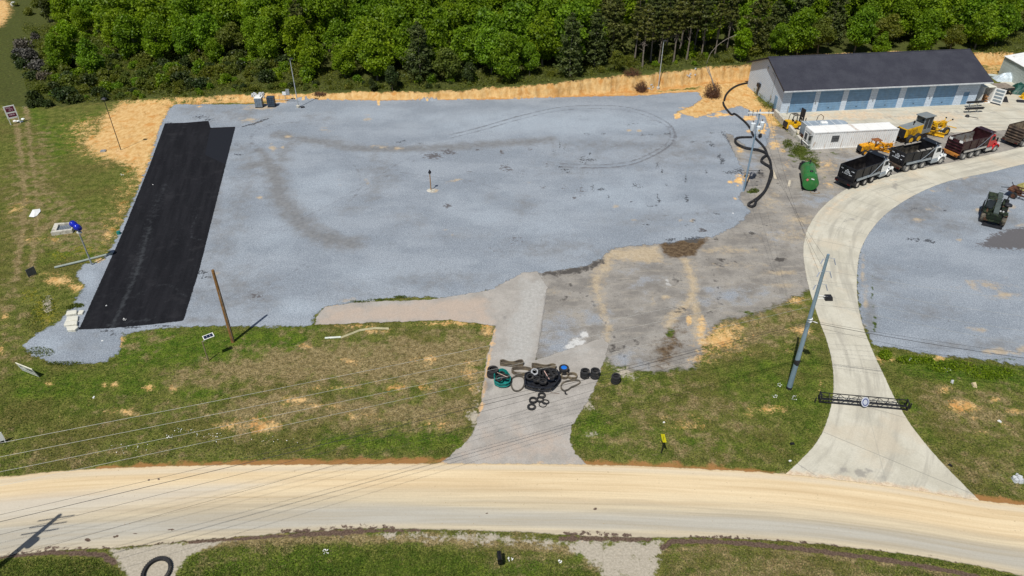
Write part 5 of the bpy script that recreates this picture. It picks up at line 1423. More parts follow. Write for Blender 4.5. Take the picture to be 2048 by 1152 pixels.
    m.prism([(4.55, 1.0), (6.0, 1.0), (6.0, 1.95), (5.72, 2.72), (5.45, 2.86), (4.62, 2.86), (4.55, 2.7)], -1.08, 1.08, 'y')
    cb = m.build('cab', cab, root, bev=.07)
    m = MB(); m.hexa([(6.012, -.92, 1.97), (6.03, -.92, 1.99), (6.03, .92, 1.99), (6.012, .92, 1.97)], [(5.755, -.88, 2.66), (5.775, -.88, 2.67), (5.775, .88, 2.67), (5.755, .88, 2.66)]); m.build('windscreen', GLASS, cb)
    for s in (-1, 1):
        m = MB(); y = s * 1.082; y2 = s * 1.092
        m.prism([(4.95, 1.95), (5.85, 1.95), (5.66, 2.55), (4.98, 2.6)], min(y, y2), max(y, y2), 'y'); m.build('side_window', GLASS, cb)
        m = MB(); m.box(5.82, 5.92, min(s * 1.25, s * 1.45), max(s * 1.25, s * 1.45), 1.85, 2.4); m.tube([(5.85, s * 1.08, 2.3), (5.87, s * 1.3, 2.35)], .02, 5); m.build('mirror', DARKST, root)
        m = MB(); m.box(4.5, 5.75, min(s * .55, s * 1.22), max(s * .55, s * 1.22), .42, .98); m.build('fuel_tank', rail if style != 'red' else CHROME, root, bev=.1)
        # fender
        m = MB()
        arc = [(axf + .74 * math.cos(R(t)), .54 + .74 * math.sin(R(t))) for t in range(15, 176, 16)]
        arc2 = [(axf + .64 * math.cos(R(t)), .54 + .64 * math.sin(R(t))) for t in range(15, 176, 16)]
        m.prism(arc + arc2[::-1], min(s * .80, s * 1.27), max(s * .80, s * 1.27), 'y'); m.build('fender', cab, root)
        m = MB(); m.box(7.22, 7.30, min(s * .78, s * 1.10), max(s * .78, s * 1.10), 1.0, 1.28); m.build('headlight', LAMPW, root)
    m = MB()
    m.hexa([(5.95, -.98, .95), (7.22, -.80, .95), (7.22, .80, .95), (5.95, .98, .95)], [(5.95, -.90, 1.92), (7.12, -.68, 1.62), (7.12, .68, 1.62), (5.95, .90, 1.92)])
    m.build('hood', cab, root, bev=.08)
    m = MB(); m.box(7.225, 7.27, -.62, .62, .85, 1.52); m.build('grille', CHROME, root)
    m = MB(); m.box(7.28, 7.46, -1.18, 1.18, .5, .82); m.build('front_bumper', CHROME, root, bev=.04)
    m = MB(); m.tube([(4.42, .7, 1.1), (4.42, .7, 3.25)], .07, 8); m.build('exhaust_stack', CHROME, root)
    for x in (0, 1.5, 2.9):
        lift = .07 if x > 2 and style == 'letters' else 0
        for s in (-1, 1):
            k = wheel_parts(root, x, s * .98, .52, .56, s, hub=hub, rub=rub)
            k.location.z = lift
    for s in (-1, 1): wheel_parts(root, axf, s * 1.04, .54, .36, s, hub=hub, rub=rub)
    return root

RED_DARK = paint('maroon_black_paint', (.028, .006, .009), .35, var=.35, dirt=(.07, .035, .028), damt=.25)
LETTERW = paint('white_lettering', (.66, .70, .76), .5, var=.1)
TAILR = paint('tail_light_red', (.10, .008, .008), .25)
LAMPW = paint('lamp_glass', (.75, .77, .78), .15, spec=.6)
BROWNB = paint('brown_black_steel', (.060, .045, .036), .6, var=.35, dirt=(.13, .09, .06), damt=.4)
ORANGEB = paint('orange_rust_bar', (.42, .17, .03), .7, var=.3, dirt=(.15, .06, .03), damt=.4)
BED1 = paint('black_worn_bed', (.012, .011, .012), .45, var=.5, scale=.9, dirt=(.035, .03, .027), damt=.3)
BED2 = paint('dusty_dark_bed', (.026, .023, .020), .7, var=.5, scale=.8, dirt=(.085, .075, .06), damt=.5)
BED3 = paint('scraped_rusty_bed', (.17, .105, .065), .5, .2, var=.5, scale=.7, dirt=(.30, .31, .31), damt=.75)
BED4 = paint('brown_worn_bed', (.16, .12, .08), .7, var=.5, scale=.7, dirt=(.30, .25, .18), damt=.6)
RAILS = paint('silver_blue_rail', (.38, .43, .48), .35, .5, var=.12)
TYRED = paint('dusty_tyre', (.10, .10, .10), .85, var=.3, scale=4)
DTR = (BLACK, )
dump_truck('black dump truck with white cab, nearest the green tank, white lettering on its tailgate', (1712, 376.5), (1777.5, 353.5), WHITE, BLACK, BED1, RAILS, 'letters')
dump_truck('black dump truck with white cab and grey side boards, second in the row', (1811, 344), (1884, 327), WHITE, BLACK, BED2, RAILS, 'letters2', TYRED)
dump_truck('dump truck with bright red cab and rusty maroon bed, third in the row', (1924.5, 319.5), (1989, 303.5), RED, RED_DARK, BED3, CHROME, 'red', TYRED)
dump_truck('brown-black dump truck with ribbed tailgate cut off by the right edge of the photo', (2044, 294), (2110, 277), WHITE, BROWNB, BED4, RAILS, 'ribs', TYRED)

# ------------------------------------------------------------------ motor grader
def grader(label, rear, front, main, top, cabm, glass, closed, s=1.0):
    a, b = P(*rear), P(*front)
    root = thing('road_grader', label, 'grader', a, heading(a, b))
    root.scale = (s, s, s)
    y0 = 1.15
    m = MB(); m.hexa([(0, .35, .95), (3.3, .35, .95), (3.3, 1.95, .95), (0, 1.95, .95)], [(.1, .4, 2.15), (3.3, .4, 2.35), (3.3, 1.9, 2.35), (.1, 1.9, 2.15)]); eng = m.build('engine_cover', main, root, bev=.06)
    m = MB(); m.hexa([(.12, .42, 2.16), (3.3, .42, 2.36), (3.3, 1.88, 2.36), (.12, 1.88, 2.16)], [(.16, .46, 2.22), (3.26, .46, 2.42), (3.26, 1.84, 2.42), (.16, 1.84, 2.22)]); m.build('top_panel', top, eng)
    m = MB()
    for i in range(2): m.box(.45 + i * .75, 1.0 + i * .75, .325, .352, 1.3, 1.95)
    m.build('side_grille', paint('amber_grille', (.42, .22, .01), .6), eng)
    m = MB(); m.box(-.14, -.002, .45, 1.85, .9, 2.05); m.build('radiator', DARKST, root)
    m = MB(); m.tube([(1.9, 1.0, 2.3), (1.9, 1.0, 2.95)], .07, 8); m.tube([(2.5, 1.4, 2.3), (2.5, 1.4, 2.6)], .13, 8); m.build('exhaust_stack', DARKST, root)
    # cab
    if closed:
        m = MB()
        for x in (3.35, 4.9):
            for y in (.45, 1.75): m.box(x, x + .12, y, y + .12, 1.1, 3.25)
        m.box(3.30, 5.1, .42, 1.9, .95, 1.55)
        m.box(4.1, 4.2, .43, .50, 1.55, 3.2)
        cb = m.build('cab', cabm, root)
        m = MB(); m.box(3.47, 4.88, .475, .495, 1.55, 3.2); m.box(3.47, 4.88, 1.80, 1.82, 1.55, 3.2); m.box(4.98, 5.0, .58, 1.74, 1.55, 3.2); m.box(3.39, 3.41, .58, 1.74, 1.55, 3.2); m.build('window', glass, cb)
        m = MB(); m.box(3.15, 5.25, .3, 2.0, 3.25, 3.38); m.build('roof', cabm, cb, bev=.05)
    else:
        m = MB()
        for x in (3.35, 4.75):
            for y in (.5, 1.7): m.box(x, x + .14, y, y + .14, 1.0, 3.0)
        m.box(3.3, 4.95, .5, 1.84, .9, 1.35); m.box(3.3, 3.5, .64, 1.7, 1.35, 2.1); m.box(4.7, 4.85, .64, 1.7, 1.35, 1.9)
        cb = m.build('cab', main, root)
        m = MB(); m.box(3.15, 5.1, .35, 2.0, 3.0, 3.12); m.build('canopy', RUSTY_TOP, cb)
        m = MB(); m.box(3.7, 4.2, .9, 1.4, 1.36, 1.75); m.build('seat', DARKST, cb)
    # front frame
    m = MB()
    m.hexa([(5.0, .9, 1.3), (8.7, 1.0, 1.25), (8.7, 1.35, 1.25), (5.0, 1.45, 1.3)], [(5.0, .9, 1.8), (8.7, 1.0, 1.6), (8.7, 1.35, 1.6), (5.0, 1.45, 1.8)])
    m.box(8.4, 8.9, .85, 1.5, .8, 1.7)
    m.tube([(5.2, .6, 1.9), (6.8, .1, 1.1)], .07, 6); m.tube([(5.2, 1.7, 1.9), (6.8, 2.2, 1.1)], .07, 6)
    m.tube([(5.9, .35, 2.3), (5.95, .1, 1.2)], .08, 7); m.tube([(5.9, 1.95, 2.3), (5.95, 2.2, 1.2)], .08, 7)
    m.box(5.7, 6.1, .3, 2.0, 1.95, 2.2); m.tube([(6.2, .5, 1.9), (7.9, 1.1, 1.75)], .06, 6); m.tube([(6.2, 1.8, 1.9), (7.9, 1.25, 1.75)], .06, 6)
    m.build('front_frame', main, root)
    m = MB(); m.lathe([(.55, 0), (.75, 0), (.75, .12), (.55, .12)], 20, T(6.4, 1.15, .85), True)
    m.tube([(8.5, .95, .8), (6.9, .6, .85)], .08, 6); m.tube([(8.5, 1.4, .8), (6.9, 1.75, .85)], .08, 6); m.build('circle', main, root)
    m = MB()
    Mb = T(6.2, 1.15, 0, 0, 0, R(28))
    pr = [(-.05, .12), (.10, .16), (.16, .35), (.12, .58), (-.02, .76), (-.10, .72), (.03, .55), (.06, .35), (.02, .22), (-.07, .16)]
    m.prism(pr, -1.9, 1.9, 'y', Mb); m.build('blade', main, root)
    m = MB(); m.tube([(8.9, 1.15, 1.0), (9.5, .5, .95), (9.6, -.3, 1.0)], .06, 6); m.tube([(8.7, 1.2, 1.7), (9.2, 1.5, 2.0)], .05, 6); m.tube([(8.5, .8, 1.6), (8.9, .3, 2.2)], .045, 6); m.build('front_arm', main, root)
    m = MB(); m.lathe([(0, 0), (.12, 0), (.12, .1), (0, .1)], 8, T(9.2, 1.5, 2.0, R(70))); m.lathe([(0, 0), (.12, 0), (.12, .1), (0, .1)], 8, T(8.9, .3, 2.2, R(70))); m.build('work_light', DARKST, root)
    for x in (.9, 2.4):
        for y, sg in ((.12, -1), (2.18, 1)): wheel_parts(root, x, y, .66, .42, sg, hub=main)
    for y, sg in ((.15, -1), (2.15, 1)): wheel_parts(root, 8.2, y, .62, .36, sg, hub=main)
    return root
RUSTY_TOP = paint('rusty_canopy', (.50, .20, .04), .8, var=.3, scale=1.2, dirt=(.17, .06, .03), damt=.95)
grader('large yellow motor grader with grey cab behind the dump trucks', (1809, 291), (1901, 269), YEL, GREYP, GREYP, GLASS, True, 1.06)
grader('small old orange-yellow grader with rusty canopy in front of the white container', (1722, 312), (1786, 304), YELD, YELD, YELD, GLASS, False, .62)

# ------------------------------------------------------------------ forklift
a = P(1573, 262); b = P(1618, 257)
fk = thing('forklift', 'yellow forklift with black mast and overhead guard before the leftmost garage door', 'forklift', a, heading(a, b))
m = MB()
m.hexa([(0, 0, .32), (2.5, 0, .32), (2.5, 1.3, .32), (0, 1.3, .32)], [(.05, .04, .9), (2.5, .04, .8), (2.5, 1.26, .8), (.05, 1.26, .9)])
m.hexa([(.05, .05, .9), (1.15, .05, .9), (1.15, 1.25, .9), (.05, 1.25, .9)], [(.12, .1, 1.42), (1.1, .1, 1.3), (1.1, 1.2, 1.3), (.12, 1.2, 1.42)])
m.hexa([(1.9, .08, .8), (2.5, .08, .8), (2.5, 1.22, .8), (1.9, 1.22, .8)], [(2.0, .12, 1.15), (2.4, .12, 1.05), (2.4, 1.18, 1.05), (2.0, 1.18, 1.15)])
m.build('body', YEL, fk, bev=.05)
m = MB(); m.box(-.10, -.003, .15, 1.15, .5, 1.15); m.box(-.02, .02, .1, 1.2, 1.1, 1.3); m.build('counterweight', DARKST, fk)
m = MB()
for y in (.15, 1.15):
    m.tube([(.75, y, 1.3), (.85, y, 2.15), (1.0, y, 2.28), (1.85, y, 2.28), (2.1, y, 2.15), (2.3, y, 1.1)], .045, 6)
    m.tube([(1.5, y, .9), (1.55, y, 2.28)], .035, 6)
for x in (1.0, 1.2, 1.4, 1.6, 1.8): m.box(x, x + .06, .15, 1.15, 2.27, 2.32)
m.build('overhead_guard', DARKST, fk)
m = MB(); m.box(1.2, 1.65, .4, .9, .92, 1.05); m.box(1.15, 1.25, .4, .9, 1.05, 1.5); m.build('seat', DARKST, fk)
m = MB(); m.tube([(2.05, .65, 1.15), (1.9, .65, 1.45)], .03, 6); m.lathe([(.15, 0), (.18, 0), (.18, .03), (.15, .03)], 14, T(1.9, .65, 1.45, 0, R(-35)), True); m.build('steering_wheel', DARKST, fk)
m = MB()
for y in (.18, .98): m.box(2.62, 2.78, y, y + .16, .15, 3.05)
for z in (.5, 1.4, 2.2, 2.95): m.box(2.64, 2.74, .34, .98, z, z + .12)
m.tube([(2.7, .66, .3), (2.7, .66, 2.6)], .06, 7); m.box(2.63, 2.7, .34, .98, 1.75, 3.0)
ms = m.build('mast', DARKST, fk)
m = MB(); m.box(2.80, 2.88, .1, 1.22, .35, .85)
for y in (.22, .92): m.box(2.88, 2.96, y, y + .14, .1, .85); m.box(2.96, 4.1, y, y + .14, .1, .16)
m.box(3.05, 3.13, .1, .2, .16, 1.75)
m.build('fork', RUST, ms)
for x, r_ in ((.45, .30), (2.2, .36)):
    for y, sg in ((.02, -1), (1.28, 1)): wheel_parts(fk, x, y, r_, .26, sg, hub=WHITE)
m = MB(); m.box(0, .5, 0, .45, .0, .5); m.hexa([(0, 0, .5), (.5, 0, .5), (.5, .45, .5), (0, .45, .5)], [(.1, .1, .62), (.4, .1, .62), (.4, .35, .62), (.1, .35, .62)])
tag(m.build('utility_box', WHITE, None, P(1566, 250), R(15), bev=.03), 'small white utility box on the ground left of the forklift', 'box')

# ------------------------------------------------------------------ green tank
a = P(1617, 383); b = P(1611.5, 349)
tk = thing('fuel_tank', 'large green horizontal fuel tank on skids beside the drive', 'tank', a, heading(a, b))
GRN = paint('tank_green', (.030, .170, .040), .38, var=.18, scale=.8, dirt=(.10, .15, .06), damt=.3)
TLn, TR, TZ = 4.7, .98, 1.16
m = MB(); m.lathe([(0, -.10), (TR * .6, -.06), (TR * .97, 0), (TR, .05), (TR, TLn - .05), (TR * .97, TLn), (TR * .6, TLn + .06), (0, TLn + .1)], 40, T(0, 0, TZ, 0, R(90))); bd = m.build('body', GRN, tk, smooth=True)
m = MB(); m.lathe([(TR * .985, .012), (TR + .015, .012), (TR + .015, .055), (TR * .985, .055)], 40, T(0, 0, TZ, 0, R(90)), True); m.lathe([(TR * .985, 4.6), (TR + .015, 4.6), (TR + .015, 4.66), (TR * .985, 4.66)], 40, T(0, 0, TZ, 0, R(90)), True); m.build('weld_ring', paint('dark_green_ring', (.012, .075, .03), .5), bd)
m = MB(); m.lathe([(0, .0), (.20, .0), (.22, .12), (.12, .2), (0, .2)], 14, T(1.5, 0, TZ + TR - .03)); m.tube([(3.9, .05, TZ + TR - .05), (3.9, .05, TZ + TR + .42)], .06, 8); m.lathe([(0, 0), (.12, 0), (.12, .12), (0, .12)], 10, T(3.9, .05, TZ + TR + .4)); m.build('filler_cap', DARKST, tk)
m = MB()
for x in (.6, 4.0): m.box(x - .12, x + .12, -.85, .85, 0, .5)
for y in (-.75, .75): m.box(0, TLn, y - .07, y + .07, 0, .14)
m.build('skid', DARKST, tk)
m = MB(); m.add([(-.115, .08, TZ + .62), (-.115, -.30, TZ + .55), (-.115, -.30, TZ + .70), (-.115, .08, TZ + .77)], [(0, 3, 2, 1)]); m.box(1.5, 1.75, -.60, -.55, TZ + .80, TZ + .83); m.build('label_plate', WHITE, tk)
m = MB(); Ms = T(-.118, .50, TZ + .50, R(-10) + R(45))
m.add([Ms @ Vector(p) for p in ((0, -.14, -.14), (0, .14, -.14), (0, .14, .14), (0, -.14, .14))], [(0, 3, 2, 1)]); m.build('hazard_sign', paint('hazard_red', (.62, .16, .17), .5, var=.3, scale=6), tk)
m = MB(); m.tube(smooth_px([(.1, -1.2, .05), (-.2, -1.35, .05), (-.45, -.9, .05), (-.4, -.3, .05), (-.1, -.2, .1)]), .035, 6)
tag(m.build('hose', paint('tan_hose', (.28, .19, .10), .8), None, a, heading(a, b)), 'tan hose coiled on the ground at the end of the green tank', 'hose')
m = MB(); m.box(-.3, .3, -.35, .35, 0, .95); m.box(-.2, .2, -.2, .2, .95, 1.2); tag(m.build('fuel_pump', DARKST, None, P(1603, 339), R(100), bev=.04), 'dark pump cabinet at the far end of the green tank', 'pump')

# ------------------------------------------------------------------ camouflaged loader
a = P(1981, 452); b = P(1990, 401)
n = NT('camouflage')
o = n.pos('obj')
c = n.mix(n.ss(n.noise(1.3, 2, .5, o), .47, .50), (.012, .019, .012), (.034, .046, .026))
c = n.mix(n.ss(n.noise(1.9, 2, .5, n.scale(o, (1.1, .9, 1.3))), .54, .57), c, (.012, .013, .013))
c = n.mix(n.ss(n.noise(1.0, 2, .5, n.scale(o, (.8, 1.4, 1))), .60, .63), c, (.075, .042, .026))
CAMO = n.bsdf(c, .7, 0, None, .2)
ld = thing('rough_terrain_loader', 'camouflaged rough terrain loader with caged cab and big dirty tyres', 'loader', a, heading(a, b))
m = MB(); m.box(.3, 5.0, -.75, .75, .7, 1.15); m.box(.0, .9, -1.0, 1.0, .55, .8); m.build('chassis', CAMO, ld)
# cab on the left (photo left = +y)
m = MB()
for x in (1.3, 3.2):
    for y in (.35, 1.25): m.box(x - .05, x + .05, y - .05, y + .05, 1.15, 2.75)
m.box(1.25, 3.25, .3, 1.3, 1.1, 1.5); m.box(1.2, 3.3, .3, 1.3, 2.75, 2.82)
for y in (.35, .8, 1.25): m.box(1.25, 3.25, y - .03, y + .03, 2.82, 2.88)
cb = m.build('cab', CAMO, ld)
m = MB(); m.box(1.27, 1.29, .42, 1.18, 1.6, 2.65); m.box(1.45, 3.0, 1.27, 1.29, 1.6, 2.65); m.build('window', GLASS, cb)
m = MB(); m.box(1.9, 2.4, .55, 1.05, 1.5, 1.75); m.box(2.3, 2.42, .55, 1.05, 1.75, 2.2); m.build('seat', DARKST, cb)
m = MB(); m.hexa([(1.4, -1.2, 1.1), (4.3, -1.2, 1.1), (4.3, -.45, 1.1), (1.4, -.45, 1.1)], [(1.6, -1.1, 1.75), (4.2, -1.1, 2.0), (4.2, -.5, 2.0), (1.6, -.5, 1.75)]); m.box(1.0, 1.5, -1.2, -.45, 1.1, 1.45); m.build('engine_cover', CAMO, ld, bev=.06)
m = MB(); m.hexa([(.6, -.32, 1.2), (4.9, -.3, 1.95), (4.9, .22, 1.95), (.6, .24, 1.2)], [(.6, -.32, 1.55), (4.9, -.3, 2.4), (4.9, .22, 2.4), (.6, .24, 1.55)])
for i in range(4): m.box(1.8 + i * .7, 2.2 + i * .7, -.36, .28, 1.7 + i * .14, 1.86 + i * .14)
m.build('boom', paint('grey_green_boom', (.065, .082, .08), .6, var=.25), ld, bev=.03)
m = MB(); m.box(.2, .7, -.5, .45, .75, 1.35); m.box(.05, .2, -.85, .8, .85, 1.1); m.build('fork_carriage', CAMO, ld)
m = MB(); m.box(-.35, .04, -.85, -.55, .12, .25); m.box(-.35, .04, .5, .8, .12, .25); m.box(-.45, -.33, -1.15, .95, .05, .35); m.build('front_bar', DARKST, ld)
for y in (-.55, -.25):
    m = MB(); m.lathe([(0, 0), (.09, 0), (.10, .06), (0, .06)], 10, T(1.35, y - .2, 1.55, 0, R(-90))); m.build('headlight', LAMPW, ld)
m = MB(); m.lathe([(0, 0), (.42, 0), (.42, .12), (.35, .22), (0, .22)], 16, T(2.4, -1.05, 1.95)); m.build('air_filter', DARKST, ld)
m = MB(); m.tube([(3.2, -.8, 1.9), (3.2, -.8, 2.9)], .07, 8); m.build('exhaust_stack', DARKST, ld)
for s in (-1, 1):
    m = MB(); m.box(.4, 1.6, min(s * .8, s * 1.3), max(s * .8, s * 1.3), 1.36, 1.44)
    m.build('fender', CAMO, ld)
for x in (.85, 4.0):
    for s in (-1, 1):
        k = wheel_parts(ld, x, s * 1.08, .64, .46, s, hub=CAMO, rub=RUBBER2)
        m = MB()
        for i in range(20):
            t = R(i * 18)
            m.box(-.04, .04, -.22, .22, .62, .675, T(x, s * 1.08, .64) @ Matrix.Rotation(t, 4, 'Y') @ Matrix.Rotation(R(14 * (1 if i % 2 else -1)), 4, 'Z'))
        m.build('tread', RUBBER2, k)

# rusty implement at the right edge
a = P(2024, 392)
im = thing('rusty_trailer', 'rusty brown lattice trailer frame at the right edge of the gravel yard', 'trailer', a, R(-52))
m = MB()
for y in (-.45, .45):
    m.box(0, 5.2, y - .06, y + .06, .55, .68)
    for i in range(6): m.tube([(i * .85, y, .6), (i * .85 + .45, y, 1.2), (i * .85 + .85, y, .6)], .035, 5)
    m.box(0, 5.2, y - .05, y + .05, 1.16, 1.26)
for i in range(7): m.box(i * .85, i * .85 + .07, -.45, .45, .56, .64)
m.box(-.6, .2, -.9, .9, .9, 1.1)
m.build('frame', RUST, im)
for y, s in ((-.75, -1), (.75, 1)): wheel_parts(im, .3, y, .42, .25, s, hub=RUST, rub=RUBBER)
m = MB(); m.tube([(-.6, 0, 1.0), (-1.6, .2, .6)], .05, 6); m.tube([(-.5, .7, 1.05), (-.9, 1.2, 1.25)], .05, 6); m.build('tow_bar', DARKST, im)
m = MB(); m.hexa([(0, 0, 0), (1.4, 0, 0), (1.4, 1.2, 0), (0, 1.2, 0)], [(.3, .3, .7), (1.1, .3, .9), (1.1, .9, .9), (.3, .9, .7)]); tag(m.build('tarp_pile', paint('olive_tarp', (.30, .27, .09), .7, var=.4, scale=3), None, P(2038, 384), R(10), bev=.1), 'small olive and yellow tarp bundle behind the rusty trailer frame', 'tarp')

# ------------------------------------------------------------------ poles
def strip_pole(name, label, cat, u, v, h, r0, r1, mat, lean=(0, 0), group=None):
    p = P(u, v)
    root = thing(name, label, cat, p, 0, group)
    m = MB(); m.tube([(0, 0, -.2), (lean[0] * .5, lean[1] * .5, h * .5), (lean[0], lean[1], h)], [r0, (r0 + r1) / 2, r1], 12)
    m.build('post', mat, root, smooth=True)
    return root

BLUEST = paint('painted_steel_pole', (.235, .335, .43), .4, .3, var=.1, scale=.6)
sp = strip_pole('utility_pole', 'tall tapering blue-grey steel utility pole beside the concrete drive', 'utility pole', 1578, 777, 13.7, .235, .105, BLUEST, (-.1, 0))
m = MB(); m.lathe([(.25, 0), (.25, .25), (0, .25)], 12); m.lathe([(.215, 2.75), (.235, 2.85), (.235, 3.25), (.21, 3.35)], 12); m.build('band', DARKST, sp)
m = MB()
for z in (7.3, 7.55): m.lathe([(.185, z), (.205, z + .02), (.205, z + .1), (.18, z + .12)], 12)
m.tube([(.15, -.1, 7.45), (.55, -.25, 7.35)], .035, 6); m.build('bracket', WHITE, sp)
m = MB(); m.tube([(.1, 0, 9.9), (.75, .05, 9.75)], .04, 6); m.tube([(.1, 0, 9.6), (.75, .05, 9.6)], .03, 6); m.build('lamp_arm', WHITE, sp)
m = MB(); m.hexa([(.62, -.28, 9.55), (1.22, -.28, 9.55), (1.22, .28, 9.55), (.62, .28, 9.55)], [(.68, -.22, 9.85), (1.16, -.22, 9.85), (1.16, .22, 9.85), (.68, .22, 9.85)]); m.build('floodlight', DARKST, sp)
m = MB()
for z in (13.4, 12.2, 11.0):
    m.tube([(0, 0, z), (.5, -.05, z - .05)], .02, 5); m.tube([(.42, -.05, z - .1), (.62, -.12, z - .55)], .045, 6)
    m.tube([(0, 0, z), (-.5, -.15, z - .05)], .02, 5); m.tube([(-.45, -.15, z), (-.62, -.3, z - .35)], .045, 6)
m.build('insulator', paint('grey_insulator', (.30, .33, .40), .35), sp)

bp = strip_pole('transformer_pole', 'leaning-looking grey pole with three white transformer cans and a white crossarm', 'utility pole', 1487, 382, 11.0, .135, .085, BLUEST)
m = MB(); m.box(-1.5, 1.65, -.19, -.08, 10.55, 10.72); m.build('crossarm', WHITE, bp)
m = MB()
for x in (-1.4, -.9, -.4, 1.0, 1.5): m.lathe([(.05, 0), (.07, .05), (.04, .1), (.07, .15), (.03, .25), (0, .25)], 8, T(x, -.13, 10.73)); m.tube([(x, -.14, 10.55), (x + .05, -.16, 10.2)], .035, 5)
m.build('insulator', paint('dark_insulator', (.12, .11, .11), .4), bp)
CANM = paint('transformer_white', (.66, .71, .75), .4, var=.06)
for x, y, z in ((-.55, -.1, 8.35), (.08, -.50, 8.1), (.58, .05, 8.45)):
    m = MB(); m.lathe([(0, 0), (.24, 0), (.27, .05), (.27, .85), (.29, .87), (.29, .93), (.16, 1.0), (0, 1.02)], 18, T(x, y, z)); k = m.build('transformer', CANM, bp, smooth=True)
    m = MB(); m.lathe([(.06, 0), (.08, .08), (.05, .14), (.08, .2), (.03, .28), (0, .28)], 8, T(x, y + .1, z + 1.0)); m.build('bushing', paint('dark_insulator', (.12, .11, .11), .4), k)
    if y == -.5:
        m = MB(); m.box(x - .09, x + .09, y - .285, y - .275, z + .4, z + .62); m.build('warning_sign', YEL, k)
m = MB(); m.tube([(.05, 0, 7.5), (.55, .05, 7.6)], .03, 6); m.build('lamp_arm', STEEL, bp)
m = MB(); m.hexa([(.5, -.2, 7.35), (.85, -.1, 7.45), (.85, .25, 7.45), (.5, .2, 7.35)], [(.45, -.2, 7.75), (.8, -.1, 7.85), (.8, .25, 7.85), (.45, .2, 7.75)]); m.build('floodlight', DARKST, bp)
m = MB(); m.tube([(0, 0, 2.9), (1.6, .1, 2.85)], .03, 6); m.box(1.45, 1.6, .02, .18, 2.78, 2.9); m.build('bracket', DARKST, bp)

wp_ = strip_pole('wooden_pole', 'bare brown wooden pole standing in the grass at the edge of the gravel lot', 'pole', 466, 684, 8.1, .175, .125, paint('brown_pole_wood', (.235, .125, .045), .85, var=.35, scale=3, bump=.3), (.05, 0))
m = MB(); m.tube([(.13, -.1, 0.2), (.12, -.1, 6)], .018, 5); m.build('ground_wire', STEEL, wp_)
for lab, u, v, h, big in (('slim pale light pole left of centre behind the gravel lot, beside the dark bins', 597, 215, 8.0, 1), ('slim pale light pole standing at the foot of the cut bank on the right', 1316, 178, 8.3, 0)):
    lp = strip_pole('light_pole', lab, 'light pole', u, v, h, .085, .055, paint('pale_grey_pole', (.48, .51, .52), .45, .3))
    m = MB(); m.lathe([(.30, -.05), (.30, .35), (.22, .42), (0, .42)], 12); m.build('base', CONCB, lp)
    m = MB(); m.hexa([(-.1, -.18, h - .05), (.55, -.18, h - .05), (.55, .18, h - .05), (-.1, .18, h - .05)], [(0, -.12, h + .12), (.45, -.12, h + .12), (.45, .12, h + .12), (0, .12, h + .12)]); m.build('floodlight', DARKST, lp)
    if big: m = MB(); m.box(.35, .95, -.55, -.2, 0, .22); tag(m.build('junction_box', DARKST, None, P(u, v), R(20)), 'small dark box on the gravel at the foot of the left light pole', 'box')
tp = strip_pole('thin_dark_pole', 'thin dark pole rising from a grey stone patch on the bare soil', 'pole', 242, 300, 7.7, .055, .04, DARKST)
m = MB(); m.hexa([(-.25, -.3, 7.6), (.35, -.3, 7.6), (.35, .3, 7.6), (-.25, .3, 7.6)], [(-.1, -.15, 7.8), (.2, -.15, 7.8), (.2, .15, 7.8), (-.1, .15, 7.8)]); m.build('floodlight', DARKST, tp)
cp = strip_pole('camera_post', 'short wooden post with a black head in the middle of the gravel lot', 'post', 862, 381, 2.45, .075, .06, paint('tan_post', (.34, .20, .09), .85, var=.2))
m = MB(); m.lathe([(0, 0), (.12, .02), (.20, .12), (.20, .28), (.1, .34), (.06, .55), (0, .55)], 12, T(0, 0, 2.4)); m.lathe([(0, 0), (.14, .02), (.14, .14), (0, .18)], 10, T(.05, -.02, 2.62)); m.build('camera_head', PLAST, cp)
m = MB(); m.lathe([(.62, -.01), (.5, .06), (.2, .13), (0, .14)], 14); m.build('base', CONCB, cp)
bl = strip_pole('lamp_post', 'grey post with two glossy blue wrapped lamp heads beside the asphalt strip', 'lamp post', 184, 530, 4.1, .085, .075, GALV)
m = MB(); m.box(-.18, .28, -.10, .10, 4.05, 4.2); m.tube([(.05, 0, 4.2), (.05, 0, 4.5)], .05, 8); m.build('bracket', WHITE, bl)
BLUEW = paint('glossy_blue_wrap', (.010, .022, .42), .12, var=.4, scale=3, coat=.6)
for x, y, z in ((-.30, .12, 5.05), (.10, -.05, 4.75)):
    m = MB(); m.lathe([(0, -.44), (.19, -.40), (.33, -.22), (.37, .02), (.31, .27), (.16, .40), (0, .44)], 18, T(x, y, z, R(18), R(-25))); m.build('lamp_head', BLUEW, bl, smooth=True)
m = MB(); m.tube([(.12, .05, 4.15), (.2, .05, 4.5), (.12, 0, 4.62)], .07, 7); m.build('cable', PLAST, bl)
so_ = strip_pole('solar_post', 'short wooden post carrying a small white-framed solar panel in the lush grass', 'post', 417, 722, 2.3, .06, .05, paint('grey_post', (.24, .20, .12), .9, var=.25))
SPM = T(.52, .30, 2.62, 0, 0, R(38)) @ Matrix.Rotation(R(25), 4, 'X')
m = MB(); m.tube([(0, 0, 2.2), (.3, .17, 2.45), (.5, .3, 2.58)], .022, 6); m.build('bracket', STEEL, so_)
m = MB(); m.box(-.46, .46, -.22, .22, 0, .035, SPM); pn = m.build('solar_panel', WHITE, so_)
m = MB()
for i in range(3): m.box(-.40 + i * .27, -.145 + i * .27, -.165, .165, .036, .042, SPM)
m.build('solar_cell', paint('solar_cell_blue', (.014, .022, .05), .2, var=.2), pn)

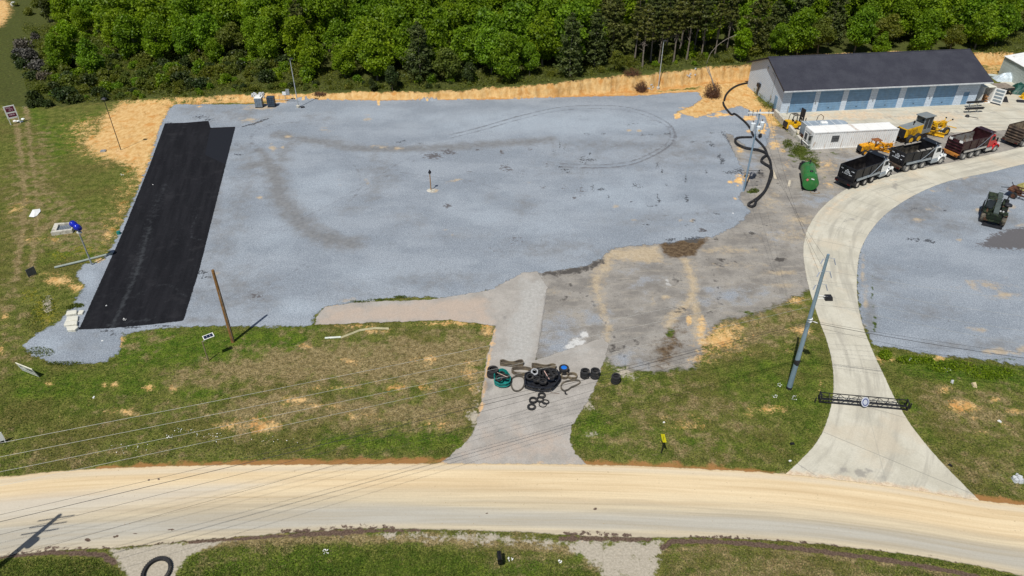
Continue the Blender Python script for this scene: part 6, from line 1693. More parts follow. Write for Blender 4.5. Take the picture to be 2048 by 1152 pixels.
# ------------------------------------------------------------------ signs
a = P(22, 250); b = P(41, 246)
rs = thing('notice_board', 'white framed board with two maroon panels standing in the grass at far left', 'sign', a, heading(a, b))
L = (b.xy - a.xy).length
m = MB()
for x in (0, L): m.box(x - .05, x + .05, -.05, .05, 0, 1.15)
m.build('leg', WHITE, rs)
m = MB(); m.box(-.10, L + .10, -.05, .05, .95, 2.95); bd = m.build('board', WHITE, rs)
MAR = paint('maroon_panel', (.13, .014, .045), .5, var=.15)
m = MB(); m.box(.08, L - .08, -.062, -.051, 2.02, 2.82); m.build('panel', MAR, bd)
m = MB(); m.box(.12, L - .08, -.062, -.051, 1.22, 1.78); m.build('panel', MAR, bd)
m = MB()
fn = lambda x, y, z: (y, -.066, z)
letters(m, 0, .22, L * .6, 2.55, .16, 1, fn); letters(m, 0, L * .3, L - .2, 2.38, .1, 2, fn); letters(m, 0, L * .35, L - .3, 2.15, .14, 3, fn); letters(m, 0, .28, L - .3, 1.45, .18, 4, fn)
m.build('lettering', paint('pink_white_letters', (.72, .52, .62), .5), bd)
for i, (u, v) in enumerate(((30, 243), (37, 243), (46, 239), (43, 244))):
    m = MB(); rr = random.Random(i); m.lathe([(0, .0), (.28, .02), (.26, .14), (.1, .22), (0, .22)], 7, T(0, 0, 0, R(rr.uniform(-10, 10)), R(rr.uniform(-10, 10)), rr.random()))
    tag(m.build('white_stone', WHITE, None, P(u, v), 0), 'white stone lying at the foot of the maroon notice board', 'stone', 'white stones under the notice board')
a = P(52, 748); b = P(78, 758)
a2 = P(45, 738); b2 = P(78, 754)
ws = thing('roadside_sign', 'leaning white roadside sign with blurred black lettering beside the gravel corner', 'sign', P(47, 742), heading(P(47, 742), P(79, 755)))
L = (P(79, 755).xy - P(47, 742).xy).length
SG = Matrix.Rotation(R(12), 4, 'X')
m = MB(); m.box(0, L, -.02, .02, .12, 1.15, SG); bd = m.build('board', WHITE, ws)
m = MB(); m.box(-.03, L + .03, -.035, .035, 1.15, 1.20, SG); m.box(-.03, .0, -.03, .03, 0, 1.16, SG); m.box(L, L + .03, -.03, .03, 0, 1.16, SG); m.build('frame', paint('cream_frame', (.70, .68, .55), .5), ws)
m = MB(); fn = lambda x, y, z: SG @ Vector((y, -.026, z))
letters(m, 0, .25, L * .4, .78, .18, 5, fn); letters(m, 0, L * .48, L - .12, .66, .34, 6, fn); letters(m, 0, .12, L - .12, .34, .12, 7, fn)
m.build('lettering', paint('grey_black_letters', (.10, .13, .17), .5), bd)
m = MB(); m.box(-.75, .75, -.02, .02, .3, 1.15); m.box(-.7, -.64, -.02, .02, 0, .3); m.box(.64, .7, -.02, .02, 0, .3)
tag(m.build('roadside_sign', WHITE, None, P(-8, 892), R(32)), 'white sign panel cut off by the left edge of the photo', 'sign')
a = P(1322, 907)
ys = thing('warning_sign', 'yellow diamond warning sign on a post in the verge beside the road', 'sign', a, R(-72))
m = MB(); m.box(-.03, .03, .006, .05, 0, 2.0); m.build('post', DARKST, ys)
m = MB(); m.add([(0, 0, 1.25), (.46, 0, 1.71), (0, 0, 2.17), (-.46, 0, 1.71), (0, -.012, 1.25), (.46, -.012, 1.71), (0, -.012, 2.17), (-.46, -.012, 1.71)], [(0, 1, 2, 3), (7, 6, 5, 4), (0, 4, 5, 1), (1, 5, 6, 2), (2, 6, 7, 3), (3, 7, 4, 0)]); bd = m.build('board', paint('sign_yellow', (.80, .74, .015), .4, var=.03), ys)
m = MB(); m.box(-.05, .05, -.016, -.0135, 1.5, 1.92); m.build('symbol', paint('sign_olive', (.40, .38, .02), .5), bd)
m = MB(); m.box(-.45, .45, -.03, .03, .1, 1.0); m.tube([(0, .03, .6), (0, .4, 0)], .03, 5); m.box(-.4, -.34, -.02, .02, 0, .1); m.box(.34, .4, -.02, .02, 0, .1)
tag(m.build('sign_board', paint('grey_board_back', (.10, .105, .11), .6, var=.3), None, P(66, 552), R(60)), 'small dark leaning board standing in the left grass', 'sign')

# ------------------------------------------------------------------ entrance truss
a = P(1638, 806); b = P(1815, 822)
L = (b.xy - a.xy).length
gt = thing('truss_gate', 'black box-truss gate across the concrete drive with a round emblem in its middle', 'gate', a, heading(a, b))
TB = DARKST
m = MB(); W_, Hh = .50, .68
for y, z in ((0, .12), (W_, .12), (0, .42), (W_, Hh + .05)): m.box(0, L, y - .03, y + .03, z, z + .06)
nn = 9
for i in range(nn + 1):
    x = L * i / nn
    m.tube([(x, W_, .15), (x, W_, Hh + .08)], .022, 5); m.tube([(x, 0, .15), (x, 0, .45)], .02, 5); m.tube([(x, 0, .15), (x, W_, .15)], .018, 5); m.tube([(x, 0, .45), (x, W_, Hh + .05)], .02, 5)
    if i < nn:
        x2 = L * (i + 1) / nn
        if i % 2: m.tube([(x, W_, .15), (x2, W_, Hh + .08)], .024, 5)
        else: m.tube([(x, W_, Hh + .08), (x2, W_, .15)], .024, 5)
        m.tube([(x, 0, .15), (x2, W_, .15)], .016, 5)
m.build('truss', TB, gt)
for x in (0, L - .12):
    m = MB()
    for y in (-.02, W_ - .02): m.box(x, x + .10, y, y + .08, 0, .85)
    m.box(x, x + .10, .06, W_ - .02, .76, .82); m.build('end_frame', TB, gt)
m = MB(); m.box(-.04, .02, -.04, .1, 0, .0001 + .3); 
EM = T(L * .5, -.06, .62, R(62))
m = MB(); m.lathe([(0, -.03), (.36, -.03), (.38, 0), (.36, .03), (0, .03)], 28, EM @ Matrix.Diagonal((.85, 1.15, 1, 1))); em = m.build('emblem', paint('emblem_silver', (.58, .61, .68), .3, .3, var=.15), gt)
m = MB(); m.lathe([(.20, .032), (.28, .032), (.28, .045), (.20, .045)], 26, EM @ Matrix.Diagonal((.85, 1.15, 1, 1)), True); m.build('emblem_mark', paint('emblem_blue', (.07, .09, .22), .35), em)
for x, y in ((-.35, 0), (L + .25, .3)):
    m = MB(); m.box(x - .04, x + .04, y - .04, y + .04, 0, .6); m.build('post', TB, gt)

# ------------------------------------------------------------------ corrugated drain pipe
def zoomed(pts): return [(1450 + x / 5.007, 200 + y / 5.007) for x, y in pts]
def ring_pipe(name, label, px, r, mat, lift=None):
    s = smooth_px(px, 8)
    pts = [P(u, v, r) for u, v in s]
    if lift: pts = [p + Vector((0, 0, lift(i / len(pts)))) for i, p in enumerate(pts)]
    # resample and pulse the radius for the corrugation
    out = [pts[0]]; acc = 0
    for p, q in zip(pts, pts[1:]):
        d = (q - p).length; k = max(1, int(d / .09))
        out += [p.lerp(q, (j + 1) / k) for j in range(k)]
    m = MB(); m.tube(out, [r * (1 + .11 * (1 if i % 2 else -1)) for i in range(len(out))], 8)
    return tag(m.build(name, mat, smooth=False), label, 'drain pipe')
PIPE = paint('drain_pipe_black', (.018, .018, .02), .45, var=.25, dirt=(.06, .055, .05), damt=.2)
ring_pipe('drain_pipe', 'short upper length of black corrugated pipe curving away from the garage corner', [(1504, 167), (1492, 168), (1476, 172), (1462, 180), (1452, 191), (1448, 203)], .155, PIPE)
ring_pipe('drain_pipe', 'long black corrugated pipe looping over the yard past the transformer pole', [(1446, 206), (1448, 213), (1455, 223), (1463, 231)] + zoomed([(100, 150), (200, 230), (255, 300), (275, 350), (310, 400), (370, 460), (405, 510), (422, 560), (450, 620), (460, 700), (452, 760), (430, 840), (392, 925), (330, 985), (280, 1020), (240, 1045), (235, 1068), (268, 1080), (298, 1062), (308, 1025), (352, 980), (404, 915), (444, 830), (468, 755), (446, 690), (400, 660), (362, 630), (372, 600), (412, 566), (402, 545), (340, 520), (280, 510), (200, 495), (130, 465), (100, 432), (110, 400), (160, 386), (270, 382)]), .155, PIPE, lambda t: .16 * min(1, max(0, (t - .45) * 6)) * (1 if t < .93 else max(0, (1 - t) / .07)))
m = MB(); m.tube([P(110, 537, .12), P(165, 524, .12), P(226, 508, .12)], .13, 10); tag(m.build('drain_pipe', paint('grey_plastic_pipe', (.27, .31, .28), .6, var=.15)), 'straight grey pipe lying in the grass behind the blue lamp post', 'drain pipe')
for lab, p0, p1, r in (('pale plank on the dirt to the right of the black pipe loops', (1545, 340), (1551, 358), .16), ('short pale plank on the dirt left of the green tank', (1580, 361), (1577, 373), .15)):
    a, b = P(*p0), P(*p1); L = (b - a).length
    m = MB(); m.box(0, L, -r, r, .0, .06); tag(m.build('plank', paint('bleached_plank', (.52, .46, .36), .8, var=.2), None, a, heading(a, b)), lab, 'plank')
a, b = P(655, 678), P(748, 655)
m = MB(); m.tube([P(650, 677, .05), P(682, 675, .05)], .10, 8); tag(m.build('pipe_piece', paint('pale_pvc', (.62, .66, .60), .5)), 'short pale pipe piece lying in the grass below the old paving', 'pipe')
m = MB()
for off in (0, 2): m.tube([P(682, 675 + off, .04), P(700, 668 + off, .04), P(720, 660 + off, .04), P(750, 656 + off, .04), P(778, 657 + off, .04)], .06, 6)
tag(m.build('silt_sock', paint('straw_tube', (.42, .39, .24), .9, var=.2)), 'thin straw-coloured erosion tube lying across the grass bank', 'erosion tube')

# ------------------------------------------------------------------ tyres, tracks and bins on the entrance
def zt(x, y): return (940 + x / 5.76, 690 + y / 5.76)
def tyre_mb(m, r, w, M, bore=.58):
    m.lathe([(r * bore, -w * .42), (r * bore + .02, -w * .5), (r * .86, -w * .5), (r * .97, -w * .42), (r, -w * .3), (r, -w * .06), (r * .975, -w * .04), (r * .975, w * .04), (r, w * .06), (r, w * .3), (r * .97, w * .42), (r * .86, w * .5), (r * bore + .02, w * .5), (r * bore, w * .42), (r * bore + .05, w * .3), (r * bore + .05, -w * .3)], 26, M, True)
def tyre(px, r, w, z, label, rx=0, ry=0, group=None, mat=None, bore=.58):
    m = MB(); tyre_mb(m, r, w, Matrix.Rotation(rx, 4, 'X') @ Matrix.Rotation(ry, 4, 'Y'), bore)
    p = P(*px) if not isinstance(px, Vector) else px
    return tag(m.build('tyre', mat or RUBBER, None, p + Vector((0, 0, z)), rnd.random(), smooth=True), label, 'tyre', group)
def stack(px, r, w, n_, labels, group=None):
    p = P(*px)
    for i in range(n_):
        tyre(p + Vector((rnd.uniform(-.03, .03), rnd.uniform(-.03, .03), 0)), r, w, w * (.5 + i * 1.0), labels[i], group=group)
stack(zt(262, 350), .50, .38, 2, ['lower tyre of the wide two-tyre stack at the left edge of the entrance', 'upper tyre of the wide two-tyre stack at the left edge of the entrance'])
stack(zt(1082, 312), .45, .30, 2, ['lower tyre under the one holding blue water', 'upper tyre of a stack holding a disc of blue water'])
m = MB(); m.lathe([(0, 0), (.31, 0), (.31, .03), (0, .03)], 20); tag(m.build('blue_cover', paint('bright_blue_cover', (.015, .16, .62), .4), None, P(*zt(1082, 312)) + Vector((0, 0, .52)), 0), 'bright blue disc lying inside the upper tyre of a stack', 'cover')
for nm, c in (('left one of the pair of tyre stacks', (1320, 368)), ('right one of the pair of tyre stacks', (1434, 368)), ('single tyre stack out on the grass edge', (1676, 428))):
    stack(zt(*c), .41, .26, 3, [f'{w_} tyre in the {nm}' for w_ in ('bottom', 'middle', 'top')])
for lab, c, r, w, z, rx, ry, bo in (('dusty tyre nearest the black bin among the loose tyres', (826, 592), .35, .22, .11, 0, 0, .55), ('thick tyre at the left of the loose tyres', (727, 650), .36, .26, .13, 0, 0, .66), ('small tyre at the centre of the loose tyres', (808, 640), .33, .20, .10, 0, 0, .6), ('thin tyre leaning on another at the right of the loose tyres', (866, 668), .34, .10, .16, R(-12), R(8), .80), ('thin tyre lying flat beneath a leaning one', (838, 692), .34, .10, .05, 0, 0, .80), ('tyre nearest the road of the loose tyres', (709, 722), .38, .16, .08, 0, 0, .5)):
    tyre(zt(*c), r, w, z, lab, rx, ry, mat=RUBBER, bore=bo)
# rubber tracks
def belt(label, px, w, th, mat, closed=True, tilt=0):
    """a rubber crawler track standing on its edge, following a closed line on the ground"""
    pts = [P(u, v) for u, v in (smooth_px([zt(*p) for p in px] + [zt(*px[0])], 7)[:-1])]
    n_ = len(pts); c = sum(pts, Vector()) / n_
    m = MB(); vs = []; fs = []
    for i, p in enumerate(pts):
        d = (pts[(i + 1) % n_] - pts[i - 1]); nrm = Vector((d.y, -d.x, 0)).normalized()
        k = th * (.5 + (.22 if i % 2 else 0))
        for q, z in ((nrm * k, 0), (nrm * k, w), (-nrm * th * .5, w), (-nrm * th * .5, 0)): vs.append(p + q + Vector((0, 0, z + .01)))
    for i in range(n_):
        j = (i + 1) % n_
        for a_ in range(4): fs.append((i * 4 + a_, i * 4 + (a_ + 1) % 4, j * 4 + (a_ + 1) % 4, j * 4 + a_))
    m.add(vs, fs)
    return tag(m.build('rubber_track', mat), label, 'rubber track')
TRK = paint('dusty_track_rubber', (.115, .095, .072), .9, var=.35, scale=4, dirt=(.21, .17, .11), damt=.5)
belt('brown rubber track pinched in the middle, at the upper left of the heap', [(352, 242), (350, 216), (385, 208), (440, 226), (500, 230), (560, 212), (600, 210), (612, 240), (570, 246), (520, 248), (480, 252), (430, 250)], .42, .07, TRK)
belt('brown oval rubber track with pale dust inside, left of the black bin', [(482, 318), (500, 292), (600, 285), (690, 300), (720, 328), (690, 350), (600, 358), (520, 350)], .40, .08, TRK)
belt('brown pinched rubber track lying behind the black bin', [(716, 272), (718, 250), (770, 252), (830, 266), (890, 268), (940, 255), (982, 264), (980, 292), (940, 298), (880, 292), (820, 290), (760, 286)], .42, .07, TRK)
belt('dark brown rubber track pressed against the far side of the black bin', [(740, 318), (745, 302), (820, 306), (900, 316), (975, 328), (990, 345), (900, 340), (820, 330)], .34, .07, TRK)
belt('open round rubber track between the teal bin and the black bin', [(472, 440), (490, 390), (550, 368), (610, 380), (630, 430), (610, 500), (560, 538), (510, 535), (480, 495)], .16, .09, RUBBER2)
belt('twisted rubber track loop to the right of the black bin', [(1050, 510), (1052, 465), (1100, 432), (1180, 418), (1245, 415), (1268, 440), (1230, 470), (1170, 495), (1130, 525), (1085, 538)], .15, .09, RUBBER2)
belt('small coiled rubber track beside the blue-topped tyre stack, left coil', [(1050, 380), (1060, 350), (1100, 342), (1130, 360), (1118, 392), (1075, 398)], .30, .06, TRK)
belt('small coiled rubber track beside the blue-topped tyre stack, right coil', [(1128, 385), (1140, 352), (1190, 345), (1228, 365), (1222, 395), (1170, 402)], .30, .06, TRK)
m = MB(); m.tube([P(*zt(1096, 545), .05), P(*zt(1098, 570), .08), P(*zt(1120, 575), .05)], .07, 6); tag(m.build('hitch_piece', DARKST), 'small black iron hook below the twisted track loop', 'hook')
# bins: bag-like liners slung round the heaps
def bin_(name, label, px, h, mat, flare=1.0):
    pts = [P(u, v) for u, v in (smooth_px([zt(*p) for p in px] + [zt(*px[0])], 4)[:-1])]
    c = sum(pts, Vector()) / len(pts); rr = random.Random(4)
    root = thing(name, label, 'bin', c, 0)
    m = MB(); rings = []
    for f, k in ((0, .92), (.35, .98), (.7, 1.0), (.97, 1.03), (1.0, .99), (.8, .95), (.1, .9)):
        rings.append([((p.x - c.x) * k * (1 + .02 * math.sin(i * 2.3 + f * 7)), (p.y - c.y) * k * (1 + .02 * math.sin(i * 1.7 + f * 9)), h * f * (1 + .07 * math.sin(i * 1.3))) for i, p in enumerate(pts)])
    rings = [r_ + [r_[0]] for r_ in rings]
    m.sheet(rings); m.add([p for p in rings[-1][:-1]], [tuple(range(len(pts)))])
    m.build('liner', mat, root, smooth=True)
    for f in (.45, .97):
        m = MB(); m.tube([((p.x - c.x) * 1.05, (p.y - c.y) * 1.05, h * f + .02 * math.sin(i * 1.9)) for i, p in enumerate(pts)], .045, 6, closed=True)
        m.build('rim_band', mat, root, smooth=True)
    return c
TEAL = paint('teal_plastic', (.012, .185, .165), .25, var=.35, scale=3, coat=.4)
SHINY = paint('shiny_black_liner', (.020, .021, .026), .16, var=.4, scale=3, coat=.5)
ct = bin_('scrap_bin', 'teal plastic bin full of old tyres at the left of the entrance heap', [(292, 480), (285, 400), (320, 350), (390, 340), (440, 385), (462, 440), (440, 490), (360, 505)], .62, TEAL)
tyre(ct + Vector((-.05, .30, 0)), .30, .22, .62, 'small tyre at the back of the teal bin', R(20), R(10))
tyre(ct + Vector((.30, -.05, 0)), .34, .22, .66, 'pale-edged tyre lying on top in the teal bin', R(-14), R(14))
tyre(ct + Vector((-.28, -.22, 0)), .32, .22, .58, 'dark tyre low at the front of the teal bin', R(10), R(-12))
m = MB(); m.tube([ct + Vector((-.45, .3, .80)), ct + Vector((.45, -.42, .92))], .022, 6); tag(m.build('stake', paint('pale_stake', (.62, .45, .36), .6, var=.3, scale=6)), 'pale stick lying across the teal bin', 'stick')
cb_ = bin_('scrap_bin', 'large shiny black lined bin heaped with tyres in the middle of the entrance', [(640, 510), (638, 440), (650, 385), (720, 350), (800, 338), (920, 335), (995, 350), (1025, 420), (1000, 470), (930, 540), (840, 548), (740, 540)], .60, SHINY)
RIMW = paint('white_wall_tyre', (.33, .34, .36), .6, var=.2)
for lab, dx, dy, z, r, rx, ry, mt in (('white-rimmed tyre on top of the black bin', -.62, .50, .80, .34, 15, -12, RIMW), ('tyre half hidden behind the white-rimmed tyre', -.25, .72, .72, .30, 25, 10, None), ('upright dark tyre at the middle of the black bin', -.02, .30, .86, .36, 48, 6, None), ('small tyre at the left end of the black bin', -1.02, .05, .66, .36, 10, -14, None),
                              ('dark tyre at the back right of the black bin', .52, .52, .76, .36, 18, 8, None), ('largest tyre lying at the right of the black bin', .72, .02, .74, .44, -10, 10, None), ('tyre against the right back corner of the black bin', 1.08, .42, .72, .38, 12, 16, None), ('low dark tyre at the front left of the black bin', -.45, -.18, .58, .36, -8, -8, None), ('flat dark tyre at the front of the black bin', .08, -.42, .56, .38, -6, 4, None)):
    tyre(cb_ + Vector((dx, dy, 0)), r, .24, z, lab, R(rx), R(ry), mat=mt)
m = MB(); m.tube([cb_ + Vector((.22, .42, 1.0)), cb_ + Vector((.62, -.5, .86))], .03, 6); tag(m.build('stake', paint('pink_white_stake', (.70, .46, .40), .5, var=.3, scale=7)), 'pink and white stick slanting over the black bin', 'stick')
m = MB(); m.tube([P(*zt(930, 552), .03), P(*zt(1030, 566), .03)], .025, 5); tag(m.build('stake', RUST), 'thin reddish rod on the paving in front of the black bin', 'stick')
# ribbed loop at the bottom edge
c = P(314, 1146); m = MB()
pr = [(.80, -.10), (.98, -.12), (1.0, -.05), (1.0, .05), (.98, .12), (.80, .10)]
m.lathe([(r_, z + .13) for r_, z in pr], 40, None, True)
m.v = [(x * .92, y * 1.12 if y > 0 else y, z) for x, y, z in m.v]
for i in range(44):
    t = 2 * math.pi * i / 44
    m.box(.985, 1.03, -.035, .035, .03, .23, Matrix.Diagonal((.92, 1.12 if math.sin(t) > 0 else 1.0, 1, 1)) @ Matrix.Rotation(t, 4, 'Z'))
tag(m.build('rubber_track', RUBBER, None, c, R(10)), 'black ribbed rubber track loop lying on the driveway end below the road', 'rubber track')

# ------------------------------------------------------------------ bins, stones and box at the back of the lot
for i, (u, v, col, lab) in enumerate(((518.5, 216, 'tote_grey_blue', 'left wrapped block pallet of the two at the back of the lot, pale top'), (543, 215, 'tote_dark_blue', 'right wrapped block pallet of the two at the back of the lot, dark top'))):
    p = P(u, v)
    t = thing('wrapped_pallet', lab, 'pallet', p, R(4), 'wrapped block pallets')
    cm = paint(col, ((.17, .215, .265), (.040, .058, .085))[i], .5, var=.3, scale=2.5)
    m = MB()
    for r_ in range(4):
        for q in range(3):
            m.box(-.58 + q * .395, -.58 + q * .395 + .37, -.02, 1.0, .15 + r_ * .36, .15 + r_ * .36 + .335)
    m.build('block_stack', cm, t)
    m = MB(); m.box(-.62, .62, -.05, 1.03, .0, .14); m.build('pallet_base', DARKST, t)
    m = MB(); m.box(-.6, .6, -.03, 1.02, 1.595, 1.66)
    if i == 0: m.box(-.35, .35, .5, 1.05, 1.66, 1.9)
    m.build('cover', WHITE if i == 0 else cm, t)
rr = random.Random(12)
STN = paint('pale_stone', (.50, .52, .54), .85, var=.3, scale=2, bump=.3)
def stones(u, v, ru, rv, n_, s0, s1, lab, grp):
    for k in range(n_):
        a0 = rr.uniform(0, 6.28); q = rr.random() ** .5
        p = P(u + ru * q * math.cos(a0), v + rv * q * math.sin(a0))
        s = rr.uniform(s0, s1)
        m = MB(); vs = [(math.cos(R(60 * i + rr.uniform(-15, 15))) * s * rr.uniform(.7, 1.1), math.sin(R(60 * i)) * s * rr.uniform(.7, 1.1)) for i in range(6)]
        m.add([(x, y, -.05) for x, y in vs] + [(x * .75 + rr.uniform(-.04, .04), y * .75, s * rr.uniform(.7, 1.2)) for x, y in vs], [tuple(range(6))[::-1], tuple(range(6, 12))] + [(i, (i + 1) % 6, 6 + (i + 1) % 6, 6 + i) for i in range(6)])
        tag(m.build('stone', STN, None, p + Vector((0, 0, s * .3 * (1 - q))), rr.random() * 6), lab, 'stone', grp)
stones(518, 192, 17, 6, 34, .14, .30, 'pale broken stone in the small heap behind the wrapped pallets', 'stones heaped behind the wrapped pallets')
stones(2036, 957, 9, 8, 9, .12, .30, 'grey broken stone in the grass at the right edge by the road', 'stones in the right verge')
stones(1300, 178, 8, 3, 8, .10, .2, 'pale stone at the foot of the bank by the right light pole', 'stones by the right light pole')
stones(1380, 144, 16, 2, 8, .10, .2, 'pale boulder along the top edge of the cut bank', 'pale boulders on the bank top')
eb = thing('control_box', 'grey electrical control box on a pipe stand left of the light pole', 'electrical box', P(572, 203), 0)
m = MB(); m.box(-.35, .25, -.12, .12, 1.15, 1.65); m.build('cabinet', WHITE, eb)
m = MB(); m.box(.28, .85, -.10, .15, 1.15, 2.1); m.build('cabinet', GALV, eb)
m = MB()
for x in (-1.0, -.05, .1, 1.35): m.tube([(x, 0, 0), (x, 0, 1.2)], .035, 6)
m.tube([(-2.6, -.05, .35), (2.2, -.1, .35)], .05, 7); m.tube([(-1.0, 0, 1.1), (1.35, 0, 1.1)], .03, 6); m.build('stand', STEEL, eb)
# concrete blocks, basin and litter on the left
for lab, pts in (('top left concrete block of the row beside the asphalt strip', [(133, 634), (155, 631), (156, 624), (136, 626)]), ('top right concrete block of the row beside the asphalt strip', [(156, 631), (166, 630), (170, 623), (159, 623)]), ('second concrete block of the row beside the asphalt strip', [(132, 645), (157, 643), (158, 634), (135, 636)]), ('third concrete block of the row beside the asphalt strip', [(129, 655), (156, 653), (157, 645), (132, 647)]), ('lowest concrete block of the row, nearest the road', [(136, 664), (152, 664), (159, 658), (155, 655), (134, 657)])):
    m = MB(); q = [P(*p) for p in pts]; c = sum(q, Vector()) / len(q)
    m.prism([((p.x - c.x), (p.y - c.y)) for p in q], -.05, .20 + .05 * (len(lab) % 3), 'z'); tag(m.build('concrete_block', paint('pale_block', (.62, .61, .53), .85, var=.1, bump=.3, dirt=(.35, .33, .26), damt=.2), None, c, 0, bev=.06), lab, 'concrete block')
q = [P(*p) for p in ((104, 472), (146, 466), (154, 450), (112, 453))]
c = sum(q, Vector()) / 4
cb2 = thing('catch_basin', 'square pale concrete catch basin with a grey grate in the left grass', 'drain', c, 0)
m = MB(); o_ = [((p.x - c.x), (p.y - c.y)) for p in q]
i_ = [(x * .70 + .15, y * .66 + .05) for x, y in o_]
for k in range(4):
    k2 = (k + 1) % 4
    m.hexa([(*o_[k], -.1), (*o_[k2], -.1), (*i_[k2], -.1), (*i_[k], -.1)], [(*o_[k], .45), (*o_[k2], .45), (*i_[k2], .45), (*i_[k], .45)])
m.build('rim', CONCB, cb2)
m = MB(); m.add([(*p, .22) for p in i_], [(0, 1, 2, 3)]); 
for k in range(9):
    t = (k + .5) / 9
    a_ = Vector(i_[0]).lerp(Vector(i_[1]), t); b_ = Vector(i_[3]).lerp(Vector(i_[2]), t); m.tube([(*a_, .25), (*b_, .25)], .03, 4)
m.build('grate', paint('grate_grey', (.20, .23, .27), .6), cb2)
m = MB(); q = [P(*p, .04) for p in ((58, 434), (66, 421), (80, 418), (82, 424), (74, 432), (68, 436))]; c = sum(q, Vector()) / 6
m.add([p - c + Vector((0, 0, .08 * (i % 2))) for i, p in enumerate(q)] + [Vector((0, 0, .22))], [(i, (i + 1) % 6, 6) for i in range(6)]); tag(m.build('crumpled_sheet', WHITE, None, c, 0), 'crumpled white sheet lying in the left grass above the catch basin', 'sheet')
m = MB(); m.box(-.35, .35, -.3, .3, 0, .18); m.box(-.2, .2, -.2, .2, .18, .22); tag(m.build('valve_cover', STEEL, None, P(207, 303), R(10)), 'small grey concrete cover on the bare soil left of the thin dark pole', 'cover')
m = MB(); m.lathe([(.0, 0), (.22, 0), (.26, .08), (.2, .35), (0, .38)], 14, T(0, 0, 0)); tag(m.build('green_bucket', TEAL, None, P(238, 468), 0), 'small green bucket at the left edge of the asphalt strip', 'bucket')
m = MB(); m.box(-.14, .16, -.3, .35, .55, .95); m.lathe([(0, -.3), (.15, -.3), (.15, .35), (0, .35)], 12, T(.01, 0, .95, R(-90))); m.box(-.05, .05, -.05, .05, 0, .55); tag(m.build('mailbox', PLAST, None, P(999, 1130), R(8)), 'black mailbox on a short post in the lower verge', 'mailbox')
for lab, u, v, s, cm in (('scrap of white paper in the verge near the right drive', 1580, 922, .12, WHITE), ('white can in the right verge', 1999, 843, .16, WHITE), ('pale box lying in the grass right of the drive', 1948, 771, .3, paint('pale_cardboard', (.55, .45, .28), .8)), ('pale rock in the grass right of the drive', 1904, 764, .22, STN), ('pale rock at the corner of the right gravel yard', 1819, 719, .2, STN), ('dark bag lying in the verge left of the right drive', 1584, 888, .2, PLAST), ('dark scrap in the verge right of the drive', 1900, 931, .16, PLAST), ('scrap of white paper on the lower gravel corner', 205, 682, .12, WHITE), ('white bottle in the left verge', 188, 795, .13, WHITE), ('white scrap on the asphalt strip near its lower end', 213, 612, .12, WHITE), ('white scrap near the upper end of the asphalt strip', 306, 370, .1, WHITE), ('white cap on the gravel at the right edge of the lot', 1466, 427, .1, WHITE), ('white scrap in the grass under the right of the old paving', 1328, 845, .1, WHITE)):
    m = MB(); m.hexa([(-s, -s * .6, 0), (s, -s * .5, 0), (s * .9, s * .6, 0), (-s * .8, s * .5, 0)], [(-s * .7, -s * .4, s * .6), (s * .7, -s * .4, s * .8), (s * .7, s * .4, s * .5), (-s * .6, s * .4, s * .6)])
    tag(m.build('litter', cm, None, P(u, v), rnd.random() * 6), lab, 'litter')
# wildflowers (uncountable)
def flowers(spots, n_, lab, sd, col):
    rr2 = random.Random(sd); pts = []
    for (u, v, ru, rv) in spots:
        for _ in range(n_):
            pts.append(P(u + ru * rr2.uniform(-1, 1), v + rv * rr2.uniform(-1, 1)))
    C = np.array([(p.x, p.y, p.z + .12) for p in pts]); g_ = np.random.default_rng(sd)
    V, Q = leaf_cloud(C, g_.normal(size=(len(C), 3)) * .3 + np.array([0, -.5, 1]), g_.uniform(.018, .045, len(C)), .9, g_)
    o = bpy.data.objects.new('wildflowers', fast_mesh('wildflowers', V, Q, col)); COL.objects.link(o); tag(o, lab, 'flowers', kind='stuff')
flowers([(1558, 772, 5, 4), (1548, 794, 6, 3), (1588, 797, 5, 4), (1895, 743, 6, 5)], 16, 'small white wildflowers in the grass around the right drive', 3, WHITE)
flowers([(652, 1105, 6, 5), (998, 1120, 4, 4), (1120, 1125, 3, 3), (1021, 1120, 5, 4)], 18, 'small white wildflowers in the lower verge', 4, WHITE)
flowers([(420, 872, 26, 4), (370, 862, 20, 4), (340, 875, 6, 3), (250, 640, 3, 2), (50, 215, 6, 3), (245, 350, 4, 2), (500, 880, 100, 8), (280, 900, 60, 10)], 14, 'small white wildflowers scattered in the left verge', 5, WHITE)

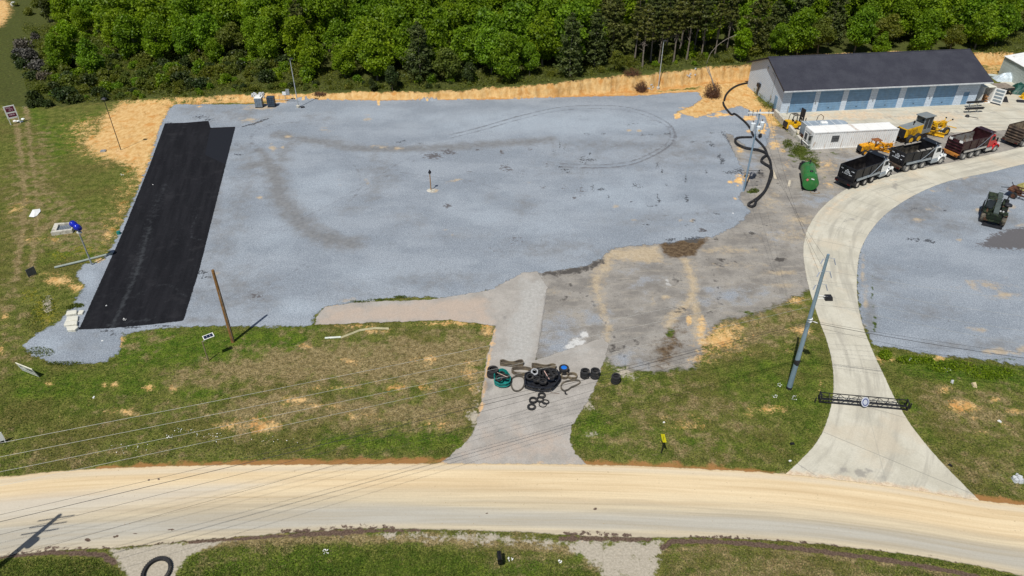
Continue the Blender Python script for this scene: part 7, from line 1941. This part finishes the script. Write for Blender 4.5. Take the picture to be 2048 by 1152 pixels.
# ------------------------------------------------------------------ brush piles and dead stems
def twigs(name, lab, u, v, rx, ry, h, n_, seed, tilt=0):
    rr2 = random.Random(seed); p = P(u, v); root = thing(name, lab, 'brush pile', p)
    m = MB()
    for k in range(n_):
        a0 = rr2.uniform(0, 6.28); q = rr2.random() ** .6
        b0 = (rx * q * math.cos(a0) * .6, ry * q * math.sin(a0) * .6, 0)
        b1 = (b0[0] + rr2.uniform(-.9, .9) + tilt, b0[1] + rr2.uniform(-.6, .9), h * rr2.uniform(.3, 1.1) * (1 - .4 * q))
        m.tube([b0, ((b0[0] + b1[0]) / 2 + .1, (b0[1] + b1[1]) / 2, b1[2] * .6), b1], [.035, .025, .012], 4, False)
    m.build('branch', paint('brown_twig', (.12, .065, .04), .9, var=.3), root)
    g_ = np.random.default_rng(seed); k = n_ * 7
    d = g_.normal(size=(k, 3)); d /= np.linalg.norm(d, axis=1, keepdims=True); d[:, 2] = abs(d[:, 2])
    C = d * g_.uniform(.55, 1.05, (k, 1)) * np.array([rx, ry, h]) + np.array([0, 0, .05])
    V, Q = leaf_cloud(C, d + g_.normal(size=(k, 3)), g_.uniform(.05, .14, k), .45, g_)
    o = bpy.data.objects.new('dead_leaves', fast_mesh('dead_leaves', V, Q, L_DEAD, {'tint': np.repeat(g_.uniform(0, 1, k), 4)})); COL.objects.link(o); o.parent = root
    return root
twigs('brush_pile', 'round brown brush pile below the bank beside the orange soil', 1424, 194, 1.7, 1.5, 2.6, 170, 21)
twigs('brush_pile', 'dead brown brush leaning down the cut bank left of the right light pole', 1284, 171, 1.2, 1.3, 1.9, 110, 22, -.4)
twigs('brush_pile', 'dead brown brush caught on the top edge of the cut bank', 1264, 150, 1.7, 1.0, 1.2, 80, 23)
twigs('brush_pile', 'small dark heap of roots on the bank right of the left light pole', 640, 190, 1.4, .6, .5, 50, 24)
a = P(1432, 192)
m = MB(); m.tube([a + Vector((.2, -.2, .1)), a + Vector((-.9, .3, 2.4)), a + Vector((-1.9, .8, 4.7))], [.14, .11, .07], 7); m.tube([a + Vector((-.9, .3, 2.6)), a + Vector((-1.8, .6, 3.9)), a + Vector((-2.3, .8, 4.9))], [.07, .06, .05], 6)
tag(m.build('dead_tree', BARK2), 'broken pale dead trunk leaning out of the round brush pile', 'dead tree')
a = P(1413, 128)
m = MB(); m.tube(smooth_px([tuple(a + Vector(q)) for q in ((0, 0, 0), (.4, 0, 1.8), (1.5, .1, 3.3), (3.0, .2, 4.4), (4.6, .3, 5.1))], 5), .035, 5); tag(m.build('arched_stem', BARK2), 'thin bare stem arching out from the bank top towards the garage', 'stem')

# ------------------------------------------------------------------ clutter right of the garage
a = P(1958.5, 208)
bx = thing('box_body', 'open white box truck body with its ribbed door swung wide, right end of the garage', 'box body', a, R(9))
m = MB(); m.box(0, .08, 0, 4.2, .2, 2.75); m.box(1.9, 1.98, 0, 4.2, .2, 2.75); m.box(.08, 1.9, 4.1, 4.2, .2, 2.75); m.box(0, 1.98, 0, 4.2, .05, .198); m.build('shell', WHITE, bx)
m = MB(); m.box(-.03, 2.01, -.06, 4.25, 2.752, 2.84); m.build('roof', paint('cream_roof', (.74, .73, .62), .5), bx)
m = MB(); rr3 = random.Random(3)
for k in range(14): m.box(rr3.uniform(.12, 1.0), rr3.uniform(1.2, 1.85), .1 + .2 * (k % 5), .28 + .2 * (k % 5), .21 + .16 * (k // 2), .34 + .16 * (k // 2))
m.build('timber_load', paint('stacked_timber', (.30, .16, .07), .85, var=.4, scale=3), bx)
DM = T(1.99, 0, 0, 0, 0, R(-62))
m = MB(); m.box(0, 1.7, -.05, .0, .3, 2.7, DM); dd = m.build('door', WHITE, bx)
m = MB()
for i in range(4): m.box(.2, 1.5, -.06, -.052, .5 + i * .55, .85 + i * .55, DM); m.box(.2, 1.5, .002, .01, .5 + i * .55, .85 + i * .55, DM)
m.build('panel', paint('blue_grey_panel', (.22, .27, .31), .5), dd)
def sawhorse(u, v, lab, h, L, rot):
    r_ = thing('plank_trestle', lab, 'trestle', P(u, v), rot)
    m = MB()
    for x in (-.7, .7):
        m.tube([(x - .35, -.25, 0), (x + .35, .25, h)], .035, 5); m.tube([(x + .35, -.25, 0), (x - .35, .25, h)], .035, 5)
    m.build('leg', STEEL, r_)
    m = MB(); m.hexa([(-L, -.3, h), (L, -.25, h), (L, .3, h), (-L * .9, .2, h)], [(-L, -.3, h + .08), (L, -.25, h + .12), (L, .3, h + .12), (-L * .9, .2, h + .08)]); m.hexa([(-L * .8, -.2, h + .13), (L * 1.1, -.2, h + .13), (L * 1.1, .2, h + .13), (-L * .8, .2, h + .13)], [(-L * .8, -.2, h + .22), (L * 1.1, -.2, h + .25), (L * 1.1, .2, h + .25), (-L * .8, .2, h + .22)]); m.build('panel', DARKST, r_)
sawhorse(1945, 214, 'black panels stacked on trestles against the right garage door', .75, 1.5, R(8))
sawhorse(1944, 225, 'black panels on crossed steel trestles out on the apron', .6, 1.6, R(6))
m = MB(); m.lathe([(0, 0), (.3, 0), (.34, .15), (.2, .35), (0, .36)], 12); m.tube([(.3, 0, .1), (1.4, -.7, .08)], .04, 5); tag(m.build('pump_hose', DARKST, None, P(1934, 234), 0), 'dark hose reel with a trailing hose on the apron', 'hose reel')
rr3 = random.Random(8)
def tarp(lab, u, v, sx, sy, h, mat, rot, seed):
    rr2 = random.Random(seed); g = []
    for i in range(9):
        row = []
        for j in range(9):
            x = (i / 8 - .5) * 2; y = (j / 8 - .5) * 2
            z = h * max(0, 1 - abs(x) ** 3) * max(0, 1 - abs(y) ** 3) * rr2.uniform(.75, 1.15)
            row.append((x * sx, y * sy, z + .01))
        g.append(row)
    m = MB(); m.sheet(g); return tag(m.build('tarp', mat, None, P(u, v), rot), lab, 'tarp')
tarp('crumpled silver-blue tarp over a heap beside the pale shed', 2014, 160, 2.2, 1.2, 1.2, paint('silver_tarp', (.52, .60, .66), .35, var=.2, scale=2), R(-6), 3)
tarp('dark green tarp over a machine at the right edge by the pale shed', 2042, 185, 1.9, 1.6, 1.5, paint('green_tarp', (.010, .065, .050), .5, var=.4, scale=2), R(-20), 4)
cy = thing('work_table', 'table with a brown board top and dark clutter beneath, right of the open box body', 'table', P(1990, 192), R(6))
m = MB(); m.hexa([(0, 0, 1.3), (3.1, 0, 1.3), (2.9, 2.2, 1.4), (.3, 2.2, 1.4)], [(0, 0, 1.36), (3.1, 0, 1.36), (2.9, 2.2, 1.46), (.3, 2.2, 1.46)]); m.build('table_top', paint('grey_brown_board', (.24, .20, .16), .8, var=.25), cy)
m = MB()
for x in (.1, 2.9):
    for y in (.1, 2.0): m.box(x - .05, x + .05, y - .05, y + .05, 0, 1.3)
m.build('leg', DARKST, cy)
m = MB(); m.box(.3, 2.7, .5, 1.8, .02, .7); m.box(1.2, 3.2, -.05, .05, .9, 1.25); m.build('apron_board', DARKST, cy)
for i, (u, v, ro) in enumerate(((2003, 187, 25), (2012, 188, -10))):
    r_ = thing('wood_pallet', ('tilted wooden pallet leaning on the timber pile', 'flat pile of pale timber right of the tilted pallet')[i], 'pallet', P(u, v), R(ro))
    m = MB(); M_ = Matrix.Rotation(R(38 if i == 0 else 4), 4, 'Y')
    for k in range(6): m.box(0, 1.4, k * .2, k * .2 + .13, .12 + .02 * i * k, .16 + .02 * i * k, M_)
    m.build('deck_board', WOOD, r_)
    m = MB()
    for x in (.05, .65, 1.25): m.box(x, x + .1, 0, 1.13, 0, .118, M_)
    m.build('stringer', paint('yellow_timber', (.42, .25, .08), .85, var=.3), r_)
m = MB(); m.hexa([(0, 0, 0), (1.2, -.2, 0), (1.3, .3, 0), (.1, .6, 0)], [(.5, .1, .95), (.7, .1, .95), (.7, .2, .95), (.5, .2, .95)]); tag(m.build('steel_trestle', DARKST, None, P(2001, 204), R(-8)), 'dark pyramid-shaped steel stand on the apron at right', 'stand')
m = MB(); m.hexa([(0, 0, 0), (1.6, 0, 0), (1.6, .8, 0), (0, .8, 0)], [(.1, .1, .12), (1.5, .1, .12), (1.5, .7, .3), (.1, .7, .3)]); tag(m.build('loader_bucket', DARKST, None, P(2034, 205), R(-15)), 'dark bucket on the apron at the right edge', 'bucket')
m = MB(); m.hexa([(0, 0, 0), (1.6, 0, 0), (1.6, 1.2, 0), (0, 1.2, 0)], [(.2, .2, .9), (1.5, .2, .8), (1.5, 1.0, .8), (.2, 1.0, .9)]); m.tube([(.3, .5, .5), (-.5, .4, .35)], .1, 6); tag(m.build('small_machine', YEL, None, P(2044, 199), R(-10), bev=.06), 'small yellow machine cut off by the right edge of the photo', 'machine')
a = P(1962, 152); m = MB(); m.hexa([(0, 0, 0), (5.0, -2.4, 0), (5.4, -1.7, 0), (.3, .8, 0)], [(0, 0, .18), (5.0, -2.4, .3), (5.4, -1.7, .3), (.3, .8, .18)]); tag(m.build('sheet_stack', paint('pale_sheeting', (.46, .50, .47), .6, var=.25), None, a + Vector((0, 0, .15)), R(0)), 'long pale sheets stacked behind the right end of the garage', 'sheet stack')
m = MB(); m.lathe([(0, 0), (.6, .0), (.66, .4), (.4, .8), (0, .85)], 10, Matrix.Diagonal((1, 1.4, 1, 1))); tag(m.build('white_bag', WHITE, None, P(28, 11), R(30)), 'white bag lying in the far left corner of the field', 'bag')

# ------------------------------------------------------------------ overhead lines and the pole just outside the photo
_tip = P(120, 1031)
_hp = 13.0
_sh = _hp / math.tan(SUN_EL)
base = Vector((_tip.x - _sh * math.sin(SUN_AZ), _tip.y - _sh * math.cos(SUN_AZ), 0))
op = thing('wooden_utility_pole', 'wooden utility pole just outside the photo whose shadow crosses the road at lower left', 'utility pole', base, R(12))
m = MB(); m.tube([(0, 0, -.2), (0, 0, _hp)], [.25, .17], 10); m.build('post', paint('brown_pole_wood', (.235, .125, .045), .85), op)
for z in (_hp - .5, _hp - 1.6, _hp - 2.7):
    m = MB(); m.box(-1.2, 1.2, -.035, .035, z, z + .07); m.build('crossarm', WOOD, op)
m = MB(); m.lathe([(0, 0), (.25, 0), (.27, .9), (0, 1.0)], 12, T(.4, 0, _hp - 5)); m.build('transformer', CANM, op)
S0 = P(1578, 777)
WL = paint('bright_wire', (.40, .40, .38), .5, .2)
WD = paint('dark_wire', (.020, .020, .022), .6)
def wire(lab, p, q, sag, r, mat, grp):
    p, q = Vector(p), Vector(q); pts = []
    for i in range(41):
        t = i / 40; w_ = p.lerp(q, t); w_.z -= sag * 4 * t * (1 - t); pts.append(w_)
    m = MB(); m.tube(pts, r, 4, False)
    tag(m.build('power_line', mat), lab, 'power line', grp)
def through(u, v, y):
    """world point seen at this spot of the photo at distance y"""
    x_, yy, d = _ray(u, v); t = y / yy
    return Vector((x_ * t, y, CAM_H + d * t))
def run(lab, att, z, u2, v2, y, ext, sag, r, mat, grp):
    p = S0 + Vector((att[0], att[1], z)); e = through(u2, v2, y)
    wire(lab, p, p + (e - p) * ext, sag, r, mat, grp)
for i, (z, v2) in enumerate(((11.9, 876), (10.8, 904), (9.7, 934), (8.9, 962))):
    run('pale power line from the steel pole to the lower left, ' + ('topmost', 'second', 'third', 'lowest')[i] + ' of four', (-.6, -.2), z, 0, v2, 26.5 - i * .3, 1.35, .45, .010, WL, 'pale power lines left of the steel pole')
for i, (z, v2, r) in enumerate(((7.6, 1022, .012), (7.4, 1036, .020), (7.2, 1062, .012), (7.0, 1112, .010))):
    run('dark cable from the steel pole crossing the road at left, ' + ('topmost', 'second', 'third', 'lowest')[i] + ' of four', (0, -.15), z, 0, v2, 25.0 - i * .4, 1.3, .4, r, WD, 'dark cables left of the steel pole')
for i, (z, v2) in enumerate(((12.2, 600), (11.0, 632), (9.9, 662), (9.2, 690))):
    run('pale power line right of the steel pole, over the gravel yard, ' + ('topmost', 'second', 'third', 'lowest')[i] + ' of four', (.6, -.1), z, 2080, v2, 46.0 - i * .4, 1.3, .3, .009, WL, 'pale power lines right of the steel pole')
for i, (z, v2, r) in enumerate(((7.5, 706, .011), (7.35, 716, .020), (7.0, 742, .009))):
    run('dark cable right of the steel pole, over the gravel yard, ' + ('thin upper', 'thick middle', 'thin lower')[i] + ' one', (.1, -.15), z, 2080, v2, 43.5 - i * .4, 1.3, .3, r, WD, 'dark cables right of the steel pole')
B0 = P(1487, 382)
for i, (x, z) in enumerate(((-1.4, 10.9), (-.4, 10.9), (1.0, 10.9))):
    wire('faint dark line from the transformer pole down to the steel pole, ' + ('left', 'middle', 'right')[i] + ' of three', B0 + Vector((x, -.13, z)), S0 + Vector((-.2 + .2 * i, .1, 13.3 - 1.1 * i)), .9, .009, WD, 'faint lines between the two poles')
